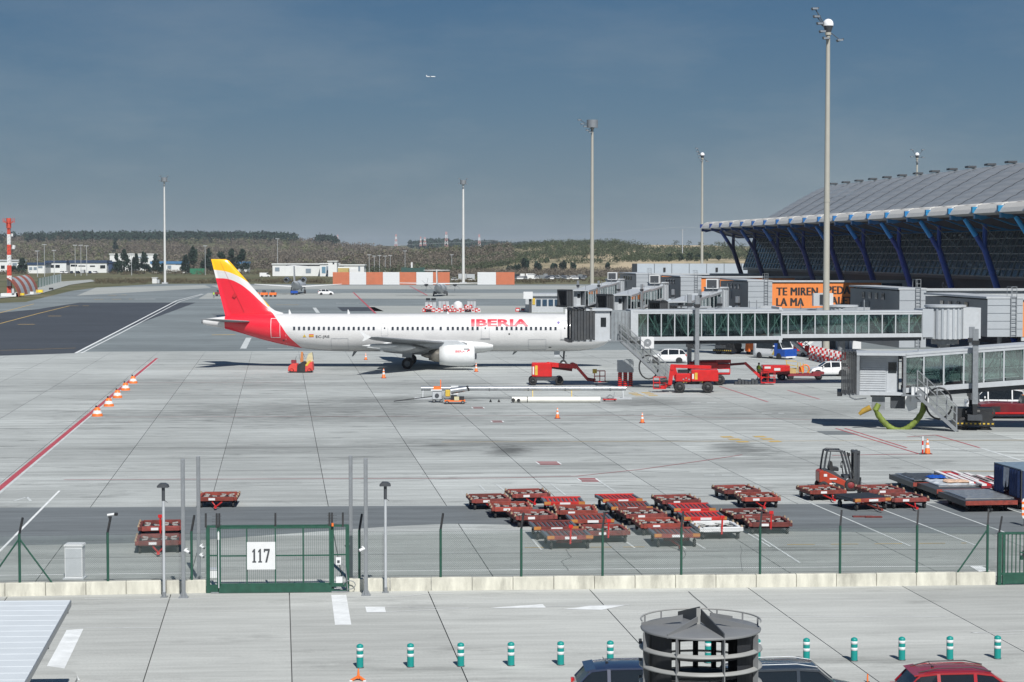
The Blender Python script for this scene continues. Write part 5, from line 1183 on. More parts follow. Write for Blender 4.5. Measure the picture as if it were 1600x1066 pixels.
for (px, py, w, h, lab, mt) in ((62, 458.5, 2.1, .9, 'yellow airfield sign board right of the blast deflector', 'yellow'), (35, 463, 1.2, .7, 'small black and yellow airfield sign by the striped tower', 'yellow'), (50, 461, 1.1, .75, 'small white airfield box below the blast deflector', 'white'), (80, 453.5, 1.4, .6, 'small dark airfield sign on the dirt track', 'black')):
    p_ = G(px, py); t = thing('airfield_sign', p_, 0, lab, 'airfield sign'); mb = MB(); mb.box(-w/2, w/2, -.15, .15, .2, .2+h); mb.build('board', MT[mt], t); mb = MB()
    for x in (-w/3, w/3): mb.bar((x, 0, 0), (x, 0, .25), .1)
    mb.build('leg', MT['dark'], t)
    if mt == 'yellow': mb = MB(); mb.box(-w*.15, w*.35, -.17, -.15, .35, .05+h); mb.build('sign_face', M('sign_bright_yellow', (.8, .65, .02), .5), t)

# striped blast barrier of orange and white ribbed panels
m_or = M('barrier_orange', (.50, .15, .07), .55, var=.08, dirt=.3, dirtcol=(.4, .2, .12), scale=.5)
YB = G(700, 445).y; sb = F/YB
segs = [(520+26.1*k, 520+26.1*(k+1), k % 2 == 0) for k in range(7)]+[(746, 775, False), (775, 804, True)]
t = thing('blast_barrier', (PX(520, YB), YB, 0), 0, 'long barrier of orange and white ribbed panels across the far apron', 'barrier')
for a, c, o1 in segs:
    x0, x1 = (a-520)/sb, (c-520)/sb; mb = MB()
    for k in range(6): mb.prism([(x0+.04, -.05), (x1-.04, -.05), (x1-.04, .3), (x0+.04, .3)], .15+k*.78, .15+k*.78+.70, 0, 'z')
    mb.box(x0+.02, x1-.02, 0, .25, 0, 4.75); mb.build('barrier_panel', m_or if o1 else MT['white'], t)
    for x in (x0+.3, x1-.3): mb = MB(); mb.bar((x, .3, 4.6), (x, 2.5, 0), .18); mb.build('back_strut', MT['grey'], t)

# ------------------------------------------------------------------ buildings beyond the airfield
m_navy = M('navy_roof', (.02, .045, .10), .5); m_broof = M('blue_roof', (.05, .16, .32), .5); m_bw = M('white_render', (.66, .68, .68), .7, var=.05, dirt=.2, scale=.2)
def bld(px0, px1, yt, yb, Y, label, wall, roof, wins=(), rt=.9, dep=14, name='low_building', doors=()):
    s_ = F/Y; w = (px1-px0)/s_; z0 = terrain_z(PX(px0, Y), Y)-.3; zt = HZ(yt, Y); zb = min(HZ(yb, Y), z0)
    t = thing(name, (PX(px0, Y), Y, 0), 0, label, 'building')
    mb = MB(); mb.box(0, w, 0, dep, zb, zt-rt); mb.build('wall', wall, t)
    mb = MB(); mb.box(-.4, w+.4, -.5, dep+.5, zt-rt, zt); mb.build('roof', roof, t)
    for (a, b_, c, d, mt) in wins:
        mb = MB(); mb.box((a-px0)/s_, (b_-px0)/s_, -.12, -.02, HZ(d, Y), HZ(c, Y)); o = mb.build('window', mt, t)
    return t
dk = MT['dglass']; bd = M('pale_window_band', (.20, .25, .30), .3)
bld(-12, 32, 406, 427, 1190, 'white block with pale roof at the far left edge, behind the striped tower', m_bw, MT['lgrey'], [(2, 8, 415, 420, dk), (20, 27, 411, 415, bd)])
bld(44, 71, 410.5, 426.5, 1150, 'small white building with navy roof right of the striped tower', m_bw, m_navy, [(46, 51, 417.5, 422, bd), (53, 58, 417.5, 422, bd), (60, 67, 416, 419, bd)], rt=1.3)
bld(72, 104, 407.5, 425.5, 1180, 'white building with barred windows between two navy-roofed blocks', m_bw, m_navy, [(79, 85, 414, 418.5, dk), (87, 94, 414, 418.5, dk)], rt=1.1)
bld(110, 167, 407, 425.5, 1180, 'long white building with navy roof behind the small car park', m_bw, m_navy, [(111, 121, 413.5, 416.5, dk), (123, 134, 415, 416.5, dk), (141, 149, 415, 417, dk), (157, 165, 414.5, 419.5, dk)], rt=1.5)
bld(168, 176, 409, 424, 1185, 'narrow dark annex beside the long white building', m_navy, m_navy)
bld(172, 240, 396.5, 410, 1320, 'white hall with flat roof showing above the conifers', m_bw, m_bw, [(214, 232, 401, 403, bd)], rt=.6)
bld(236, 289, 408.5, 425, 1170, 'white building with blue roof just right of the white mast', m_bw, m_broof, [(240, 250, 413.5, 419, bd), (262, 268, 415, 420, bd), (275, 285, 412, 414, bd)], rt=1.5)
bld(371, 386, 409, 423, 1150, 'small white kiosk with blue roof right of the airliner tail', m_bw, m_broof, [(374, 380, 415, 420, dk)], rt=1.2)
t = thing('shipping_container', (PX(297, 1100), 1100, terrain_z(PX(297, 1100), 1100)), 0, 'green shipping container among the conifers', 'container'); mb = MB(); w = 22.5/F*1100
mb.box(0, w, 0, 2.4, -.1, HZ(418, 1100)-HZ(427, 1100)); mb.build('container_body', M('container_green', (.02, .17, .09), .5), t)
for k in range(12): mb = MB(); mb.box(w*(k+.2)/12, w*(k+.7)/12, -.08, 0, .1, 2.9); mb.build('side_rib', MATS['container_green'], t)
bld(426, 500, 412, 428.5, 1020, 'long white terminal-like block with dark upper windows, beyond the small jet', m_bw, m_bw, [(447, 500, 413, 415.5, dk), (430, 437, 418, 424, bd), (478, 486, 420, 427, bd)], rt=.5)
bld(500, 527, 411.5, 428.5, 1010, 'white block with glazed stair bay beside the small white tower', m_bw, m_bw, [(503, 509, 417, 427, M('blue_glazing', (.13, .25, .34), .2)), (510, 514, 416, 426, bd)], rt=.5)
bld(513, 526.5, 407.7, 428.5, 1000, 'small white square tower among the long white blocks', m_bw, m_bw, [(520, 522.5, 410.5, 413, dk)], rt=.4, dep=5, name='low_tower')
bld(527, 569, 413.5, 428.5, 1015, 'yellow and white block at the right end of the white row', m_bw, m_bw, [(528, 546, 419, 427.5, M('ochre_panel', (.42, .33, .12), .6)), (530, 538, 415, 416.5, dk), (545, 558, 420.5, 429, MT['white']), (560, 563, 416, 424, bd)], rt=.5)
bld(821, 880, 459, 487, 408, 'low service building with blue windows behind the airliner nose', MT['lgrey'], MT['lgrey'], [(838+9.6*k, 845+9.6*k, 468, 478, MT['bglass']) for k in range(4)]+[(832, 836, 466, 476, MT['yellow'])], rt=.5, dep=8)
t = thing('gate_post_sign', (PX(824, 405), 405, 0), 0, 'white box on a dark post left of the low service building', 'sign post'); mb = MB(); mb.bar((.6, 0, -.1), (.6, 0, HZ(467, 405)), .6); mb.build('post', MT['dark'], t); mb = MB(); mb.box(-.8, 1.1, -.8, .5, HZ(467, 405), HZ(456, 405)); mb.build('sign_box', MT['white'], t)
# hedge-like green screens and cabins
for (x0, x1, yt, yb, Y, mt, lab) in ((627, 664, 418, 427, 900, M('dark_green_screen', (.02, .07, .06), .7), 'dark green screen fence behind the orange barrier'), (716, 742, 428, 443, 860, MT['lgrey'], 'pale cabins seen through the gap in the orange barrier'), (642, 645, 410, 421, 905, MT['white'], 'small white camera post above the green screen')):
    t = thing('screen_fence' if x1-x0 > 30 else 'site_cabin' if x1-x0 > 10 else 'camera_post', (PX(x0, Y), Y, 0), 0, lab, 'fence' if x1-x0 > 30 else 'cabin' if x1-x0 > 10 else 'camera post')
    w = (x1-x0)/F*Y; n = max(1, int(w/2.5)); z0 = terrain_z(PX(x0, Y), Y)-.2
    for k in range(n):
        mb = MB(); mb.box(w*k/n+.05, w*(k+1)/n-.05, 0, .3 if mt is not MT['lgrey'] else 3, z0, HZ(yt+(k % 3)*.5, Y)); mb.build('panel', mt, t)

# ------------------------------------------------------------------ thin posts, radio masts, power line
for i, (px, yt, yb) in enumerate(((59, 392, 427), (70, 382, 428), (85, 391, 426), (118, 383, 426), (127, 383, 426), (136, 384, 426), (206, 396, 441), (321, 384, 421), (434, 373, 430), (577, 398, 430), (585, 400, 430), (593, 399, 430), (602, 400, 430), (610, 399, 430), (633, 392, 428), (706, 398, 426))):
    Y = 980+12*i; z0 = terrain_z(PX(px, Y), Y); t = thing('street_lamp', (PX(px, Y), Y, z0-.2), 0, 'thin grey lamp post beyond the airfield, '+nth(i), 'lamp post', 'far thin lamp posts')
    mb = MB(); h = HZ(yt, Y)-z0; mb.cyl((0, 0, 0), (0, 0, h), .16, .11, 6); mb.build('pole', MT['lgrey'], t); mb = MB(); mb.box(-1.1, 1.1, -.2, .2, h-.05, h+.25); mb.build('lamp_head', MT['lgrey'], t)
for px, yt, yb, w, lab in ((619, 366, 382, 1.5, 'leftmost lattice radio mast on the far skyline'), (657.5, 370, 382, 1.0, 'thin radio mast on the far skyline, left of a white one'), (664, 371, 381, 1.6, 'short white radio mast on the far skyline'), (697.5, 362, 384, 2.0, 'tallest radio mast on the far skyline left of the white mast'), (749, 366, 388, 1.6, 'radio mast on the far skyline right of the white mast'), (528, 367, 376, .8, 'tiny white mast on the wooded ridge')):
    Y = 3300; z0 = HZ(yb+3, Y); h = HZ(yt, Y)-z0; t = thing('radio_mast', (PX(px, Y), Y, z0), 0, lab, 'radio mast'); n = 5
    for k in range(n):
        mb = MB(); w0 = w*(1.4-1.0*k/n); za, zb_ = h*k/n, h*(k+1)/n
        for sx_ in (-1, 1): mb.bar((sx_*w0, 0, za), (sx_*w0*.85, 0, zb_), .7)
        mb.bar((-w0, 0, za), (w0, 0, zb_), .5); mb.bar((w0, 0, za), (-w0, 0, zb_), .5); mb.build('mast_section', MT['white'] if k % 2 else M('pale_mast_red', (.5, .25, .24), .6), t)
Y = 1250; z0 = terrain_z(PX(1066, Y), Y); t = thing('power_pole', (PX(1066, Y), Y, z0), 0, 'thin pale power pole on the olive hill near the terminal', 'pole'); mb = MB(); mb.cyl((0, 0, -.5), (0, 0, HZ(358, Y)-z0), .35, .2, 8); mb.build('pole', MT['lgrey'], t); mb = MB(); mb.box(-2, 2, -.1, .1, HZ(358, Y)-z0-.8, HZ(358, Y)-z0-.6); mb.build('crossarm', MT['grey'], t)
t = thing('power_cable', (0, 1250, 0), 0, 'faint pale power cable sweeping over the olive hill', 'cable')
mb = MB(); pts = [AT(x, y, 1250)-Vector((0, 1250, 0)) for x, y in ((620, 383), (760, 377.5), (860, 370), (960, 362.5), (1066, 354.8), (1180, 362))]; mb.tube(pts, .05, 4); mb.build('cable', MT['lgrey'], t)

# ------------------------------------------------------------------ trees
rng = np.random.default_rng(5)
def leafmat(name, col, var=.35):
    m = bpy.data.materials.new(name); m.use_nodes = True; nt = m.node_tree; b = nt.nodes['Principled BSDF']; Lk = nt.links.new
    g = NN(nt, 'ShaderNodeNewGeometry'); v = NN(nt, 'ShaderNodeTexNoise', Scale=.11, Detail=3.0); Lk(g.outputs['Position'], v.inputs['Vector'])
    r = NN(nt, 'ShaderNodeMapRange'); r.inputs['From Min'].default_value = .3; r.inputs['From Max'].default_value = .7; r.inputs['To Min'].default_value = 1-var; r.inputs['To Max'].default_value = 1+var; Lk(v.outputs['Fac'], r.inputs['Value'])
    ri = NN(nt, 'ShaderNodeMapRange'); ri.inputs['To Min'].default_value = 1-var; ri.inputs['To Max'].default_value = 1+var; Lk(g.outputs['Random Per Island'], ri.inputs['Value'])
    ml = NN(nt, 'ShaderNodeMath', operation='MULTIPLY'); Lk(r.outputs[0], ml.inputs[0]); Lk(ri.outputs[0], ml.inputs[1])
    s_ = NN(nt, 'ShaderNodeVectorMath', operation='SCALE'); s_.inputs[0].default_value = col; Lk(ml.outputs[0], s_.inputs['Scale']); Lk(s_.outputs[0], b.inputs['Base Color']); b.inputs['Roughness'].default_value = .9; b.inputs['Specular IOR Level'].default_value = .1
    return m
m_pine = leafmat('dark_pine_leaf', (.022, .042, .030)); m_olive = leafmat('olive_leaf', (.066, .082, .046)); m_bare = leafmat('bare_twig', (.130, .112, .088)); m_bare2 = leafmat('budding_twig', (.115, .125, .065)); m_bark = M('bark', (.10, .075, .055), .9); m_shrub = leafmat('dry_shrub', (.10, .085, .055))
def leaf_cloud(centres, radii, per, size):
    """many leaf-sized triangles spread through ellipsoids: returns verts, faces arrays"""
    C_ = np.repeat(np.asarray(centres, float), per, axis=0); R_ = np.repeat(np.asarray(radii, float), per, axis=0); S_ = np.repeat(np.asarray(size, float).reshape(-1), per) if np.ndim(size) else np.full(len(C_), size)
    d = rng.normal(size=C_.shape); d /= np.linalg.norm(d, axis=1)[:, None]; r = rng.random(len(C_))**.45
    lump = 1+.25*np.sin(d[:, 0]*5+C_[:, 0])*np.cos(d[:, 2]*4+C_[:, 1])
    c = C_+d*(r*lump)[:, None]*R_
    a = rng.normal(size=C_.shape); a /= np.linalg.norm(a, axis=1)[:, None]; b_ = np.cross(a, rng.normal(size=C_.shape)); b_ /= np.linalg.norm(b_, axis=1)[:, None]
    s = (S_*rng.uniform(.6, 1.4, len(C_)))[:, None]
    V = np.stack([c+a*s, c-a*s*.6+b_*s*.8, c-a*s*.6-b_*s*.8], 1).reshape(-1, 3)
    return V
def cloud_obj(name, V, mat, parent=None, loc=None):
    n = len(V)//3; me = bpy.data.meshes.new(name); me.vertices.add(len(V)); me.vertices.foreach_set('co', V.astype(np.float32).ravel()); me.loops.add(len(V)); me.loops.foreach_set('vertex_index', np.arange(len(V), dtype=np.int32))
    me.polygons.add(n); me.polygons.foreach_set('loop_start', np.arange(0, len(V), 3, dtype=np.int32)); me.polygons.foreach_set('loop_total', np.full(n, 3, dtype=np.int32)); me.update(); me.validate(); me.materials.append(mat)
    o = bpy.data.objects.new(name, me); COL.objects.link(o)
    if parent: o.parent = parent
    if loc is not None: o.location = loc
    return o
def forest(name, n, pxr, Yr, h, mat, mask=None, per=26, size=.5, wr=.55):
    cs_, rs_, ss_ = [], [], []
    k = 0
    while len(cs_) < n and k < n*6:
        k += 1; Y = Yr[0]+(Yr[1]-Yr[0])*random.random(); px = random.uniform(*pxr); X = PX(px, Y)
        if mask and not mask(px, Y, X): continue
        z = terrain_z(X, Y); hh = random.uniform(*h); f = Y/1500
        cs_.append((X, Y, z+hh*.5)); rs_.append((hh*wr, hh*wr, hh*.55)); ss_.append(size*(.6+.4*f))
    if not cs_: return
    V = leaf_cloud(cs_, rs_, per, ss_); o = cloud_obj(name, V, mat); o['kind'] = 'stuff'; return o
nz_ = lambda X, Y, s_, o_: noise.noise(Vector((X*s_, Y*s_, o_)))
forest('bare_wood', 5200, (-250, 640), (1330, 2500), (4, 8.5), m_bare, lambda p, Y, X: nz_(X, Y, .004, 1) > -.30, per=34, size=.62)
forest('budding_wood', 1700, (-250, 720), (1230, 2350), (4, 8), m_bare2, lambda p, Y, X: nz_(X, Y, .005, 5) > .05, per=34, size=.6)
forest('pine_wood', 1500, (-250, 480), (2330, 2560), (7, 11), m_pine, lambda p, Y, X: (p > 105 or nz_(X, Y, .02, 2) > .25) and (p < 462 or p > 500), per=40, size=1.1)
forest('pine_wood', 130, (498, 524), (2380, 2500), (7, 11), m_pine, None, per=40, size=1.1)
forest('bare_wood', 1500, (560, 800), (1150, 1700), (3, 6), m_bare, None, per=34, size=.5)
forest('olive_grove', 2900, (520, 1330), (1085, 1500), (2.6, 4.8), m_olive, lambda p, Y, X: nz_(X, Y, .012, 7) > -.12 and (p > 660 or random.random() < .5), per=40, size=.42, wr=.6)
forest('olive_grove', 700, (1330, 2300), (1085, 1500), (2.6, 4.8), m_olive, None, per=30, size=.42, wr=.6)
forest('bare_wood', 1300, (640, 1180), (955, 1045), (2.5, 4.8), m_bare, lambda p, Y, X: nz_(X, Y, .02, 9) > -.25, per=34, size=.36)
forest('dry_scrub', 900, (150, 860), (775, 850), (.6, 1.9), m_shrub, lambda p, Y, X: (p < 515 or p > 700) and nz_(X, Y, .05, 4) > -.15, per=24, size=.22, wr=.9)
forest('dry_scrub', 500, (-60, 560), (1060, 1160), (1, 3.0), m_shrub, lambda p, Y, X: not (44 < p < 170), per=24, size=.3, wr=.8)
forest('dry_scrub', 160, (800, 1010), (800, 880), (.5, 1.1), m_shrub, None, per=24, size=.26, wr=.8)
forest('far_pine_wood', 500, (640, 860), (3300, 3700), (6, 9), m_pine, None, per=26, size=1.3)
TREE = []
def tree(px, yt, yb, w, Y, kind, label):
    X = PX(px, Y); z0 = terrain_z(X, Y); ht = HZ(yt, Y)-z0; wm = w/F*Y/2
    t = thing('conifer_tree' if kind == 'con' else 'round_tree', (X, Y, z0), 0, label, 'tree', 'dark conifers beyond the grass' if kind == 'con' else 'dark round trees at the foot of the sandy slope')
    cs_, rs_ = [], []
    for k in range(16 if kind == 'con' else 10):
        u = random.random()
        if kind == 'con': r = wm*(1.25-.75*u)*random.uniform(.7, 1.15); a = random.uniform(0, 6.28); q = wm*.8*(1-.8*u); cs_.append((q*math.cos(a), q*math.sin(a), ht*(.15+.8*u))); rs_.append((r*.62, r*.62, ht*.15))
        else: a = random.uniform(0, 6.28); q = wm*.5; cs_.append((q*math.cos(a), q*math.sin(a), ht*(.4+.35*u))); rs_.append((wm*.55, wm*.55, ht*.25))
    cloud_obj('crown', leaf_cloud(cs_, rs_, 110, .45), m_pine, t)
    mb = MB(); mb.cyl((0, 0, -.5), (0, 0, ht*.85), .3, .08, 7)
    for k in range(5): a = random.uniform(0, 6.28); zz = ht*random.uniform(.25, .6); mb.bar((0, 0, zz), (wm*.6*math.cos(a), wm*.6*math.sin(a), zz+ht*.12), .12)
    mb.build('trunk', m_bark, t)
where = ['left of the flat-roofed hall', 'in front of the white hall', 'right of the white hall', 'beside the blue-roofed building']
for px, yt, yb, w, lab in ((184, 398, 424, 16, 'dark conifer standing left in the clump before the white hall'), (195, 391, 425, 20, 'tallest dark conifer of the clump before the white hall'), (212, 398, 425, 17, 'dark conifer at the middle of the clump before the white hall'), (226, 396, 425, 18, 'dark conifer at the right of the clump, left of the white mast'), (244, 398, 412, 14, 'conifer top showing above the blue-roofed building'), (254, 412, 425, 9, 'small conifer in front of the blue-roofed building'),
                           (181, 373, 384, 10, 'single dark tree far up among the bare woods at left'), (290, 400, 424, 14, 'small dark conifer at the left of the green container'), (303, 387, 424, 24, 'wide dark conifer behind the green container'), (325, 391, 424, 22, 'dark conifer right of the green container'), (346, 393, 424, 20, 'dark conifer just behind the yellow tail tip'), (362, 391, 422, 18, 'dark conifer right of the yellow tail tip'), (378, 391, 422, 22, 'dark conifer nearest the small blue-roofed kiosk'), (35, 404, 428, 16, 'dark conifer between the two leftmost white buildings'), (22, 415, 432, 12, 'low dark conifer behind the striped tower')):
    tree(px, yt, yb, w, 1120 if px != 181 else 1900, 'con', lab)
for px, yt, yb, w, lab in ((797, 413, 421, 12, 'leftmost dark round tree below the sandy slope'), (808, 412, 420, 12, 'low dark round tree second from the left below the sandy slope'), (822, 403, 421, 15, 'large dark round tree right of the orange barrier end'), (842, 408, 420, 15, 'broad dark tree below the sandy slope, third large one from the left'), (866, 409, 421, 11, 'narrow dark round tree between two larger ones below the sand'), (879, 404, 418, 12, 'dark round tree below the sandy slope close to the mast'), (896, 409, 419, 9, 'small dark round tree just left of the middle mast'), (949, 408, 420, 8, 'small dark shrub-like tree right of the middle mast'), (1046, 396, 405, 9, 'dark round tree leftmost on the upper sandy terrace'), (1062, 396, 405, 12, 'broad dark tree on the upper sandy terrace'), (1078, 395, 405, 10, 'dark round tree on the upper terrace near the domed mast'), (1089, 396, 405, 10, 'dark round tree immediately left of the domed mast'), (1105, 394, 406, 14, 'largest dark round tree on the terrace right of the domed mast'), (853, 402, 409, 9, 'grey-green bush at the top of the sandy slope'), (1123, 399, 408, 8, 'dark round tree nearest the terminal end pillar')):
    tree(px, yt, yb, w, 1045 if yb > 412 else 1095, 'rnd', lab)
# ------------------------------------------------------------------ perimeter wall and fence
def chain(mb, a, b_, z0, z1, pitch=.075, r=.0042):
    """diamond wire netting between ground points a and b_ as thin three-sided wires"""
    d = (b_-a); ln = d.length; d.normalize(); nrm = Vector((-d.y, d.x, 0)); h = z1-z0
    n = int((ln+h)/pitch)
    for sgn in (1, -1):
        for i in range(n):
            s0 = -h+i*pitch if sgn > 0 else i*pitch
            p0, p1, q0, q1 = s0, s0+sgn*h, z0, z1
            # clip to 0..ln
            def clip(sa, za, sb, zb_):
                if sa < 0: t = -sa/(sb-sa); za = za+(zb_-za)*t; sa = 0
                if sa > ln: t = (sa-ln)/(sa-sb); za = za+(zb_-za)*t; sa = ln
                return sa, za
            if (p0 < 0 and p1 < 0) or (p0 > ln and p1 > ln): continue
            a1 = clip(p0, q0, p1, q1); b1_ = clip(p1, q1, p0, q0)
            A_, B_ = a+d*a1[0]+Vector((0, 0, a1[1])), a+d*b1_[0]+Vector((0, 0, b1_[1]))
            if (A_-B_).length < .02: continue
            off = nrm*(r*1.2*sgn); w = d*r; u = Vector((0, 0, r))
            vs = [A_+off+w, A_+off-w, A_+off+nrm*r*1.5, B_+off+w, B_+off-w, B_+off+nrm*r*1.5]
            mb.add(vs, [(0, 1, 4, 3), (1, 2, 5, 4), (2, 0, 3, 5)])
m_wire = M('fence_wire', (.19, .24, .23), .5, metal=.2, dirt=0)
def fence(wall_pts, posts, lab_w, lab_f, braces=()):
    A_, B_ = wall_pts; d = (B_-A_); ln = d.length; d.normalize(); yaw = math.atan2(d.y, d.x)
    t = thing('low_concrete_wall', A_, yaw, lab_w, 'wall'); n = max(1, int(round(ln/1.5))); st = ln/n
    for k in range(n):
        mb = MB(); mb.box(st*k+.008, st*(k+1)-.008, 0, .28, -.05, .47+.006*((k*7) % 3)); mb.build('wall_block', MT['concrete_w'], t, bevel=.015)
    f_ = thing('perimeter_fence', A_+Vector((0, 0, 0)), yaw, lab_f, 'fence')
    def along(px): # distance along the wall where column px stands
        k = (px-800)/F; # X = k*Y
        return (k*A_.y-A_.x)/(d.x-k*d.y)
    pr = None
    for px in posts:
        x = along(px)
        if pr is None:
            mb = MB(); mb.cyl((0, 0, .4), (0, 0, 2.28), .048, n=10); pr = mb.build('fence_post', MT['green'], f_, (x, .14, 0)); mb = MB(); mb.bar((0, 0, 2.26), (.10, .22, 2.84), .06, .075); mb.build('post_arm', MT['black'], pr)
        else:
            c = dupe(pr, f_, (x, .14, 0)); dupe(pr.children[0], c)
    for px, e_ in braces:
        x = along(px)
        for s_ in e_: mb = MB(); mb.cyl((x, .14, 2.1), (x+s_*1.15, .14, .46), .032, n=8); mb.build('brace_pole', MT['green'], f_)
    mb = MB(); chain(mb, Vector((0, .14, 0)), Vector((ln, .14, 0)), .52, 2.2); o = mb.build('wire_netting', m_wire, f_, fix=False); o['kind'] = 'stuff'
    mb = MB()
    for z in (.55, 1.35, 2.2): mb.bar((0, .14, z), (ln, .14, z), .008)
    mb.build('tension_wire', MT['dark'], f_)
    return f_
fl_ = fence((G(-120, 934.5), G(322, 926.5)), (-100, 25, 164, 296), 'stained low concrete wall left of the green gate', 'green post wire fence left of gate 117', braces=((25, (-1, 1)),))
fr_ = fence((G(545, 924.5), G(1556, 914)), (560, 688, 815, 943, 1067, 1191, 1317, 1438, 1549), 'long stained low concrete wall right of gate 117', 'long green post wire fence right of gate 117', braces=((1549, (-1,)),))
# gate 117
gA, gB = G(325, 927.5), G(545, 925.5); gd = (gB-gA); yaw = math.atan2(gd.y, gd.x); gl = gd.length; u = gl/220
t = thing('sliding_gate', gA, yaw, 'green sliding gate carrying the white 117 sign', 'gate')
def gx(px): return (px-325)*u
def gz(py): return (927-py)/42.6
gate = t; mb = MB()
def frame_bar(name, x0, z0, x1, z1, w=.09, y=0.0, mat=None):
    m_ = MB(); m_.bar((x0, y, z0), (x1, y, z1), w, w); return m_.build(name, mat or MT['green'], gate)
for px, y in ((325, .12), (341, .12), (519, .12), (543, .12)): frame_bar('gate_post', gx(px), 0, gx(px), gz(822), .13 if px not in (341,) else .1, y)
frame_bar('top_rail', gx(322), gz(822), gx(545), gz(822), .08, .12)
for py, w in ((823.5, .07), (868, .05), (913, .07)): frame_bar('panel_rail', gx(344), gz(py), gx(516), gz(py), w)
for px in (344, 386, 430.5, 474, 516): frame_bar('panel_post', gx(px), gz(925), gx(px), gz(823), .07 if px in (344, 516) else .05)
for a, c in ((325, 341), (519, 543)): frame_bar('side_rail', gx(a), gz(868), gx(c), gz(868), .05, .12)
m_ = MB(); m_.box(gx(342), gx(518), -.05, .05, gz(926), gz(914.5)); m_.build('bottom_panel', MT['green'], gate)
m_ = MB(); m_.box(gx(323), gx(341), .08, .16, gz(926), gz(914)); m_.build('side_panel', MT['green'], gate)
m_ = MB(); m_.bar((gx(330), 0, .03), (gx(545), 0, .03), .06, .04); m_.build('track_rail', MT['galv'], gate)
m_ = MB(); x = gx(345)
while x < gx(516): m_.bar((x, 0, gz(913)), (x, 0, gz(823)), .0065); x += .075
for a, c in ((327, 340), (521, 541)):
    x = gx(a)
    while x < gx(c): m_.bar((x, .12, gz(913)), (x, .12, gz(823)), .0065); x += .075
m_.build('infill_bar', MT['green'], gate)['kind'] = 'stuff'
for px in (322, 339, 343, 430.5, 515, 519, 536): m_ = MB(); m_.bar((gx(px), .06, gz(823)), (gx(px), .1, gz(801)), .07); m_.build('spike_arm', MT['black'], gate)
m_ = MB()
for px in (339, 519):
    for k in range(4): m_.bar((gx(px)-.18, .08, gz(819-k*4.5)), (gx(px)+.18, .08, gz(819-k*4.5)), .014)
m_.build('spike_wire', MT['dark'], gate)
m_ = MB(); m_.box(gx(386.5), gx(430.5), -.11, -.07, gz(889), gz(845.7)); sg_ = m_.build('number_sign', MT['white'], gate)
m_ = MB()
for x in (-.26, -.045): m_.prism([(x-.022, .0), (x+.042, .0), (x+.042, .5), (x-.0, .5), (x-.065, .42), (x-.065, .37), (x-.022, .40)], -.006, .006); m_.box(x-.06, x+.08, -.0065, .0065, 0, .045)
m_.prism([(.10, .5), (.32, .5), (.32, .44), (.22, 0), (.15, 0), (.25, .43), (.145, .43), (.145, .38), (.10, .38)], -.006, .006); m_.build('number_lettering', MT['dark'], sg_, (gx(408.5), -.118, gz(867.3)-.245))
m_ = MB(); m_.box(gx(525), gx(533), -.02, .08, gz(883), gz(871.5)); o = m_.build('control_box', MT['white'], gate); m_ = MB(); m_.box(gx(527), gx(531), -.04, -.02, gz(880), gz(876)); m_.build('keypad', MT['dark'], o)
m_ = MB(); m_.box(gx(525), gx(535), -.02, .2, gz(912), gz(903)); m_.build('motor_box', MT['white'], gate)
m_ = MB(); m_.box(gx(518), gx(543), -.02, .06, gz(918), gz(912)); m_.box(gx(518), gx(541), .0, .2, gz(927), gz(924)); m_.build('motor_frame', MT['green'], gate)
m_ = MB(); m_.tube([(gx(546)+.22*math.cos(a), -.05, gz(915)+.16*math.sin(a)) for a in [R(v) for v in range(-100, 200, 25)]], .018, 6); m_.tube([(gx(533), 0, gz(880)), (gx(540), 0, gz(888)), (gx(542), 0, gz(905)), (gx(543), -.02, gz(924))], .02, 6); m_.build('cable', MT['grey'], gate)
m_ = MB(); m_.cyl((gx(520), -.04, gz(822)), (gx(520), -.04, gz(817)), .045, n=8); m_.build('warning_lamp', MT['orange'], gate)
m_ = MB(); m_.box(gx(341.5), gx(343), -.09, -.05, gz(918), gz(828)); m_.box(gx(341), gx(343.5), -.1, -.06, gz(842), gz(830), 1); m_.build('closing_edge', [MT['lgrey'], MT['white']], gate)
# green gate at the right edge
rA, rB = G(1561, 914), G(1720, 912); d = rB-rA; t = thing('bar_gate', rA, math.atan2(d.y, d.x), 'green barred gate with solid lower panel at the right edge', 'gate'); gate = t
for x in (0, .17, 1.5, 3.2): frame_bar('gate_post', x, 0, x, 1.98, .10 if x else .14)
for z in (1.96, .42): frame_bar('gate_rail', 0, z, 3.3, z, .08)
x = .33
while x < 3.2: frame_bar('gate_bar', x, .45, x, 1.95, .035); x += .155
m_ = MB(); m_.box(.2, 3.15, -.03, .03, .04, .40); m_.build('bottom_panel', MT['green'], gate)
m_ = MB(); m_.bar((0, .05, 1.98), (.2, .35, 2.55), .06); m_.bar((.9, -.06, 1.0), (.9, -.06, 1.3), .05); m_.build('spike_arm', MT['black'], gate)
m_ = MB(); m_.box(.82, 1.0, -.08, .08, .95, 1.1); m_.bar((.75, -.08, 1.25), (1.05, -.08, 1.2), .04); m_.build('latch', MT['green'], gate)

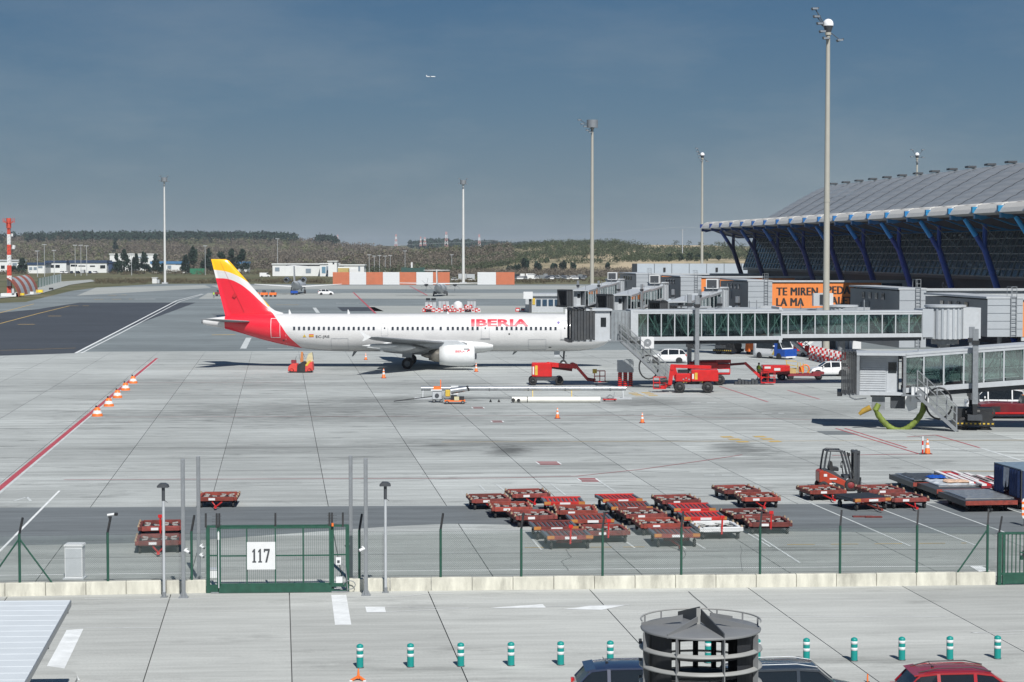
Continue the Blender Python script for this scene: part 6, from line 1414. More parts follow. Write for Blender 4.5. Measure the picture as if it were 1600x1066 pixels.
# tall bare grey poles, two each side of the gate
for px, yt, yb, lab, cams in ((287, 715, 934, 'tall grey pole in front of the wall, left of the gate', [(292, 862)]), (311, 711, 908, 'tall grey pole behind the wall, just left of the gate', [(315, 855), (314, 869)]), (548.5, 710, 908, 'tall grey pole behind the wall, just right of the gate', [(545, 851)]), (572, 714, 930.5, 'tall grey pole in front of the wall, right of the gate', [(566, 859)])):
    p_ = G(px, yb); t = thing('tall_pole', p_, 0, lab, 'pole', 'tall grey poles flanking the gate'); s_ = F/p_.y; h = (yb-yt)/s_*1.0
    mb = MB(); mb.box(-.07, .07, -.055, .055, 0, h); mb.build('pole', M('zinc_pole', (.27, .29, .31), .4, metal=.35, var=.1, scale=4, dirt=.2), t, bevel=.02)
    mb = MB()
    for x in (-.045, .045): mb.box(x-.012, x+.012, -.066, -.056, .1, h-.02)
    mb.build('rail_groove', MT['grey'], t); mb = MB(); mb.box(-.17, .17, -.15, .15, 0, .03); mb.prism([(-.16, .03), (.16, .03), (0.07, .22), (-.07, .22)], -.02, .02); mb.build('foot_plate', MATS['zinc_pole'], t)
    for cx, cy in cams:
        q_ = AT(cx, cy, p_.y)-p_; sgn = 1 if q_.x > 0 else -1; mb = MB(); mb.cyl((sgn*.05, -.02, q_.z+.05), (q_.x+sgn*.10, -.1, q_.z-.02), .055, n=10); mb.cyl((q_.x+sgn*.10, -.1, q_.z-.02), (q_.x+sgn*.14, -.12, q_.z-.04), .035, n=8, mi=1); mb.bar((sgn*.05, 0, q_.z+.08), (sgn*.15, 0, q_.z+.12), .04); mb.build('sensor', [MT['white'], MT['dark']], t)
for px, yt, yb, lab in ((256.5, 757, 933.5, 'slender lamp post with dark square head left of the gate'), (602.5, 755, 926, 'slender lamp post with dark square head right of the gate')):
    p_ = G(px, yb); t = thing('lamp_post', p_, 0, lab, 'lamp post', 'slender lamp posts by the gate'); h = (yb-yt)/F*p_.y
    mb = MB(); mb.cyl((0, 0, 0), (0, 0, h-.5), .052, n=10); mb.build('pole', MT['lgrey'], t); mb = MB(); mb.cyl((0, 0, h-.55), (0, 0, h-.05), .06, n=10); mb.cyl((0, 0, h-.5), (.15, 0, h-.62), .012, n=6); mb.build('upper_tube', MT['dark'], t)
    mb = MB(); mb.prism([(-.2, h-.06), (.2, h-.06), (.17, h+.03), (.06, h+.09), (-.12, h+.09), (-.21, h+.0)], -.16, .16); mb.build('lamp_head', MT['dark'], t); mb = MB(); mb.box(-.12, .12, -.12, .12, 0, .04); mb.cyl((0, 0, .04), (0, 0, .2), .075, n=10); mb.build('foot_plate', MT['galv'], t)
p_ = G(106, 912.5); p_.y += .5; t = thing('utility_cabinet', p_+Vector((0, .7, 0)), 0, 'white utility cabinet standing behind the fence at left', 'cabinet')
mb = MB(); mb.box(-.34, .34, -.2, .3, .05, 1.28); mb.build('cabinet_body', MT['white'], t); mb = MB(); mb.prism([(-.37, 1.28), (.37, 1.28), (.35, 1.36), (-.33, 1.36)], -.24, .34); mb.build('cabinet_lid', MT['white'], t); mb = MB(); mb.box(-.31, .31, -.215, -.2, .12, 1.2); mb.build('cabinet_door', MT['lgrey'], t); mb = MB(); mb.box(-.4, .4, -.3, .4, -.02, .06); mb.build('plinth', MT['lgrey'], t)
t = thing('fence_camera', AT(170, 806, 72.6), 0, 'small white camera on top of the fence post at left', 'camera'); mb = MB(); mb.cyl((-.05, 0, .02), (.22, 0, .06), .05, n=8); mb.cyl((.22, 0, .06), (.32, -.03, .06), .06, n=8, mi=1); mb.bar((0, 0, -.1), (0, 0, .05), .03, mi=1); mb.build('camera_body', [MT['white'], MT['black']], t)
p_ = G(322, 898); t = thing('base_box', G(331, 903), 0, 'small white box on the ground behind the gate', 'box'); mb = MB(); mb.box(-.15, .3, 0, .4, 0, .3); mb.build('box_body', MT['white'], t); mb = MB(); mb.box(-.17, .32, -.02, .42, .3, .34); mb.build('box_lid', MT['lgrey'], t)

# ------------------------------------------------------------------ teal bollards
bx = [562.5, 641.5, 720, 798.5, 876, 953.5, 1031, 1106.5, 1183, 1260, 1334.5, 1409, 1484, 1558.5]
lab = ['teal bollard at the left end of the row, above the orange tripod', 'second teal bollard from the left end of the row', 'teal bollard standing on the diagonal pavement joint', 'fourth teal bollard from the left end of the row', 'fifth teal bollard from the left, left of the dark car', 'teal bollard just above the left dark blue car roof', 'teal bollard hidden behind the left half of the vent tower', 'teal bollard seen through the openings of the vent tower', 'teal bollard behind the right rim of the vent tower', 'teal bollard behind the dark estate car roof', 'teal bollard above the bonnet of the dark estate car', 'teal bollard between the dark estate car and the red car', 'second teal bollard from the right, above the red car', 'teal bollard at the right end of the row']
pb = None
for px, lb in zip(bx, lab):
    py = 1043.5+(px-562.5)*(1029.5-1043.5)/(1558.5-562.5); p_ = G(px, py)
    if pb is None:
        pb = thing('bollard', p_, 0, lb, 'bollard', 'teal striped bollards in a row'); mb = MB(); mb.lathe((0, 0, 0), [(.105, 0), (.105, .66), (.098, .69), (.06, .715), (.02, .73), (.001, .73)], 20); mb.build('post', MT['teal'], pb)
        for z in (.33, .53): mb = MB(); mb.lathe((0, 0, 0), [(.101, z-.005), (.1085, z), (.1085, z+.085), (.101, z+.09)], 20); mb.build('reflective_band', MT['white'], pb)
        mb = MB(); mb.lathe((0, 0, 0), [(.118, 0), (.118, .02), (.1, .025)], 20); mb.build('foot_ring', MT['dark'], pb)
    else: copy_tree(pb, p_, 0, lb)
p_ = G(560, 1063); t = thing('orange_tripod', p_, 0, 'small bright orange three-legged cone below the leftmost bollard', 'cone')
mb = MB(); mb.cyl((0, 0, .05), (0, 0, .34), .05, .02, 10); mb.build('cone_body', MT['orange'], t)
for a in (-150, -35, 75): mb = MB(); mb.bar((0, 0, .12), (.24*math.cos(R(a)), .24*math.sin(R(a)), .02), .07, .05); mb.build('leg', MT['orange'], t); mb = MB(); mb.box(-.04, .04, -.04, .04, 0, .035); mb.build('foot_tip', MT['white'], t, (.24*math.cos(R(a)), .24*math.sin(R(a)), 0))
t = thing('orange_peg', G(1355.5, 1066), 0, 'tiny orange peg standing between the estate car and the red car', 'peg'); mb = MB(); mb.cyl((0, 0, 0), (0, 0, .24), .028, .02, 10); mb.build('peg_post', MT['orange'], t); mb = MB(); mb.cyl((0, 0, 0), (0, 0, .02), .07, n=10); mb.build('peg_foot', MT['dark'], t)

# ------------------------------------------------------------------ round vent tower
Yv = 38.0; vx = PX(1097, Yv); zt = AT(1097, 979, Yv).z; rv = 94/F*Yv
t = thing('vent_tower', (vx, Yv, 0), 0, 'round louvred grey vent tower in the foreground', 'vent tower')
m_v = M('vent_grey', (.165, .172, .18), .5, var=.08, dirt=.3, dirtcol=(.16, .16, .15), scale=2); m_v2 = M('vent_light_grey', (.27, .275, .27), .5, var=.08, dirt=.35, dirtcol=(.25, .25, .23), scale=3)
m_vi = M('vent_inside', (.016, .018, .022), .7)
mb = MB(); mb.lathe((0, 0, 0), [(rv, zt-.05), (rv+.01, zt-.02), (rv-.02, zt), (rv*.5, zt+.03), (.001, zt+.06)], 56); mb.lathe((0, 0, 0), [(rv-.02, zt-.06), (.001, zt-.05)], 56, 1); mb.build('top_cap', [m_v, m_vi], t)
for k in range(12):
    if k in (6, 9, 11): continue
    a = math.pi*k/6+R(8); mb = MB(); mb.bar((rv*.98*math.cos(a), rv*.98*math.sin(a), zt-.02), (rv*.98*math.cos(a), rv*.98*math.sin(a), zt+.13), .03); mb.build('rail_post', m_v, t) if math.sin(a) > -.35 else None
mb = MB(); pts = [(rv*math.cos(a), rv*math.sin(a)*1.0, zt+.14) for a in [R(v) for v in range(-14, 196, 6)]]; mb.tube(pts, .017, 6); mb.build('rim_rail', m_v2, t)
a0 = R(-73)
for a, l0, hh in ((a0, .02, .22), (a0+math.pi, .05, .26), (a0-R(55), .1, .09), (a0+R(58), .15, .09), (a0+R(125), .3, .10), (a0-R(118), .3, .10)):
    d = Vector((math.cos(a), math.sin(a), 0)); mb = MB(); n_ = Vector((-d.y, d.x, 0))*.012
    pr_ = [d*(rv*l0)+Vector((0, 0, zt+.10)), d*(rv*1.0)+Vector((0, 0, zt-.06)), d*(rv*1.0)+Vector((0, 0, zt+hh*.35)), d*(rv*l0)+Vector((0, 0, zt+.12+hh))]
    mb.add([p_+n_ for p_ in pr_]+[p_-n_ for p_ in pr_], [(0, 1, 2, 3), (7, 6, 5, 4), (0, 4, 5, 1), (1, 5, 6, 2), (2, 6, 7, 3), (3, 7, 4, 0)]); mb.build('radial_fin', MT['dark'] if hh > .2 else m_v, t)
mb = MB(); mb.bar((-.05, -.02, zt+.05), (-.05, -.02, zt+.36), .07, .05); mb.build('centre_bracket', m_v2, t)
for k in range(9):
    z = zt-.36-k*.335; mb = MB(); mb.lathe((0, 0, 0), [(rv*.955, z+.02), (rv+.03, z-.02), (rv+.035, z-.045), (rv*.955, z+.0), (rv*.955, z+.02)], 56); mb.build('louvre_ring', m_v2, t)
for k in range(8):
    a = a0+k*math.pi/4; d = Vector((math.cos(a), math.sin(a), 0)); mb = MB(); mb.bar(d*(rv-.02)+Vector((0, 0, .0)), d*(rv-.02)+Vector((0, 0, zt-.05)), .022, .10, up=d); mb.build('vertical_fin', m_v, t)
# inner frame: dark drum with window openings to see through
ri = rv*.90; n_ = 18
for k in range(n_):
    a = 2*math.pi*(k+.5)/n_; da = math.pi/n_*.30
    if -2.9 < a-2*math.pi < -.2: continue
    mb = MB(); mb.add([(ri*math.cos(a+s_*da), ri*math.sin(a+s_*da), z) for z in (0, zt-.06) for s_ in (-1, 1)], [(0, 1, 3, 2)]); mb.build('inner_post', m_vi, t)
wl = MB()
for s_ in (-1, 1):     # closed cheeks left and right
    aa = [R(v) for v in range(-52, 53, 8)]; wl.add([(s_*ri*.97*math.cos(a), ri*.97*math.sin(a), z) for z in (0, zt-.07) for a in aa], [(i, i+1, len(aa)+i+1, len(aa)+i) for i in range(len(aa)-1)])
wl.build('inner_cheek', m_vi, t)
mb = MB()
for z in (zt-.42, zt-.78): mb.lathe((0, 0, 0), [(ri*.96, z), (ri*.96, z-.07)], 40)
mb.build('inner_ring', m_vi, t); mb = MB(); mb.cyl((0, 0, 0), (0, 0, zt-1.0), ri*.9, n=30); mb.build('inner_shaft', m_vi, t)
mb = MB(); mb.cyl((-rv-.02, -.1, zt-.22), (-rv-.02, -.1, zt-.26), .03, n=8)
for k in range(4): mb.cyl((-rv-.045, -.05, zt-.3-k*.335), (-rv+.02, -.05, zt-.3-k*.335), .028, n=8)
mb.build('bolt', MT['dark'], t)

# ------------------------------------------------------------------ canopy at bottom left
zc_ = 2.9; c0 = G(110, 938, zc_); c1 = G(38, 1066, zc_); d1 = (c1-c0).normalized(); d0 = Vector((-1, -.050, 0)).normalized()
t = thing('carport_canopy', (c0.x, c0.y, 0), 0, 'pale blue corrugated carport roof in the bottom left corner', 'canopy'); o_ = Vector((c0.x, c0.y, 0))
m_can = M('canopy_sheet', (.56, .60, .63), .55, metal=.0, var=.04, scale=.8, dirt=.15, dirtcol=(.45, .5, .53))
Ld, Wd = 16.0, 9.0; nr = 22
for k in range(nr):
    a = Ld*k/nr; b_ = Ld*(k+1)/nr; mb = MB(); pr = [(a, 0), (a+.04, .010), (a+.10, .010), (a+.14, 0), (b_-.008, 0)]
    vs = []
    for s_, h in pr:
        for w in (0, Wd): vs.append(c0+d1*s_+d0*w+Vector((0, 0, h-o_.z))-o_)
    mb.add(vs, [(2*i, 2*i+1, 2*i+3, 2*i+2) for i in range(len(pr)-1)]); q_ = mb.build('roof_sheet', m_can, t)
    so_ = q_.modifiers.new('thickness', 'SOLIDIFY'); so_.thickness = .01
mb = MB(); a = c0-o_+Vector((0, 0, -.09)); mb.bar(a-d1*.02, a+d1*Ld, .05, .16); mb.bar(a, a+d0*Wd, .05, .16); mb.build('edge_beam', MT['galv'], t)
for s_ in (.6, 5.5, 10.5):
    for w in (1.4, 7): p_ = c0-o_+d1*s_+d0*w; mb = MB(); mb.cyl((p_.x, p_.y, 0), (p_.x, p_.y, zc_-.15), .07, n=10); mb.build('support_post', MT['green'], t)
mb = MB(); [mb.bar(c0-o_+d1*s_+d0*.0+Vector((0, 0, -.2)), c0-o_+d1*s_+d0*Wd+Vector((0, 0, -.2)), .06, .12) for s_ in (.6, 5.5, 10.5)]; mb.build('rafter', MT['dark'], t)
# kerbed island below it
kp = [G(x, y) for x, y in ((30, 1072), (62, 1049), (76, 1047.5), (105, 1052), (118, 1058), (121, 1064), (116, 1075))]
t = MB(); n_ = len(kp); t.add([(p_.x, p_.y, z) for z in (0, .13) for p_ in kp], [(i, (i+1) % n_, n_+(i+1) % n_, n_+i) for i in range(n_)]+[tuple(range(n_, 2*n_))]); structure(t, 'kerb_island', m_road)
line('thin_white_line', [(60, 1048), (76, 1046), (106, 1050.5), (119, 1056), (124, 1064)], .05, m_wline, .011)

# ------------------------------------------------------------------ cars
def car(loc, rz, label, L, W, H, paint, kind='hatch', name='parked_car', group=None, rails=False, cat='car', rimm=None, spoiler=False, blackroof=None):
    """body lofted from stations; x forward"""
    t = thing(name, loc, rz, label, cat, group)
    # (x, half width low, belt z, half width belt, roof z, half width roof) as fractions
    if kind == 'van': S_ = [(-.5, .44, .52, .42, .52, .40), (-.488, .48, .56, .47, .93, .38), (-.30, .49, .56, .48, 1.0, .40), (.12, .49, .56, .48, 1.0, .40), (.19, .49, .56, .48, .97, .39), (.33, .49, .56, .47, .60, .41), (.45, .47, .50, .43, .51, .38), (.5, .40, .40, .36, .41, .32)]
    elif kind == 'bigvan': S_ = [(-.5, .47, .46, .47, .47, .46), (-.495, .49, .5, .485, .97, .45), (-.40, .49, .5, .485, 1.0, .46), (.25, .49, .5, .485, 1.0, .46), (.30, .49, .5, .485, .96, .44), (.40, .48, .5, .47, .56, .44), (.47, .46, .46, .43, .47, .40), (.5, .40, .38, .37, .39, .34)]
    elif kind == 'estate': S_ = [(-.5, .42, .50, .40, .505, .38), (-.475, .47, .62, .45, .66, .38), (-.40, .49, .64, .47, .93, .35), (-.30, .49, .63, .47, .985, .365), (-.02, .49, .61, .47, 1.0, .37), (.10, .49, .605, .47, .975, .365), (.23, .49, .60, .46, .66, .41), (.40, .48, .54, .44, .56, .38), (.47, .45, .44, .40, .45, .34), (.5, .38, .34, .33, .35, .28)]
    else: S_ = [(-.5, .42, .50, .40, .505, .37), (-.47, .47, .63, .45, .67, .36), (-.38, .49, .65, .47, .95, .345), (-.26, .49, .64, .47, .99, .36), (-.02, .49, .61, .47, 1.0, .365), (.10, .49, .605, .47, .96, .36), (.25, .49, .60, .46, .65, .40), (.41, .48, .53, .44, .55, .37), (.475, .45, .43, .40, .44, .33), (.5, .38, .33, .33, .34, .27)]
    vs = []; fs = []; mi = []
    for (x, wl_, zb_, wb_, zr_, wr_) in S_:
        x *= L; zb_ *= H; zr_ *= H; a, b2, c = wl_*W, wb_*W, wr_*W; z0 = .17*H/1.45
        half = [(a*.9, z0), (a, z0+.12), (a+.01, (z0+zb_)*.5), (b2, zb_), (c, zr_-.035 if zr_-zb_ > .1 else zr_-.005), (c*.8, zr_), (0, zr_+.012)]
        vs += [Vector((x, -y, z)) for y, z in half]+[Vector((x, y, z)) for y, z in half[-2::-1]]
    N_ = 13; green = {'van': (1, 4), 'bigvan': (3, 4), 'estate': (2, 5), 'hatch': (2, 5)}[kind]
    nS = len(S_)
    for i in range(nS-1):
        for k in range(N_-1):
            m = 0
            tall_ = (S_[i][4]-S_[i][2] > .15 or S_[i+1][4]-S_[i+1][2] > .15)
            if k in (3, 8) and tall_ and i >= green[0]-1 and i <= green[1]: m = 1
            if k in (4, 5, 6, 7) and ((S_[i+1][4]-S_[i][4]) < -.15 or (S_[i+1][4]-S_[i][4]) > .20): m = 1
            fs.append((i*N_+k, i*N_+k+1, (i+1)*N_+k+1, (i+1)*N_+k)); mi.append(m)
        fs.append(((i+1)*N_, i*N_, i*N_+N_-1, (i+1)*N_+N_-1)); mi.append(0)
    body = MB(); body.v = vs
    keep = [(f, m) for f, m in zip(fs, mi) if m == 0]; body.f = [f for f, m in keep]+[tuple(range(N_)), tuple((nS-1)*N_+k for k in range(N_))]; body.m = [0]*len(body.f); body.sm = [True]*len(body.f)
    bo = body.build('body', paint, t)
    gl_ = MB(); gl_.v = vs; gl_.f = [f for f, m in zip(fs, mi) if m == 1]; gl_.m = [0]*len(gl_.f); gl_.sm = [False]*len(gl_.f); gl_.build('window_glass', MT['dglass'], t)
    ins = MB(); ins.box(-.40*L, .32*L, -.40*W, .40*W, .3, .58*H); ins.build('interior', MT['black'], t)
    # pillars and rails
    def side_pt(i, f, s_, out=.012):
        a, b2 = vs[i*N_+3], vs[i*N_+4]; p_ = a.lerp(b2, f); return Vector((p_.x, s_*(abs(p_.y)+out), p_.z))
    pil = MB(); mid = range(green[0], green[1]+1)
    for s_ in (-1, 1):
        for i in list(mid)[::1]:
            if S_[i][4]-S_[i][2] < .2: continue
            if kind in ('hatch', 'estate') and i in (3, 4) or (kind == 'van' and i in (2, 3)):
                pil.bar(side_pt(i, 0, s_), side_pt(i, 1, s_), .09, .03)
        for i in range(green[0]-1, green[1]+1): pil.bar(side_pt(i, 1, s_, .006), side_pt(i+1, 1, s_, .006), .045, .05)
    pil.build('window_frame', paint, t)
    if rails:
        for s_ in (-1, 1): rl = MB(); rl.tube([(p_.x, s_*(abs(p_.y)-.06), p_.z+h) for p_, h in ((vs[2*N_+5], .02), (vs[3*N_+5], .07), (vs[4*N_+5], .075), (vs[5*N_+5], .03))], .018, 6); rl.build('roof_rail', MT['galv'] if rails == 'silver' else MT['black'], t)
    if spoiler: sp = MB(); p_ = vs[2*N_+6]; sp.prism([(p_.x-.16, p_.z-.03), (p_.x+.12, p_.z+.02), (p_.x+.1, p_.z-.03), (p_.x-.14, p_.z-.06)], -.36*W, .36*W); sp.build('spoiler', paint, t)
    an = MB(); p_ = vs[3*N_+6]; an.bar((p_.x, 0, p_.z), (p_.x-.12, 0, p_.z+.16), .015); an.cyl((p_.x, 0, p_.z-.01), (p_.x, 0, p_.z+.03), .04, n=8); an.build('antenna', MT['black'], t)
    for s_ in (-1, 1): m_ = MB(); m_.box(.17*L, .17*L+.1, min(s_*.49*W, s_*.6*W), max(s_*.49*W, s_*.6*W), .62*H, .62*H+.15); m_.build('mirror', paint, t)
    r = .32 if H < 1.7 else .34
    for x in (-.30*L, .315*L):
        for s_ in (-1, 1):
            m_ = MB(); m_.cyl((x, s_*(W*.5-.03), r+.0), (x, s_*(W*.5+.008), r+.0), r+.06, n=20); m_.build('wheel_arch', MT['black'], t); wheel(t, x, s_*(W*.5-.08), r, r, .2, rimm or MT['silver'], hub=.62)
    for s_ in (-1, 1):
        m_ = MB(); m_.box(.455*L, .49*L, min(s_*.27*W, s_*.42*W), max(s_*.27*W, s_*.42*W), .42*H, .50*H); m_.build('headlight', MT['silver'], t)
        m_ = MB(); m_.box(-.495*L, -.465*L, min(s_*.36*W, s_*.46*W), max(s_*.36*W, s_*.46*W), .50*H, .62*H); m_.build('tail_light', MT['red'], t)
    m_ = MB(); m_.box(-.51*L, -.48*L, -.42*W, .42*W, .2, .42); m_.box(.47*L, .505*L, -.40*W, .40*W, .18, .36); m_.build('bumper', paint, t)
    for s_ in (-1, 1):
        for fx in (-.06, .14, -.22): m_ = MB(); m_.box(fx*L, fx*L+.012, min(s_*.485*W, s_*.494*W), max(s_*.485*W, s_*.494*W), .22*H, .60*H); m_.build('door_seam', MT['black'], t) if kind != 'bigvan' else None
    return t
m_navyp = M('navy_car_paint', (.012, .022, .060), .25, coat=.9, var=.03, dirt=.05); m_dkp = M('dark_grey_car_paint', (.022, .030, .042), .25, coat=.9, var=.03, dirt=.05); m_redp = M('red_car_paint', (.30, .004, .010), .25, coat=.9, var=.03, dirt=.05); m_whp = M('white_car_paint', (.74, .75, .76), .3, coat=.6, var=.03, dirt=.08)
cy_ = lambda px, Y: Vector((PX(px, Y), Y, 0))
car(cy_(1009, 53.0), R(2), 'navy blue hatchback partly hidden left of the vent tower', 3.95, 1.76, 1.47, m_navyp, 'hatch', rails=False, spoiler=True)
car(cy_(1249, 52.0), R(2), 'dark estate car with silver roof rails right of the vent tower', 4.7, 1.84, 1.66, m_dkp, 'estate', rails='silver')
car(cy_(1524, 52.3), R(2), 'bright red hatchback at the bottom right', 4.05, 1.78, 1.50, m_redp, 'hatch', rails='black', spoiler=True)
p_ = G(1301, 590); car(p_+Vector((0, 2.6, 0)), R(184), 'white hatchback beside the left cab of the nearest bridge', 4.05, 1.75, 1.48, m_whp, 'hatch')
p_ = G(1044, 568); car(p_+Vector((0, .9, 0)), R(176), 'white sports utility car seen through the stair railing', 4.3, 1.8, 1.62, m_whp, 'estate', name='parked_car')
p_ = G(1565, 648); car(p_+Vector((0, 2.6, 0)), R(174), 'white van parked behind the red tractor at the right edge', 4.4, 1.8, 1.85, m_whp, 'van', name='parked_van', cat='van')
p_ = G(1212, 561); v1 = car(p_+Vector((0, 1.0, 0)), R(-52), 'white van with blue rear half near the orange conveyor', 5.2, 2.0, 2.35, m_whp, 'bigvan', name='parked_van', cat='van')
mb = MB(); mb.box(1.3, 2.62, -1.0, 1.0, .35, 1.2); mb.box(.9, 1.35, -1.005, 1.005, .35, 2.2, 0); mb.build('blue_nose', MT['blue'], v1); mb = MB(); mb.prism([(.5, .5), (.9, .5), (.9, 1.1)], -1.01, 1.01); mb.build('yellow_flash', MT['yellow'], v1)
p_ = G(509, 461); car(p_, R(8), 'small white car driving right of the far small jet', 4.5, 1.9, 1.7, m_whp, 'estate')
# parked rows far away: simple cars with body, glass and wheels
def small_car(p_, rz, label, paint, van=False, group='far parked cars'):
    t = thing('parked_car', p_, rz, label, 'car', group); L_, W_, H_ = (4.3, 1.8, 1.45) if not van else (5.2, 2.0, 2.2)
    mb = MB(); mb.prism([(-L_/2, .3), (L_/2, .3), (L_/2, .7), (L_*.3, .9), (-L_*.45, .95), (-L_/2, .85)] if not van else [(-L_/2, .3), (L_/2, .3), (L_/2, 1.0), (L_*.36, 1.2), (L_*.28, 2.15), (-L_/2, 2.2)], -W_/2, W_/2); mb.build('body', paint, t)
    if not van: mb = MB(); mb.prism([(-L_*.42, .93), (L_*.25, .9), (L_*.08, 1.38), (-L_*.33, 1.38)], -W_*.44, W_*.44); mb.build('cabin_glass', MT['dglass'], t); mb = MB(); mb.prism([(-L_*.34, 1.37), (L_*.09, 1.37), (L_*.05, 1.46), (-L_*.3, 1.46)], -W_*.42, W_*.42); mb.build('roof', paint, t)
    else: mb = MB(); mb.prism([(L_*.28, 1.3), (L_*.37, 1.2), (L_*.30, 2.0), (L_*.15, 2.0), (L_*.15, 1.3)], -W_*.51, W_*.51); mb.build('cabin_glass', MT['dglass'], t)
    mb = MB()
    for x in (-L_*.3, L_*.3): mb.cyl((x, -W_/2-.02, .33), (x, W_/2+.02, .33), .33, n=10)
    mb.build('wheels_axle', MT['rubber'], t)
pal = [('white', m_whp), ('silver', MT['silver']), ('dark', m_dkp), ('grey', MT['grey']), ('white', m_whp)]
k = 0
for px in (98, 105, 112.5, 122, 130, 141, 149.5):
    c_, mt = [('white', m_whp), ('white', m_whp), ('dark', m_dkp), ('dark', m_dkp), ('cream', MT['lgrey']), ('dark', m_navyp), ('white', m_whp)][k]; Y = 1140
    small_car(Vector((PX(px, Y), Y, terrain_z(PX(px, Y), Y))), R(80+10*(k % 3)), c_+' car in the small car park at left, '+['leftmost', 'second from left', 'beside the entrance', 'in the middle', 'pale one between dark ones', 'darkest', 'rightmost'][k], mt, van=(k == 4), group='cars in the small far car park'); k += 1
for row, (Y, y0) in enumerate(((890, 0), (915, 0), (940, 0))):
    for j in range(23):
        px = 806+j*5.2+random.uniform(-1.5, 1.5)+row*2.5
        if random.random() < .12 or 915 < px < 934: continue
        c_, mt = random.choice(pal); v_ = random.random() < .18; X = PX(px, Y)
        small_car(Vector((X, Y, terrain_z(X, Y))), R(random.choice((90, 90, 0, 85))), c_+(' van' if v_ else ' car')+' in the '+('front', 'middle', 'back')[row]+' row of the crowded far car park, '+nth(j), mt, v_, group='cars in the far car park below the sandy slope')
for px, y_ in ((577, 426), (585, 426), (592, 426), (414, 424), (545, 424), (712, 440), (735, 441)):
    Y = 980 if y_ < 430 else 850; X = PX(px, Y); small_car(Vector((X, Y, terrain_z(X, Y))), R(10), {577: 'white car leftmost behind the orange barrier', 585: 'white car behind the orange barrier, middle of three', 592: 'white car rightmost of three behind the orange barrier', 414: 'white car left of the long white block', 545: 'white vehicle before the yellow and white block', 712: 'white car seen left in the barrier gap', 735: 'white car seen right in the barrier gap'}[px], m_whp, van=px in (414, 545), group='lone far white cars')
# ------------------------------------------------------------------ baggage and container dollies
m_fr = MT['rust']; m_deckr = M('worn_orange_red_deck', (.215, .036, .024), .65, rnd=.3, var=.35, scale=5, dirt=.45, dirtcol=(.14, .05, .035))
m_bright = M('fresh_red_deck', (.42, .020, .015), .5, rnd=.2, var=.2, scale=4, dirt=.25, dirtcol=(.3, .06, .04))
m_slot = M('grey_deck_slot', (.10, .12, .145), .55, var=.2, dirt=.3); m_roll = M('worn_roller', (.42, .42, .40), .5, var=.3, scale=9, dirt=.5, dirtcol=(.2, .17, .14))
DW, DL = 1.95, 2.2
def plate(t, x, y, z, w=.42, mat=None): mb = MB(); mb.box(x-w/2, x+w/2, y-.012, y, z-.055, z+.055); mb.build('number_plate', mat or MT['white'], t)
def under(t, frm, wx=.78):
    mb = MB(); mb.box(-.06, .06, -DL*.42, DL*.42, .30, .38); mb.box(-.55, .55, -.85, -.73, .26, .36); mb.box(-.55, .55, .73, .85, .26, .36); mb.bar((-.5, -.8, .3), (.5, .8, .34), .05); mb.build('chassis', frm, t)
    for x in (-wx, wx):
        for y in (-.82, .82): w = wheel(t, x, y, .17, .17, .10, MT['grey'], rz=R(90)); mb = MB(); mb.bar((x, y, .17), (x, y, .42), .07); mb.build('fork', MT['dark'], w.parent)
def towbar(t, up, mat):
    mb = MB(); y0 = -DL/2+.1
    if up: mb.bar((0, y0-.1, .25), (0, y0-.22, 1.0), .07); mb.box(-.09, .09, y0-.27, y0-.15, .95, 1.08)
    else: mb.bar((-.25, y0, .3), (0, y0-.75, .15), .05); mb.bar((.25, y0, .3), (0, y0-.75, .15), .05); mb.box(-.06, .06, y0-1.0, y0-.7, .1, .2)
    mb.build('towbar', mat, t)
def dolly_roller(label, frm, loc, rz, up=False, towm=None, rust=True):
    t = thing('container_dolly', loc, rz, label, 'dolly', 'red container dollies parked on the apron'); z = .50
    for nm, bx_ in (('side_rail', (-DW/2, -DW/2+.16, -DL/2, DL/2, z-.14, z+.02)), ('side_rail', (DW/2-.16, DW/2, -DL/2, DL/2, z-.14, z+.02)), ('end_rail', (-DW/2+.16, DW/2-.16, -DL/2, -DL/2+.14, z-.16, z+.05)), ('end_rail', (-DW/2+.16, DW/2-.16, DL/2-.14, DL/2, z-.16, z+.05))): mb = MB(); mb.box(*bx_); mb.build(nm, frm, t, bevel=.015)
    mb = MB()
    for y in (-.6, 0, .6): mb.box(-DW/2+.16, DW/2-.16, y-.05, y+.05, z-.13, z-.09)
    for x in (-.35, .35): mb.box(x-.04, x+.04, -DL/2+.14, DL/2-.14, z-.16, z-.09)
    mb.build('cross_member', MT['black'], t)
    mb = MB()      # crossed caster rollers
    for i, y in enumerate((-.78, -.1, .55)):
        for j, x in enumerate((-.6, -.2, .2, .6)):
            if (i*3+j*2) % 7 == 1: continue
            a = R(45 if (i+j) % 2 else -45); dx, dy = .15*math.cos(a), .15*math.sin(a); mb.bar((x-dx, y-dy, z-.02), (x+dx, y+dy, z-.02), .045, .05); mb.bar((x-dx*.6, y+dy*.6, z-.03), (x+dx*.6, y-dy*.6, z-.03), .03, .04)
    mb.build('caster_rollers', m_roll, t)['kind'] = 'stuff'
    for y in (-.85, 0, .85):
        for x in (-DW/2+.02, DW/2-.02): mb = MB(); mb.prism([(-.05, 0), (.05, 0), (.03, .1), (-.03, .1)], -.07, .07, 0, 'y', Matrix.Translation((x, y, z))); mb.build('edge_stop', M('cream_roller', (.33, .25, .17), .6, var=.3), t)
    mb = MB(); mb.box(-.88, .88, -.9, .9, z-.24, z-.2); mb.build('drip_pan', MT['black'], t)
    under(t, MT['dred'] if rust else MT['lgrey']); towbar(t, up, towm or frm); plate(t, -.25, -DL/2-.005, z-.06, .32); return t
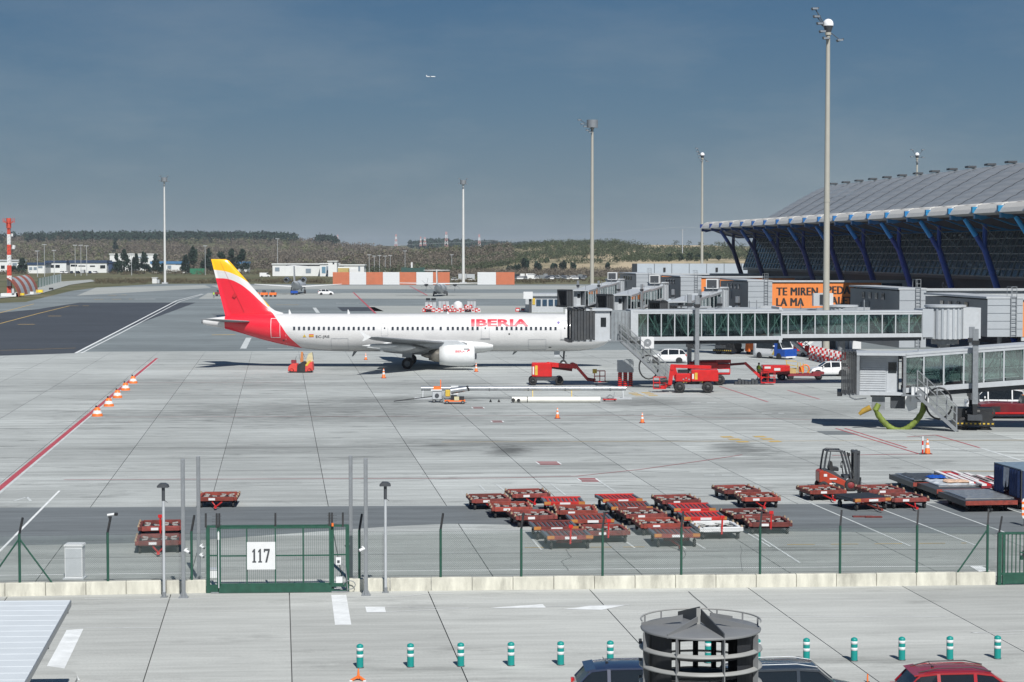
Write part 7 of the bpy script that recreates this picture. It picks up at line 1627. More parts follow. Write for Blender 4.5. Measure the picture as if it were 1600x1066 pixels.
def dolly_flat(label, top, loc, rz, up=False, slots=8, bright=None):
    t = thing('baggage_dolly', loc, rz, label, 'dolly', 'red slatted baggage dollies parked on the apron'); z = .56
    mb = MB(); mb.box(-DW/2, DW/2, -DL/2, -DL/2+.22, z-.14, z+.03); mb.box(-DW/2, DW/2, DL/2-.22, DL/2, z-.14, z+.03); mb.box(-DW/2, -DW/2+.12, -DL/2+.22, DL/2-.22, z-.12, z+.01, 1); mb.box(DW/2-.12, DW/2, -DL/2+.22, DL/2-.22, z-.12, z+.01, 1); mb.build('deck_frame', [top, m_slot], t, bevel=.012)
    mb = MB(); mb.box(-DW/2+.12, DW/2-.12, -DL/2+.22, DL/2-.22, z-.08, z-.04); mb.build('deck_pan', m_slot, t)
    for k in range(slots):
        x = -DW/2+.16+(DW-.32)*(k+.5)/slots; mb = MB(); mb.box(x-.052, x+.052, -DL/2+.22, DL/2-.22, z-.05, z); mb.build('deck_slat', top, t)
    mb = MB(); mb.box(-DW/2-.006, -DW/2+.3, -DL/2-.012, -DL/2+.10, z-.09, z+.036); mb.box(DW/2-.3, DW/2+.006, -DL/2-.012, -DL/2+.10, z-.09, z+.036); mb.build('corner_marker', M('orange_corner', (.42, .17, .035), .6, var=.25), t)
    under(t, MT['dred']); towbar(t, up, MT['red'] if up else top); plate(t, .02, -DL/2-.012, z-.05, .5); return t
def dpt(px, py, zz=.5): return G(px, py, zz).xy.to_3d()
DY = VA
roll = [(763, 777, 'leftmost worn red container dolly of the large cluster', 0), (797, 789.5, 'worn container dolly second in the left diagonal of the cluster', 0), (831, 802.5, 'pinkish worn container dolly third in the left diagonal', 0), (824, 769, 'container dolly with raised back edge at the top of the left cluster', 0),
        (899, 794.5, 'container dolly with white crossed rollers right behind the fresh red one', 0), (944, 826, 'container dolly with bright red end, right of the frontmost one', 1), (1002, 800, 'container dolly in the middle column below two slatted ones', 0), (1027, 815, 'container dolly directly behind the front dolly of the middle column', 0),
        (1056, 778.5, 'container dolly at the top of the third column of the cluster', 0), (1150, 763, 'back dolly of the pair above the large cluster', 0), (1183, 774.5, 'front dolly of the pair above the large cluster', 0), (1166, 800.5, 'back dolly of the pair just right of the white dolly', 0), (1198, 813, 'front dolly of the pair just right of the white dolly', 1),
        (1283, 763.5, 'container dolly standing in front of the forklift', 0), (1374, 762.5, 'short looking container dolly right of the forklift', 0), (1411, 775.5, 'container dolly right of the black-topped one', 0), (342, 774, 'lone red container dolly behind the left of gate 117', 0), (252, 819, 'upper red dolly of the two parked close at left', 1), (249, 841, 'lower red dolly of the two parked close at left', 0)]
mats_r = [m_fr, m_fr, m_deckr, m_fr]
protoR = {}
for i, (px, py, lb, up) in enumerate(roll):
    k = (i*7) % 3; mt = [m_fr, m_deckr, m_fr][k]; key = (mt.name, up)
    rz = DY+R(random.uniform(-5, 5))
    if i == 3: rz += R(6)
    if 252 in (px,): rz += R(-3)
    if px == 249: rz += R(5)
    if key in protoR: copy_tree(protoR[key], dpt(px, py), rz, lb)
    else: protoR[key] = dolly_roller(lb, mt, dpt(px, py), rz, bool(up), MT['red'])
flat_ = [(879, 781, 'fresh bright red slatted dolly in the left half of the cluster', 'b', 0), (921, 808, 'orange-brown slatted dolly behind the fence post, middle of cluster', 'w', 0), (864, 819, 'worn brown slatted dolly with grey slots behind the frontmost one', 'd', 0), (885, 833, 'frontmost slatted dolly with raised red towbar at the front left', 'd', 1),
         (966, 776.5, 'bright red slatted dolly at the top of the middle column', 'b', 0), (983, 788.5, 'dark red slatted dolly just below the bright red one', 'w', 0), (1052, 830, 'frontmost dark slatted dolly of the middle column', 'd', 0), (1080, 791, 'red slatted dolly second in the third column', 'b', 0), (1096, 804, 'fresh red slatted dolly just behind the white dolly', 'b', 0)]
protoF = {}
for px, py, lb, kd, up in flat_:
    mt = {'b': m_bright, 'w': m_deckr, 'd': m_fr}[kd]; key = (kd, up); rz = DY+R(random.uniform(-4, 4))
    if key in protoF: copy_tree(protoF[key], dpt(px, py, .56), rz, lb)
    else: protoF[key] = dolly_flat(lb, mt, dpt(px, py, .56), rz, bool(up))
WHEELS.clear()
dolly_roller('white container dolly with upright red towbar among the red ones', MT['white'], dpt(1119, 820.5), DY, True, MT['red'], rust=False)['group'] = 'white dolly'
t = dolly_flat('black-topped flat dolly between two red ones, below the forklift', m_deckr, dpt(1347, 776, .56), DY+R(12)); mb = MB(); mb.box(-DW/2-.02, DW/2+.02, -DL/2+.2, DL/2+.02, .57, .60); mb.build('rubber_mat', MT['black'], t)
# towbar rag on the strip
t = thing('orange_scrap', G(1347, 808), 0, 'flattened orange scrap lying on the dark strip below the dollies', 'scrap'); mb = MB(); mb.box(-.45, .5, -.2, .15, .01, .05); mb.box(.1, .9, -.35, -.1, .02, .07); mb.build('scrap_sheet', MT['rust'], t)

# long cargo dollies with loads at the right
m_net = M('plastic_wrap', (.50, .53, .56), .35, var=.3, scale=3, dirt=.3, dirtcol=(.2, .22, .25)); m_strw = M('white_slat', (.70, .68, .68), .5); m_mar = M('maroon_deck', (.22, .02, .035), .55, var=.2, dirt=.3)
def pallet_dolly(label, px, py, L_, W_, z=.55, load=None):
    t = thing('pallet_dolly', dpt(px, py, z), DY, label, 'dolly'); mb = MB(); mb.box(-W_/2, W_/2, -L_/2, L_/2, z-.12, z); mb.build('deck', MT['dark'], t); mb = MB(); mb.box(-W_/2, W_/2, -L_/2-.05, -L_/2, z-.18, z+.03); mb.build('end_board', m_deckr, t)
    for s_ in (-1, 1): mb = MB(); mb.box(s_*(W_/2+.01)-.01, s_*(W_/2+.01)+.01, -L_/2, L_/2, z-.25, z+.02); mb.build('side_board', MT['dark'], t)
    mb = MB(); mb.box(-.1, .1, -L_*.45, L_*.45, .22, .36); mb.build('chassis', MT['black'], t)
    for x in (-W_*.36, W_*.36):
        for y in (-L_*.33, L_*.33): wheel(t, x, y, .18, .18, .12, MT['grey'], rz=R(90))
    towbar(t, False, MT['black']); return t
rg = random.Random(3)
def wrap(t, x0, x1, y0, y1, z, mat, name='wrapped_bundle', n=6):
    mb = MB(); nx, ny = 9, 9; vs = []
    for j in range(ny+1):
        for i in range(nx+1):
            e_ = 0 if i in (0, nx) or j in (0, ny) else 1; vs.append((x0+(x1-x0)*i/nx+rg.uniform(-.03, .03), y0+(y1-y0)*j/ny+rg.uniform(-.03, .03), z+.02+e_*rg.uniform(.03, .11)))
    mb.add(vs, [(j*(nx+1)+i, j*(nx+1)+i+1, (j+1)*(nx+1)+i+1, (j+1)*(nx+1)+i) for j in range(ny) for i in range(nx)]); return mb.build(name, mat, None if t is None else t)
pallet_dolly('long dark pallet dolly at the back, left of the blue curtained carts', 1442, 747.5, 4.0, 2.4)
pallet_dolly('long dark pallet dolly with wrapped load in the middle of the row', 1479, 757.5, 4.2, 2.5)
pallet_dolly('front dark pallet dolly with flat dark load near the fence gate', 1527, 775.5, 3.9, 2.6)
for lb, px, py, mt, x_, y_ in (('dark and blue wrapped bundle on the back pallet dolly', 1442, 746, MT['dark'], 1.0, 1.6), ('crumpled clear plastic covered load on the middle pallet dolly', 1480, 753.5, m_net, 1.1, 1.9), ('thin folded dark sheet load on the front pallet dolly', 1527, 773, MT['galv'], 1.2, 1.7)):
    t = thing('wrapped_load', dpt(px, py, .55)+Vector((0, 0, .56)), DY, lb, 'load'); wrap(t, -x_, x_, -y_, y_, 0, mt); mb = MB(); mb.box(-x_*1.02, x_*1.02, -y_*1.02, y_*1.02, -.01, .05); mb.build('pallet_sheet', MT['silver'], t)
    if px == 1480: wrap(t, -.7, .2, .6, 1.5, .12, MT['blue'], 'blue_sack'); wrap(t, -.5, .8, -1.4, -.5, .12, M('tan_sack', (.48, .33, .24), .7), 'tan_sack')
for i in range(5):
    px, py = 1490+i*19.5, 744+i*3.2-(2 if i > 2 else 0); t = thing('slatted_dolly', dpt(px+4, py-1, .7), DY+R(-3), ['maroon slatted dolly with white rails behind the wrapped loads, leftmost', 'maroon slatted dolly with white rails, second from the left', 'maroon slatted dolly with white rails, middle of the row', 'maroon slatted dolly with white rails, beside the blue carts', 'maroon slatted dolly mostly behind the blue curtained carts'][i], 'dolly', 'maroon slatted dollies with white rails')
    mb = MB(); mb.box(-.62, .62, -2.1, 2.1, .5, .62); mb.build('deck', m_mar, t); 
    for k in range(2): mb = MB(); mb.box(-.6+k*.95, -.36+k*.95, -2.12, 2.12, .62, .72); mb.build('white_rail', m_strw, t)
    mb = MB()
    for k in range(14): mb.box(-.3, .3, -1.95+k*.3, -1.83+k*.3, .62, .68)
    mb.build('rollers', MT['red'], t)['kind'] = 'stuff'
    for x in (-.5, .5):
        for y in (-1.5, 1.5): wheel(t, x, y, .2, .2, .12, MT['grey'], rz=R(90))
line('worn_yellow_line', [(1462, 736), (1600, 737)], .14, m_yline, .014)
for px, py, lb, tailx in ((1601, 797, 'blue curtained baggage cart with open dark side, left one at the right edge', 0), (1652, 809, 'blue curtained baggage cart cut off by the right edge', 1)):
    t = thing('curtained_cart', G(px, py)+Vector((.35, 1.6, 0)), DY+R(2), lb, 'baggage cart', 'blue curtained baggage carts'); W_, L_ = 1.7, 3.4
    mb = MB(); mb.box(-W_/2, W_/2, -L_/2, L_/2, .38, .55); mb.build('deck', m_mar, t); mb = MB(); mb.box(-W_/2, W_/2, -L_/2, L_/2, 1.93, 2.0); mb.build('roof', M('blue_grey_roof', (.16, .22, .28), .5), t)
    for x in (-W_/2+.04, W_/2-.04):
        for y in (-L_/2+.04, L_/2-.04): mb = MB(); mb.bar((x, y, .5), (x, y, 1.95), .08); mb.build('corner_post', MT['dark'], t)
    for k in range(10):       # pleated curtain strips on the left flank
        y = -L_/2+.1+k*(L_-.2)/10
        if k in (4, 5) and not tailx: continue
        mb = MB(); mb.add([(-W_/2-.03, y, .62), (-W_/2-.09, y+.16, .6), (-W_/2-.03, y+.32, .62), (-W_/2-.03, y, 1.93), (-W_/2-.09, y+.16, 1.93), (-W_/2-.03, y+.32, 1.93)], [(0, 1, 4, 3), (1, 2, 5, 4)]); mb.build('curtain', M('navy_curtain', (.012, .035, .12), .7, var=.2), t)
    if not tailx: mb = MB(); mb.add([(-W_/2-.05, -.35, 1.93), (-W_/2-.05, .35, 1.93), (-W_/2-.1, .30, 1.0), (-W_/2-.1, .12, .9), (-W_/2-.06, 0, 1.4), (-W_/2-.1, -.15, .95), (-W_/2-.1, -.33, 1.05)], [(0, 6, 5, 4), (0, 4, 1), (1, 4, 3, 2)]); mb.build('tied_curtain', m_net, t)
    mb = MB(); mb.box(-W_/2+.05, W_/2-.05, -L_/2-.02, -L_/2+.02, .6, 1.93); mb.box(-W_/2+.06, W_/2-.06, L_/2-.02, L_/2+.02, .6, 1.93); mb.build('end_wall', M('navy_panel', (.015, .03, .09), .6), t)
    for x in (-.65, .65):
        for y in (-1.2, 1.2): wheel(t, x, y, .2, .2, .14, MT['grey'], rz=R(90))
t = thing('striped_post', G(1601, 822), 0, 'round headed red and white striped marker at the right edge', 'marker'); 
for k in range(7): mb = MB(); mb.prism([(-.14, 0), (.14, 0), (.14, .13), (-.14, .13)] if k not in (0, 6) else ([(-.09, 0), (.09, 0), (.14, .13), (-.14, .13)] if k == 0 else [(-.14, 0), (.14, 0), (.09, .13), (-.09, .13)]), -.03, .03, 0, 'y', Matrix.Translation((0, 0, .35+k*.13))); mb.build('stripe_band', MT['white'] if k % 2 == 0 else MT['orange'], t)
mb = MB(); mb.bar((0, .06, 0), (0, .06, .9), .05); mb.box(-.15, .15, -.1, .2, 0, .04); mb.build('stand', MT['dark'], t)

# ------------------------------------------------------------------ forklift
p_ = G(1312, 766); t = thing('forklift_truck', p_, R(2), 'orange-red forklift truck with black mast and open cab', 'forklift'); m_fk = M('forklift_orange_red', (.34, .038, .015), .45, var=.1, dirt=.4, coat=.2)
k_ = 29.3
def fx(px): return (px-1312)/k_
def fz(py): return (766-py)/k_
mb = MB(); mb.prism([(fx(x), fz(y)) for x, y in ((1277, 736), (1283, 733), (1296, 739), (1310, 746), (1322, 752), (1317, 761), (1296, 759), (1289, 754), (1277, 752))], -.55, .55); mb.build('counterweight_body', m_fk, t, bevel=.04)
mb = MB(); mb.prism([(fx(x), fz(y)) for x, y in ((1284, 732.5), (1300, 735), (1314, 745), (1323, 749), (1322, 753), (1310, 747), (1296, 740))], -.5, .5); mb.build('side_cover', MT['dark'], t)
mb = MB(); mb.prism([(fx(x), fz(y)) for x, y in ((1296, 750), (1315, 757), (1316, 761), (1300, 758))], -.57, -.54); mb.build('side_step', MT['black'], t)
mb = MB(); mb.box(fx(1284), fx(1289), -.57, -.555, fz(743), fz(739)); mb.box(fx(1293), fx(1304), -.57, -.555, fz(747.5), fz(745.5)); mb.box(fx(1293), fx(1302), -.57, -.555, fz(755), fz(753)); mb.build('white_decal', MT['white'], t)
for s_ in (-.5, .5):
    mb = MB(); mb.tube([(fx(1284.5), s_, fz(735)), (fx(1286.5), s_, fz(718)), (fx(1289), s_, fz(704.5)), (fx(1293), s_, fz(703)), (fx(1313), s_, fz(704)), (fx(1317), s_, fz(710)), (fx(1323), s_, fz(731)), (fx(1327), s_, fz(749))], .055, 8); mb.build('cab_frame', MT['dark'], t)
    mb = MB(); mb.bar((fx(1294.5), s_, fz(705)), (fx(1292), s_, fz(725)), .05); mb.build('rear_stay', MT['dark'], t)
    mb = MB(); mb.box(fx(1332), fx(1336), s_*.8-.05, s_*.8+.05, fz(761), fz(704)); mb.build('mast_rail', MT['dark'], t); mb = MB(); mb.box(fx(1337), fx(1341), s_*.62-.05, s_*.62+.05, fz(763), fz(704)); mb.build('inner_mast_rail', MT['dark'], t)
    mb = MB(); mb.bar((fx(1321), s_*.7, fz(706)), (fx(1331), s_*.7, fz(745)), .07); mb.build('tilt_strut', MT['black'], t)
    mb = MB(); mb.box(fx(1341), fx(1343), s_*.7-.06, s_*.7+.06, .06, fz(745)); mb.box(fx(1342), fx(1342)+1.0, s_*.7-.06, s_*.7+.06, .05, .09); mb.build('fork', MT['black'], t)
mb = MB()
for k in range(7): mb.box(fx(1289)+k*.125, fx(1289)+k*.125+.05, -.5, .5, fz(704)-.03, fz(704)+.03)
mb.build('overhead_guard', MT['dark'], t)
mb = MB(); mb.box(fx(1331), fx(1341), -.42, .42, fz(708), fz(705)); mb.box(fx(1333), fx(1338), -.42, .42, fz(762), fz(755)); mb.box(fx(1340), fx(1342), -.5, .5, fz(757), fz(750)); mb.cyl((fx(1336), 0, fz(760)), (fx(1336), 0, fz(712)), .05, n=8); mb.build('mast_crosshead', MT['dark'], t)
mb = MB(); mb.prism([(fx(x), fz(y)) for x, y in ((1293, 731), (1296, 720), (1299, 721), (1300, 729), (1309, 730), (1309, 736), (1295, 735))], -.24, .24); mb.build('seat', MT['black'], t, bevel=.03)
mb = MB(); mb.tube([(fx(1317), 0, fz(741)), (fx(1315), 0, fz(727))], .03, 6); mb.tube([(fx(1314.5)+.03*math.cos(a), .19*math.sin(a), fz(726)+.17*math.cos(a)) for a in [2*math.pi*k/12 for k in range(13)]], .02, 6); mb.build('steering_wheel', MT['black'], t)
mb = MB(); mb.box(fx(1316), fx(1328), -.42, .42, fz(750), fz(742)); mb.build('front_cowl', MT['dark'], t); mb = MB(); mb.box(fx(1322), fx(1325), -.45, -.4, fz(712), fz(707)); mb.cyl((fx(1321), -.5, fz(748)), (fx(1321), -.53, fz(748)), .07, n=10, mi=1); mb.build('work_lamp', [MT['black'], MT['lgrey']], t)
for x, r in ((1283, .27), (1325.5, .34)):
    for s_ in (-.5, .5): wheel(t, fx(x)+.02, s_, r, r, .22, MT['dred'], hub=.55)

# ------------------------------------------------------------------ boom lifts and red ground equipment
def boom_lift(loc, rz, label, body, arms, basket, wheels=True, chassis='dark', wheelr=.48):
    """body: box list on a turntable; arms: polyline points (x,z) with thickness; basket at the last point"""
    t = thing('boom_lift', loc, rz, label, 'boom lift', 'red boom lifts around the long bridge'); mb = MB(); mb.box(-1.3, 1.3, -.75, .75, .42, .75); mb.box(-1.5, -1.3, -1.0, 1.0, .4, .55); mb.box(1.3, 1.5, -1.0, 1.0, .4, .55); mb.build('chassis', MT['silver'] if chassis == 'silver' else MT['dark'], t)
    mb = MB(); mb.cyl((0, 0, .75), (0, 0, .98), .55, n=16); mb.build('turntable', MT['black'], t)
    for s_ in (-1, 1):
        for x in (-1.25, 1.25): wheel(t, x, s_*1.0, wheelr, wheelr, .34, MT['black'])
    mb = MB(); [mb.box(*b_) for b_ in body]; mb.build('engine_cover', MT['red'], t, bevel=.08)
    mb = MB(); b_ = body[0]; mb.box(b_[0]+.3, b_[0]+.55, b_[2]-.012, b_[2], b_[4]+.2, b_[5]-.25); mb.build('yellow_label', MT['yellow'], t); mb = MB(); mb.box(b_[0]+.08, b_[0]+.22, b_[2]-.012, b_[2], b_[4]+.25, b_[5]-.35); mb.build('white_label', MT['white'], t)
    for (a, c, w, h, mt) in arms: mb = MB(); mb.bar((a[0], a[1], a[2]), (c[0], c[1], c[2]), w, h); mb.cyl((a[0], a[1]-w*.7, a[2]), (a[0], a[1]+w*.7, a[2]), h*.55, n=10); mb.build('boom_arm', MT[mt], t)
    if basket:
        bx_, by_, bz_, bw = basket; mb = MB(); mb.box(bx_-bw/2, bx_+bw/2, by_-.45, by_+.45, bz_, bz_+.08); mb.build('basket_floor', MT['red'], t); mb = MB()
        for x in (-bw/2, 0, bw/2):
            for y in (-.45, .45): mb.bar((bx_+x, by_+y, bz_), (bx_+x, by_+y, bz_+1.05), .045)
        for z in (.55, 1.05):
            for y in (-.45, .45): mb.bar((bx_-bw/2, by_+y, bz_+z), (bx_+bw/2, by_+y, bz_+z), .045)
            for x in (-bw/2, bw/2): mb.bar((bx_+x, by_-.45, bz_+z), (bx_+x, by_+.45, bz_+z), .045)
        mb.build('basket_rail', MT['red'], t)
    return t
# 1: left, folded, body left and boom to the right
l1 = boom_lift(G(853, 601), R(0), 'leftmost red boom lift, folded low near the airliner nose wheel', [(-1.35, .55, -.85, .85, .75, 2.1)], [((.2, -.45, 1.95), (2.6, -.45, 1.75), .4, .42, 'red'), ((.3, .3, 1.7), (2.5, .3, 1.4), .3, .32, 'dred'), ((2.5, 0, 1.85), (2.9, 0, 1.7), .7, .5, 'red'), ((2.9, 0, 1.7), (4.0, 0, .45), .28, .28, 'red'), ((4.0, 0, .5), (4.7, 0, .4), .3, .3, 'dred')], (5.1, 0, .25, 1.0), wheelr=.4)
mb = MB(); mb.bar((4.6, -.5, 1.1), (4.6, -.5, 1.5), .4, .3); mb.bar((5.4, -.4, .3), (6.0, -.4, .3), .05); mb.build('basket_control', MT['yellow'], l1)
v_, f_ = text_mb('III II', .28, .02, .03, 1.6); mb = MB(); mb.add(v_, f_)
# 2: centre, bright, with four big tyres
l2 = boom_lift(G(1083, 613), R(-3), 'bright red boom lift with big black tyres in front of the bridge column', [(-.2, 2.2, -.9, .9, 1.0, 2.05), (-1.6, -.2, -.7, .7, .95, 1.7)], [((-1.5, 0, 1.3), (-1.8, 0, 2.3), .35, .4, 'red'), ((-1.9, 0, 2.35), (1.6, 0, 2.25), .35, .3, 'red'), ((-1.9, -.4, 2.2), (-2.1, -.4, .7), .3, .36, 'red'), ((-2.1, 0, .7), (-2.9, 0, .45), .5, .3, 'red')], (-3.0, 0, .3, 1.1), chassis='silver', wheelr=.5)
mb = MB(); mb.cyl((-2.9, -.3, 1.0), (-2.3, -.3, 1.1), .25, n=10); mb.build('hose_reel', MT['black'], l2); mb = MB()
for k in range(5): mb.cyl((-.9+k*.25, -.72, 1.2+.1*(k % 2)), (-.9+k*.25, -.76, 1.2+.1*(k % 2)), .07, n=8)
mb.build('valve_block', MT['silver'], l2)
# 3: behind, long counterweight, arm reaching right to the worker
l3 = boom_lift(G(1102, 601), R(0), 'red boom lift with long arm reaching right toward the worker', [(-1.6, 1.1, -.8, .8, 1.45, 2.2), (.9, 2.3, -.7, .7, .95, 2.0)], [((-1.0, 0, 2.15), (2.4, 0, 2.2), .4, .32, 'red'), ((2.4, 0, 1.9), (3.8, 0, 2.0), .22, .22, 'dred'), ((3.8, 0, 2.0), (5.4, 0, .55), .22, .26, 'red'), ((3.9, .25, 1.9), (5.3, .25, .7), .1, .1, 'black')], (5.9, 0, .15, 1.3), wheelr=.5)
mb = MB(); mb.box(.9, 2.2, -.73, -.70, 1.2, 1.5); mb.build('white_label', MT['lgrey'], l3)
# worker in hi-vis
def person(loc, rz, label, basket=True):
    t = thing('person', loc, rz, label, 'person')
    me = bpy.data.meshes.new('body'); J = {'pelvis': (0, 0, .95), 'chest': (0, .02, 1.28), 'neck': (0, .02, 1.48), 'head0': (0, -.02, 1.56), 'head': (0, -.03, 1.66), 'head2': (0, -.02, 1.74), 'lh': (-.10, 0, .9), 'lk': (-.12, -.04, .5), 'la': (-.12, .02, .1), 'lf': (-.13, -.14, .05), 'rh': (.10, 0, .9), 'rk': (.13, -.05, .5), 'ra': (.13, .02, .1), 'rf': (.14, -.14, .05),
          'ls': (-.19, .02, 1.42), 'le': (-.27, -.06, 1.16), 'lw': (-.22, -.28, 1.05), 'lhd': (-.2, -.36, 1.04), 'rs': (.19, .02, 1.42), 're': (.28, -.05, 1.15), 'rw': (.22, -.28, 1.08), 'rhd': (.2, -.36, 1.08)}
    ks = list(J); E_ = [('pelvis', 'chest'), ('chest', 'neck'), ('neck', 'head0'), ('head0', 'head'), ('head', 'head2'), ('pelvis', 'lh'), ('lh', 'lk'), ('lk', 'la'), ('la', 'lf'), ('pelvis', 'rh'), ('rh', 'rk'), ('rk', 'ra'), ('ra', 'rf'), ('chest', 'ls'), ('ls', 'le'), ('le', 'lw'), ('lw', 'lhd'), ('chest', 'rs'), ('rs', 're'), ('re', 'rw'), ('rw', 'rhd')]
    Rr = dict(pelvis=.14, chest=.155, neck=.06, head0=.075, head=.10, head2=.07, lh=.095, lk=.065, la=.045, lf=.04, rh=.095, rk=.065, ra=.045, rf=.04, ls=.065, le=.045, lw=.035, lhd=.04, rs=.065, re=.045, rw=.035, rhd=.04)
    me.from_pydata([J[k] for k in ks], [(ks.index(a), ks.index(b_)) for a, b_ in E_], []); o = bpy.data.objects.new('body', me); COL.objects.link(o); o.parent = t
    sk = o.modifiers.new('skin', 'SKIN'); o.modifiers.new('sub', 'SUBSURF').levels = 1
    for i, k in enumerate(ks): me.skin_vertices[0].data[i].radius = (Rr[k], Rr[k]*.85); me.skin_vertices[0].data[i].use_root = (k == 'pelvis')
    me.materials.append(M('navy_workwear', (.03, .04, .07), .8))
    mb = MB(); mb.lathe((0, .01, 0), [(.16, .92), (.185, 1.0), (.19, 1.25), (.20, 1.38), (.11, 1.50)], 14); mb.build('safety_vest', M('hi_vis_yellow', (.50, .75, .04), .6, var=.08), t); mb = MB(); mb.lathe((0, .01, 0), [(.195, 1.08), (.195, 1.13)], 14); mb.build('vest_band', MT['lgrey'], t)
    mb = MB(); mb.lathe((0, -.03, 0), [(.098, 1.62), (.10, 1.68), (.075, 1.75), (.01, 1.775)], 12); mb.build('hair', MT['black'], t); mb = MB(); mb.lathe((0, -.055, 0), [(.05, 1.56), (.085, 1.60), (.088, 1.66), (.05, 1.70)], 12); mb.build('face', M('skin_tone', (.42, .24, .16), .6), t)
    return t
person(G(1186, 600)+Vector((0, .3, .25)), R(30), 'worker in yellow hi-vis vest standing in the lift basket')
person(G(334, 466), R(0), 'distant worker in yellow hi-vis left of the airliner tail')
t = thing('dark_tool_pile', G(1166, 601), 0, 'pile of dark grey parts lying below the lift arm', 'tool pile')
for k in range(7): mb = MB(); x = -1.1+k*.32; mb.box(x, x+.26, -.2, .3, 0, .3+.25*((k*3) % 4)/3); mb.build('crate', MT['dark'], t)
# red generator tractor and trailer
t = thing('ground_power_unit', G(1218, 597)+Vector((0, 3.2, 0)), 0, 'red ground power unit with white labels right of the worker', 'ground power unit')
mb = MB(); mb.box(-1.3, 1.35, -.8, .8, .55, 1.45); mb.build('housing', MT['red'], t, bevel=.06); mb = MB(); mb.box(-1.5, -1.3, -.7, .7, .4, 1.1); mb.build('front_grille', MT['dred'], t)
for x0, x1, z0, z1 in ((-1.15, -.55, 1.15, 1.35), (-.2, .4, .95, 1.2)): mb = MB(); mb.box(x0, x1, -.82, -.80, z0, z1); mb.build('white_label', MT['white'], t)
for x in (-.9, .6): 
    for s_ in (-.7, .7): wheel(t, x, s_, .32, .32, .2, MT['yellow'] if x < 0 else MT['grey'])
t = thing('equipment_trailer', G(1256, 596)+Vector((0, 3.2, 0)), 0, 'low dark red equipment trailer with yellow frame behind the power unit', 'trailer')
mb = MB(); mb.box(-1.6, 2.0, -.7, .7, .35, .6); mb.build('trailer_deck', m_mar, t)
mb = MB(); [mb.bar(a, c, .07) for a, c in (((-1.3, -.5, .6), (-1.3, -.5, 1.9)), ((-1.3, -.5, 1.5), (-.2, -.5, 1.3)), ((-.2, -.5, .6), (-.2, -.5, 1.7)), ((-1.3, .5, 1.8), (-.2, .5, 1.75)), ((.3, -.5, .6), (0, -.5, 1.7)), ((1.0, -.4, .6), (.3, -.4, 1.6)))]; mb.build('yellow_frame', MT['yellow'], t)
mb = MB(); mb.box(-1.2, -.3, -.3, .3, .6, 1.1); mb.build('pump_box', M('ochre_box', (.45, .34, .14), .6), t); mb = MB(); mb.tube([(.6+.4*math.cos(a), 0, 1.0+.42*math.sin(a)) for a in [R(v) for v in range(-60, 240, 25)]], .07, 6); mb.box(0, .45, -.3, .3, .7, 1.25); mb.build('hose_loop', MT['orange'], t)
mb = MB(); mb.box(1.3, 2.4, -.5, .5, .5, .75); mb.build('coupling_cover', MT['dred'], t)
for x in (-.9, 1.9): 
    for s_ in (-.6, .6): wheel(t, x, s_, .3, .3, .18, MT['dark'])
t = thing('aircraft_tug', G(1578, 655)+Vector((.6, 1.3, 0)), 0, 'long low dark red aircraft tug at the right edge under the bridge', 'tug')
mb = MB(); mb.prism([(-2.9, .35), (-2.8, 1.1), (-1.5, 1.2), (0, 1.15), (2.4, 1.15), (3.2, 1.0), (3.2, .3), (-2.9, .25)], -1.2, 1.2); mb.build('hull', M('tug_red', (.13, .006, .012), .4, dirt=.2, coat=.3), t, bevel=.06)
mb = MB(); mb.prism([(.3, 1.15), (.5, 1.75), (1.8, 1.75), (2.1, 1.15)], -1.0, 0); mb.build('cab', MT['dglass'], t); mb = MB(); mb.box(-2.0, -1.3, -1.23, -1.2, .55, .95); mb.build('side_vent', MT['black'], t); mb = MB(); mb.box(.7, 1.5, -1.22, -1.2, .55, .85); mb.build('white_label', MT['white'], t)
mb = MB(); mb.bar((-2.9, -1.21, .45), (3.1, -1.21, .45), .06, .1); mb.build('side_strip', MT['red'], t); mb = MB(); mb.box(-3.6, -2.9, -.4, .4, .5, .8); mb.bar((-3.4, 0, .9), (-2.6, 0, 1.3), .2); mb.build('tow_cradle', MT['dark'], t)
for x in (-2.1, 2.2):
    for s_ in (-1.05, 1.05): wheel(t, x, s_, .45, .45, .4, MT['dark'])
# belt loader under the tail
t = thing('tail_loader', G(470.5, 582), 0, 'small red service vehicle with upright orange and cream panels under the tail', 'service vehicle')
mb = MB(); mb.prism([(-1.3, .15), (-1.25, .65), (-.9, .95), (-.35, .95), (-.3, .1)], -.8, .8); mb.prism([(.45, .1), (.45, .8), (.9, 1.15), (1.25, 1.1), (1.3, .2)], -.8, .8); mb.build('fender', M('coral_red', (.62, .06, .05), .45), t, bevel=.05)
mb = MB(); mb.prism([(-.35, .05), (-.3, .75), (.2, 1.15), (.55, 1.15), (.5, .05)], -.9, .6); mb.build('centre_hood', MT['black'], t)
mb = MB(); mb.prism([(-.1, 1.1), (.0, 2.15), (.2, 2.15), (.25, 1.0)], 0, .12); mb.build('upright_panel', M('tan_orange', (.50, .20, .07), .6), t); mb = MB(); mb.prism([(.45, 1.1), (.75, 1.95), (1.15, 2.1), (1.25, 1.2), (.8, .9)], .1, .2); mb.build('cream_panel', M('cream_mesh', (.52, .48, .30), .7), t)
mb = MB(); mb.prism([(.45, .75), (.95, 1.3), (1.15, 1.25), (.7, .7)], -.82, -.7); mb.build('yellow_guard', MT['yellow'], t); 
for a, c in (((-.7, -.3, .9), (-.45, -.3, 1.7)), ((-.9, 0, .9), (-.9, 0, 1.2)), ((.2, .1, 2.0), (.35, .1, 1.6)), ((1.2, .1, 2.1), (1.3, .1, 1.3))): mb = MB(); mb.bar(a, c, .04); mb.build('lever', MT['dark'], t)
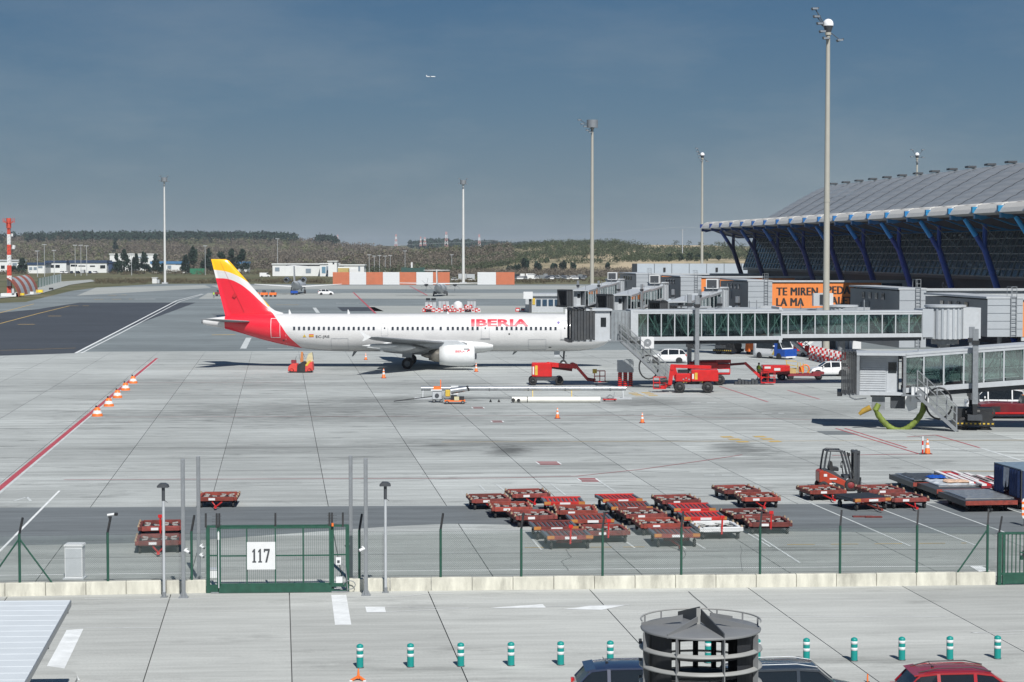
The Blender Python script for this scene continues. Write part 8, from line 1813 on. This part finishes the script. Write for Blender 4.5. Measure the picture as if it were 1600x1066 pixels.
mb = MB(); mb = MB(); mb.box(-1.0, -.5, -.3, .2, .95, 1.3); mb.build('tool_box', m_mar, t)
for x in (-.9, .95):
    for s_ in (-.7, .7): wheel(t, x, s_, .25, .25, .2, MT['dark'])
# small vehicles around the far jet
for px, py, mt, nm, lb in ((342, 463, 'dred', 'baggage_tractor', 'small dark tractor left of the airliner tail fin'), (413, 464, 'orange', 'baggage_train', 'orange baggage carts left of the far small jet'), (460, 461, 'blue', 'service_truck', 'small blue service truck right of the far small jet')):
    t = thing(nm, G(px, py), 0, lb, 'vehicle'); n_ = 3 if nm == 'baggage_train' else 1
    for k in range(n_):
        x = (k-1)*2.4 if n_ > 1 else 0; mb = MB(); mb.box(x-1, x+1, -.7, .7, .5, 1.2); mb.build('body', MT[mt], t); mb = MB(); mb.box(x-.5, x+.4, -.6, .6, 1.2, 1.8); mb.build('cab', MT['dark'], t)
        mb = MB(); [mb.cyl((x+q_, -.75, .3), (x+q_, .75, .3), .3, n=8) for q_ in (-.6, .6)]; mb.build('axle_wheels', MT['rubber'], t)
# pile of grey containers and checkered barriers on the far apron
Yc = G(700, 487).y; sC = F/Yc
for px0, px1, yt, lb in ((664, 682, 470.5, 'leftmost open grey container frame on the far apron'), (685, 702, 469, 'grey cargo container in the far stack, second from the left'), (730, 744, 469, 'grey cargo container at the right of the far stack')):
    t = thing('cargo_container', (PX(px0, Yc+1.5), Yc+1.5, 0), 0, lb, 'container'); w = (px1-px0)/sC; h = HZ(yt, Yc+1.5); mb = MB(); mb.box(0, w, 0, 1.6, .5, h); mb.build('container_body', MT['lgrey'], t); mb = MB()
    for k in range(4): mb.box(w*k/3-.05, w*k/3+.05, -.06, 0, .5, h)
    mb.box(-.05, w+.05, -.08, 0, h-.15, h); mb.build('container_frame', MT['galv'], t); mb = MB(); mb.box(.1, w-.1, .2, 1.4, .1, .5); mb.build('container_base', MT['dark'], t)
    if px0 == 664: mb = MB(); mb.box(.2, w*.45, .3, 1, h+.1, h+.6); mb.box(w*.55, w*.95, .3, 1, h+.1, h+.6); mb.build('dark_box', MT['dglass'], t)
def barrier_block(p_, label, grp, w=1.25, h=.75, k=0):
    t = thing('plastic_barrier', p_, 0, label, 'barrier', grp); mb = MB(); mb.prism([(-w/2, 0), (w/2, 0), (w/2-.04, h*.45), (w/2-.1, h), (-w/2+.1, h), (-w/2+.04, h*.45)], -.22, .22); mb.build('barrier_body', MT['white'] if k % 2 else MT['red'], t); mb = MB(); mb.box(-w*.3, w*.3, -.24, -.22, h*.25, h*.7); mb.build('side_recess', MT['red'] if k % 2 else MT['white'], t); return t
random.seed(11); pB = []
for row in range(3):
    for j in range(22):
        px = 662+j*4.1+random.uniform(-.8, .8); Yq = Yc-1.5-row*1.3
        lb = 'red and white barrier block piled before the grey containers on the far apron'
        z = 0 if row < 2 else (.75 if random.random() < .5 else 0)
        if len(pB) < 2: pB.append(barrier_block(Vector((PX(px, Yq), Yq, z)), lb, 'red and white barriers piled on the far apron', .62, .8, len(pB)))
        else: copy_tree(pB[(row+j) % 2], Vector((PX(px, Yq), Yq, z)), R(random.uniform(-30, 30)), lb)
t = thing('small_dome_tank', (PX(715.5, Yc), Yc, 0), 0, 'small white domed tank among the red and white barriers', 'tank'); mb = MB(); mb.lathe((0, 0, 0), [(1.0, 0), (1.0, 1.5), (.8, 1.9), (.3, 2.2), (.01, 2.25)], 16); mb.build('tank_body', MT['white'], t); mb = MB(); mb.cyl((0, 0, 2.2), (0, 0, 2.4), .25, n=10); mb.build('tank_cap', MT['grey'], t)
for k in range(4):
    px = 809+k*8.2; Yq = G(px, 487).y; barrier_block(G(px, 487), ['orange barrier at the left end of the row by the low service building', 'white barrier beside the leftmost orange one by the service building', 'orange barrier third in the row by the service building', 'white barrier at the right end of the row by the service building'][k], 'barriers by the low service building', 1.05, .8, k)
# checkered barrier rows right of the blue van (two blocks high)
i = 0; pc = []
for j in range(16):
    u = j/15; px, py = 1266+52*u, 562+13*u; g0 = G(px, py)
    for lv_ in range(2):
        lb = ('upper ' if lv_ else 'lower ')+('white' if (j+lv_) % 2 else 'red')+' barrier of the double-stacked row, '+nth(j)
        loc = g0+Vector((0, 0, lv_*.85)); k = (j+lv_) % 2
        if len(pc) < 2 and k == len(pc): pc.append(barrier_block(loc, lb, 'double-stacked red and white barriers behind the hatchback', .36, .82, k))
        elif len(pc) > k: copy_tree(pc[k], loc+Vector((random.uniform(-.06, .06), random.uniform(-.25, .25), 0)), R(-35+random.uniform(-12, 12)), lb)
# orange conveyor and white passenger steps beyond
t = thing('belt_conveyor', G(1190, 556)+Vector((0, 3, 0)), R(20), 'orange belt conveyor raised behind the white and blue van', 'conveyor'); mb = MB(); mb.prism([(-1.6, .4), (-1.5, 1.5), (1.4, 3.4), (1.6, 3.0), (-.4, .4)], -.5, .5); mb.build('conveyor_frame', MT['orange'], t); mb = MB(); mb.bar((-1.5, 0, 1.6), (1.4, 0, 3.5), .6, .1); mb.build('belt', MT['dark'], t)
for x in (-1.1, .2):
    for s_ in (-.5, .5): wheel(t, x, s_, .3, .3, .2, MT['grey'])
for px, py, rz, lb in ((1243, 558, 160, 'white and red passenger steps right of the blue van'), (1272, 553, 15, 'white passenger steps rising toward the pier building')):
    t = thing('passenger_steps', G(px, py)+Vector((0, 2, 0)), R(rz), lb, 'steps'); n_ = 9
    for s_ in (-.6, .6): mb = MB(); mb.bar((-1.8, s_, .3), (1.6, s_, 2.9), .08, .35); mb.bar((-1.8, s_, 1.3), (1.6, s_, 3.9), .06); mb.build('side_frame', MT['white'], t)
    mb = MB()
    for k in range(n_): mb.box(-1.8+k*.38, -1.45+k*.38, -.58, .58, .35+k*.29, .42+k*.29)
    mb.build('tread', MT['lgrey'], t)['kind'] = 'stuff'; mb = MB(); mb.box(-1.5, 1.7, -.6, .6, .3, .6); mb.box(-2.2, -1.5, -.6, .6, .2, 1.3, 1); mb.build('wheeled_base', [MT['white'], MT['red']], t)
    for x in (-1.3, 1.3):
        for s_ in (-.6, .6): wheel(t, x, s_, .25, .25, .18, MT['grey'])
t = thing('service_cabin', G(1256, 550)+Vector((0, 8, 0)), 0, 'white service cabin with dark openings behind the checkered barriers', 'cabin')
for k in range(6): mb = MB(); mb.box(-1.5+k*1.7, .1+k*1.7, 0, 2.5, 0, 3.4-(k % 2)*.3); mb.build('cabin_bay', [MT['white'], MT['dark'], MT['lgrey'], MT['dark'], MT['lgrey'], MT['white']][k], t)
# long silver boom on stands, white tube and pump trolleys
pL, pR = G(658, 607, .9), G(978, 607, .9); d = pR-pL; t = thing('silver_pipe', pL, math.atan2(d.y, d.x), 'long silver pipe held on low stands across the mid apron', 'pipe'); Lp = d.length
mb = MB(); mb.cyl((0, 0, 0), (Lp, 0, 0), .20, n=16); mb.build('tube', MT['silver'], t); mb = MB(); mb.box(Lp*.145, Lp*.182, -.27, .27, -.5, .22); mb.build('white_sleeve', MT['white'], t)
for u in (.33, .52, .70, .92): mb = MB(); mb.cyl((Lp*u, 0, 0), (Lp*u+.12, 0, 0), .23, n=14); mb.build('pipe_joint', MT['galv'], t)
for u in (.01, .545, .735, .985):
    mb = MB(); x = Lp*u; mb.bar((x, -.5, -.88), (x, 0, -.1), .06); mb.bar((x, .5, -.88), (x, 0, -.1), .06); mb.box(x-.75, x+.75, -.55, -.45, -.9, -.78); mb.box(x-.75, x+.75, .45, .55, -.9, -.78); mb.build('stand', MT['yellow'] if u in (.545, .735) else MT['lgrey'], t)
pL, pR = G(800, 624.5, .25), G(938, 624.5, .25); d = pR-pL; t = thing('white_pipe', pL, math.atan2(d.y, d.x), 'shorter white tube lying on the apron below the silver pipe', 'pipe'); Lp = d.length; mb = MB(); mb.cyl((0, 0, 0), (Lp, 0, 0), .24, n=18); mb.build('tube', M('cream_white_paint', (.72, .71, .66), .45, var=.05, dirt=.2), t)
mb = MB(); mb.cyl((Lp*.17, 0, 0), (Lp*.17+.06, 0, 0), .25, n=16); mb.cyl((.1, -.24, -.02), (.1, -.28, -.02), .16, n=12); mb.cyl((.55, -.24, -.04), (.55, -.28, -.04), .14, n=12); mb.build('end_ring', MT['black'], t)
for nm, px, py, lb in (('pump_trolley', 683, 629, 'grey pump trolley with orange top beneath the silver pipe'), ('engine_trolley', 710, 631, 'cluttered yellow and silver engine trolley beneath the silver pipe')):
    t = thing(nm, G(px, py), 0, lb, 'trolley')
    if nm[0] == 'p':
        mb = MB(); mb.box(-.4, .4, -.35, .35, .25, .95); mb.build('pump_body', MT['lgrey'], t, bevel=.05); mb = MB(); mb.cyl((0, -.36, .6), (0, -.4, .6), .18, n=12); mb.build('gauge', MT['dark'], t); mb = MB(); mb.box(-.5, .4, -.4, .4, 1.0, 1.1); mb.build('top_tray', MT['white'], t); mb = MB(); mb.box(-.3, .3, -.2, .2, 1.1, 1.35); mb.bar((.3, 0, 1.1), (.3, 0, 1.9), .08); mb.build('orange_head', MT['orange'], t)
        for x in (-.25, .35): wheel(t, x, -.3, .14, .14, .08, MT['grey']); wheel(t, x, .3, .14, .14, .08, MT['grey'])
        mb = MB(); mb.bar((-.4, 0, .5), (-3.6, -.2, .12), .07); mb.build('drawbar', MT['black'], t)
    else:
        mb = MB(); mb.box(-.8, .9, -.4, .4, .2, .32); mb.build('base_tray', MT['orange'], t); mb = MB(); mb.cyl((-.3, 0, 1.05), (1.05, 0, 1.25), .26, .22, 14); mb.build('silver_drum', MT['silver'], t); mb = MB(); mb.cyl((1.05, 0, 1.25), (1.2, 0, 1.3), .24, n=12); mb.box(-.3, .2, -.3, .3, .3, .7); mb.box(.35, .8, -.3, .3, .32, .6); mb.build('dark_block', MT['black'], t)
        mb = MB(); mb.box(-.75, -.35, -.25, .25, .6, 1.15); mb.build('yellow_cover', MT['yellow'], t, bevel=.05); mb = MB(); mb.box(.0, .4, -.42, -.38, .3, .62); mb.build('cream_panel', MATS['cream_mesh'], t); mb = MB(); mb.bar((-1.0, .2, .2), (-.7, .2, 1.2), .05); mb.bar((-.2, .3, .3), (-.1, .3, 1.0), .05); mb.build('frame_stay', MT['silver'], t)
        for x in (-.6, .7): wheel(t, x, -.4, .14, .14, .08, MT['grey']); wheel(t, x, .4, .14, .14, .08, MT['grey'])
t = thing('mesh_trolley', G(952, 627), 0, 'small low red trolley right of the white tube', 'trolley'); mb = MB(); mb.box(-.55, .6, -.3, .3, .12, .2); mb.build('base', MT['red'], t); mb = MB(); mb.bar((-.4, 0, .2), (.1, 0, .55), .12); mb.bar((.1, 0, .5), (.4, 0, .3), .1); mb.bar((.35, 0, .2), (.45, 0, .8), .04); mb.build('clamp', MT['silver'], t)
mb = MB(); [mb.cyl((x, -.3, .08), (x, .3, .08), .08, n=8) for x in (-.4, .45)]; mb.build('roller_pair', MT['rubber'], t)
t = thing('wheel_chocks', G(773, 628.5), 0, 'pair of small chocks on a worn white patch left of the white tube', 'chocks')
for x in (-.35, .35): mb = MB(); mb.prism([(x-.12, 0), (x+.12, 0), (x, .28)], -.12, .12); mb.build('chock', MT['black'], t)

# ------------------------------------------------------------------ cones and markers
def cone(px, py, h, label, w=None):
    t = thing('traffic_cone', G(px, py), 0, label, 'traffic cone', 'orange traffic cones on the apron'); r = h*.2
    mb = MB(); mb.lathe((0, 0, 0), [(r, .04), (r*.2, h), (.005, h)], 14); mb.build('cone_body', MT['orange'], t); mb = MB(); mb.box(-r*1.35, r*1.35, -r*1.35, r*1.35, 0, .045); mb.build('cone_base', MT['dred'], t)
    for f0, f1 in ((.36, .56), (.72, .86)): mb = MB(); mb.lathe((0, 0, 0), [(r*(1-.8*f0)+.006, h*f0+.04), (r*(1-.8*f1)+.006, h*f1+.04)], 14); mb.build('reflective_sleeve', MT['white'], t)
cone(599.5, 591, .95, 'cone standing in the wing shadow tip left of the main wheels'); cone(744, 581, .9, 'cone just right of the engine'); cone(571.5, 562.5, .8, 'cone behind the wing shadow, left of the main wheels'); cone(871, 654, .8, 'cone alone in the open apron below the white tube'); cone(1003.5, 661, .75, 'cone in the open apron below the bridge stairs'); cone(1449, 709.5, .95, 'cone next to the tall striped post at right')
t = thing('delineator_post', G(1441.5, 710), 0, 'tall thin red and white post next to a cone at right', 'post')
for k in range(4): mb = MB(); mb.cyl((0, 0, .04+k*.27), (0, 0, .04+(k+1)*.27), .055, n=12); mb.build('post_band', MT['red'] if k % 2 == 0 else MT['white'], t)
mb = MB(); mb.box(-.2, .25, -.15, .15, 0, .05); mb.build('post_base', MT['black'], t)
mk = None
for px, py, lb in ((152, 650.5, 'orange and white marker nearest the camera on the red line'), (170, 635, 'second nearest orange and white marker on the red line'), (183.5, 621.8, 'middle orange and white marker of the five on the red line'), (196, 610, 'fourth orange and white marker up the red line'), (208, 599, 'farthest orange and white marker on the red line')):
    p_ = G(px, py)
    if mk is None:
        mk = thing('beacon_marker', p_, 0, lb, 'marker', 'orange and white markers along the red line'); mb = MB(); mb.lathe((0, 0, 0), [(.42, 0), (.42, .1), (.37, .22)], 18); mb.build('base_ring', MT['orange'], mk); mb = MB(); mb.lathe((0, 0, 0), [(.37, .22), (.28, .45)], 18); mb.build('white_skirt', MT['white'], mk); mb = MB(); mb.lathe((0, 0, 0), [(.28, .45), (.20, .62), (.14, .68), (.01, .69)], 18); mb.build('top_dome', MT['orange'], mk); mb = MB(); mb.cyl((-.08, 0, .68), (-.08, 0, .82), .07, n=10); mb.build('lamp', MT['black'], mk)
    else: copy_tree(mk, p_, 0, lb)
# distant low wall/road edge and hedges near the left track
t = thing('wire_fence', G(100, 452)*1.0, 0, 'green wire fence beside the far dirt track at left', 'fence'); o_ = t.location.copy(); a, b_ = G(60, 449.5), G(96, 440)
for k in range(9):
    p0, p1 = a.lerp(b_, k/9)-o_, a.lerp(b_, (k+.93)/9)-o_; mb = MB(); mb.add([p0, p1, p1+Vector((0, 0, 3.2)), p0+Vector((0, 0, 3.2))], [(0, 1, 2, 3)]); mb.build('fence_panel', glass('green_mesh', (.42, .55, .52), .12, .6), t); mb = MB(); mb.bar(p0, p0+Vector((0, 0, 3.3)), .18); mb.build('fence_post', MT['green'], t)
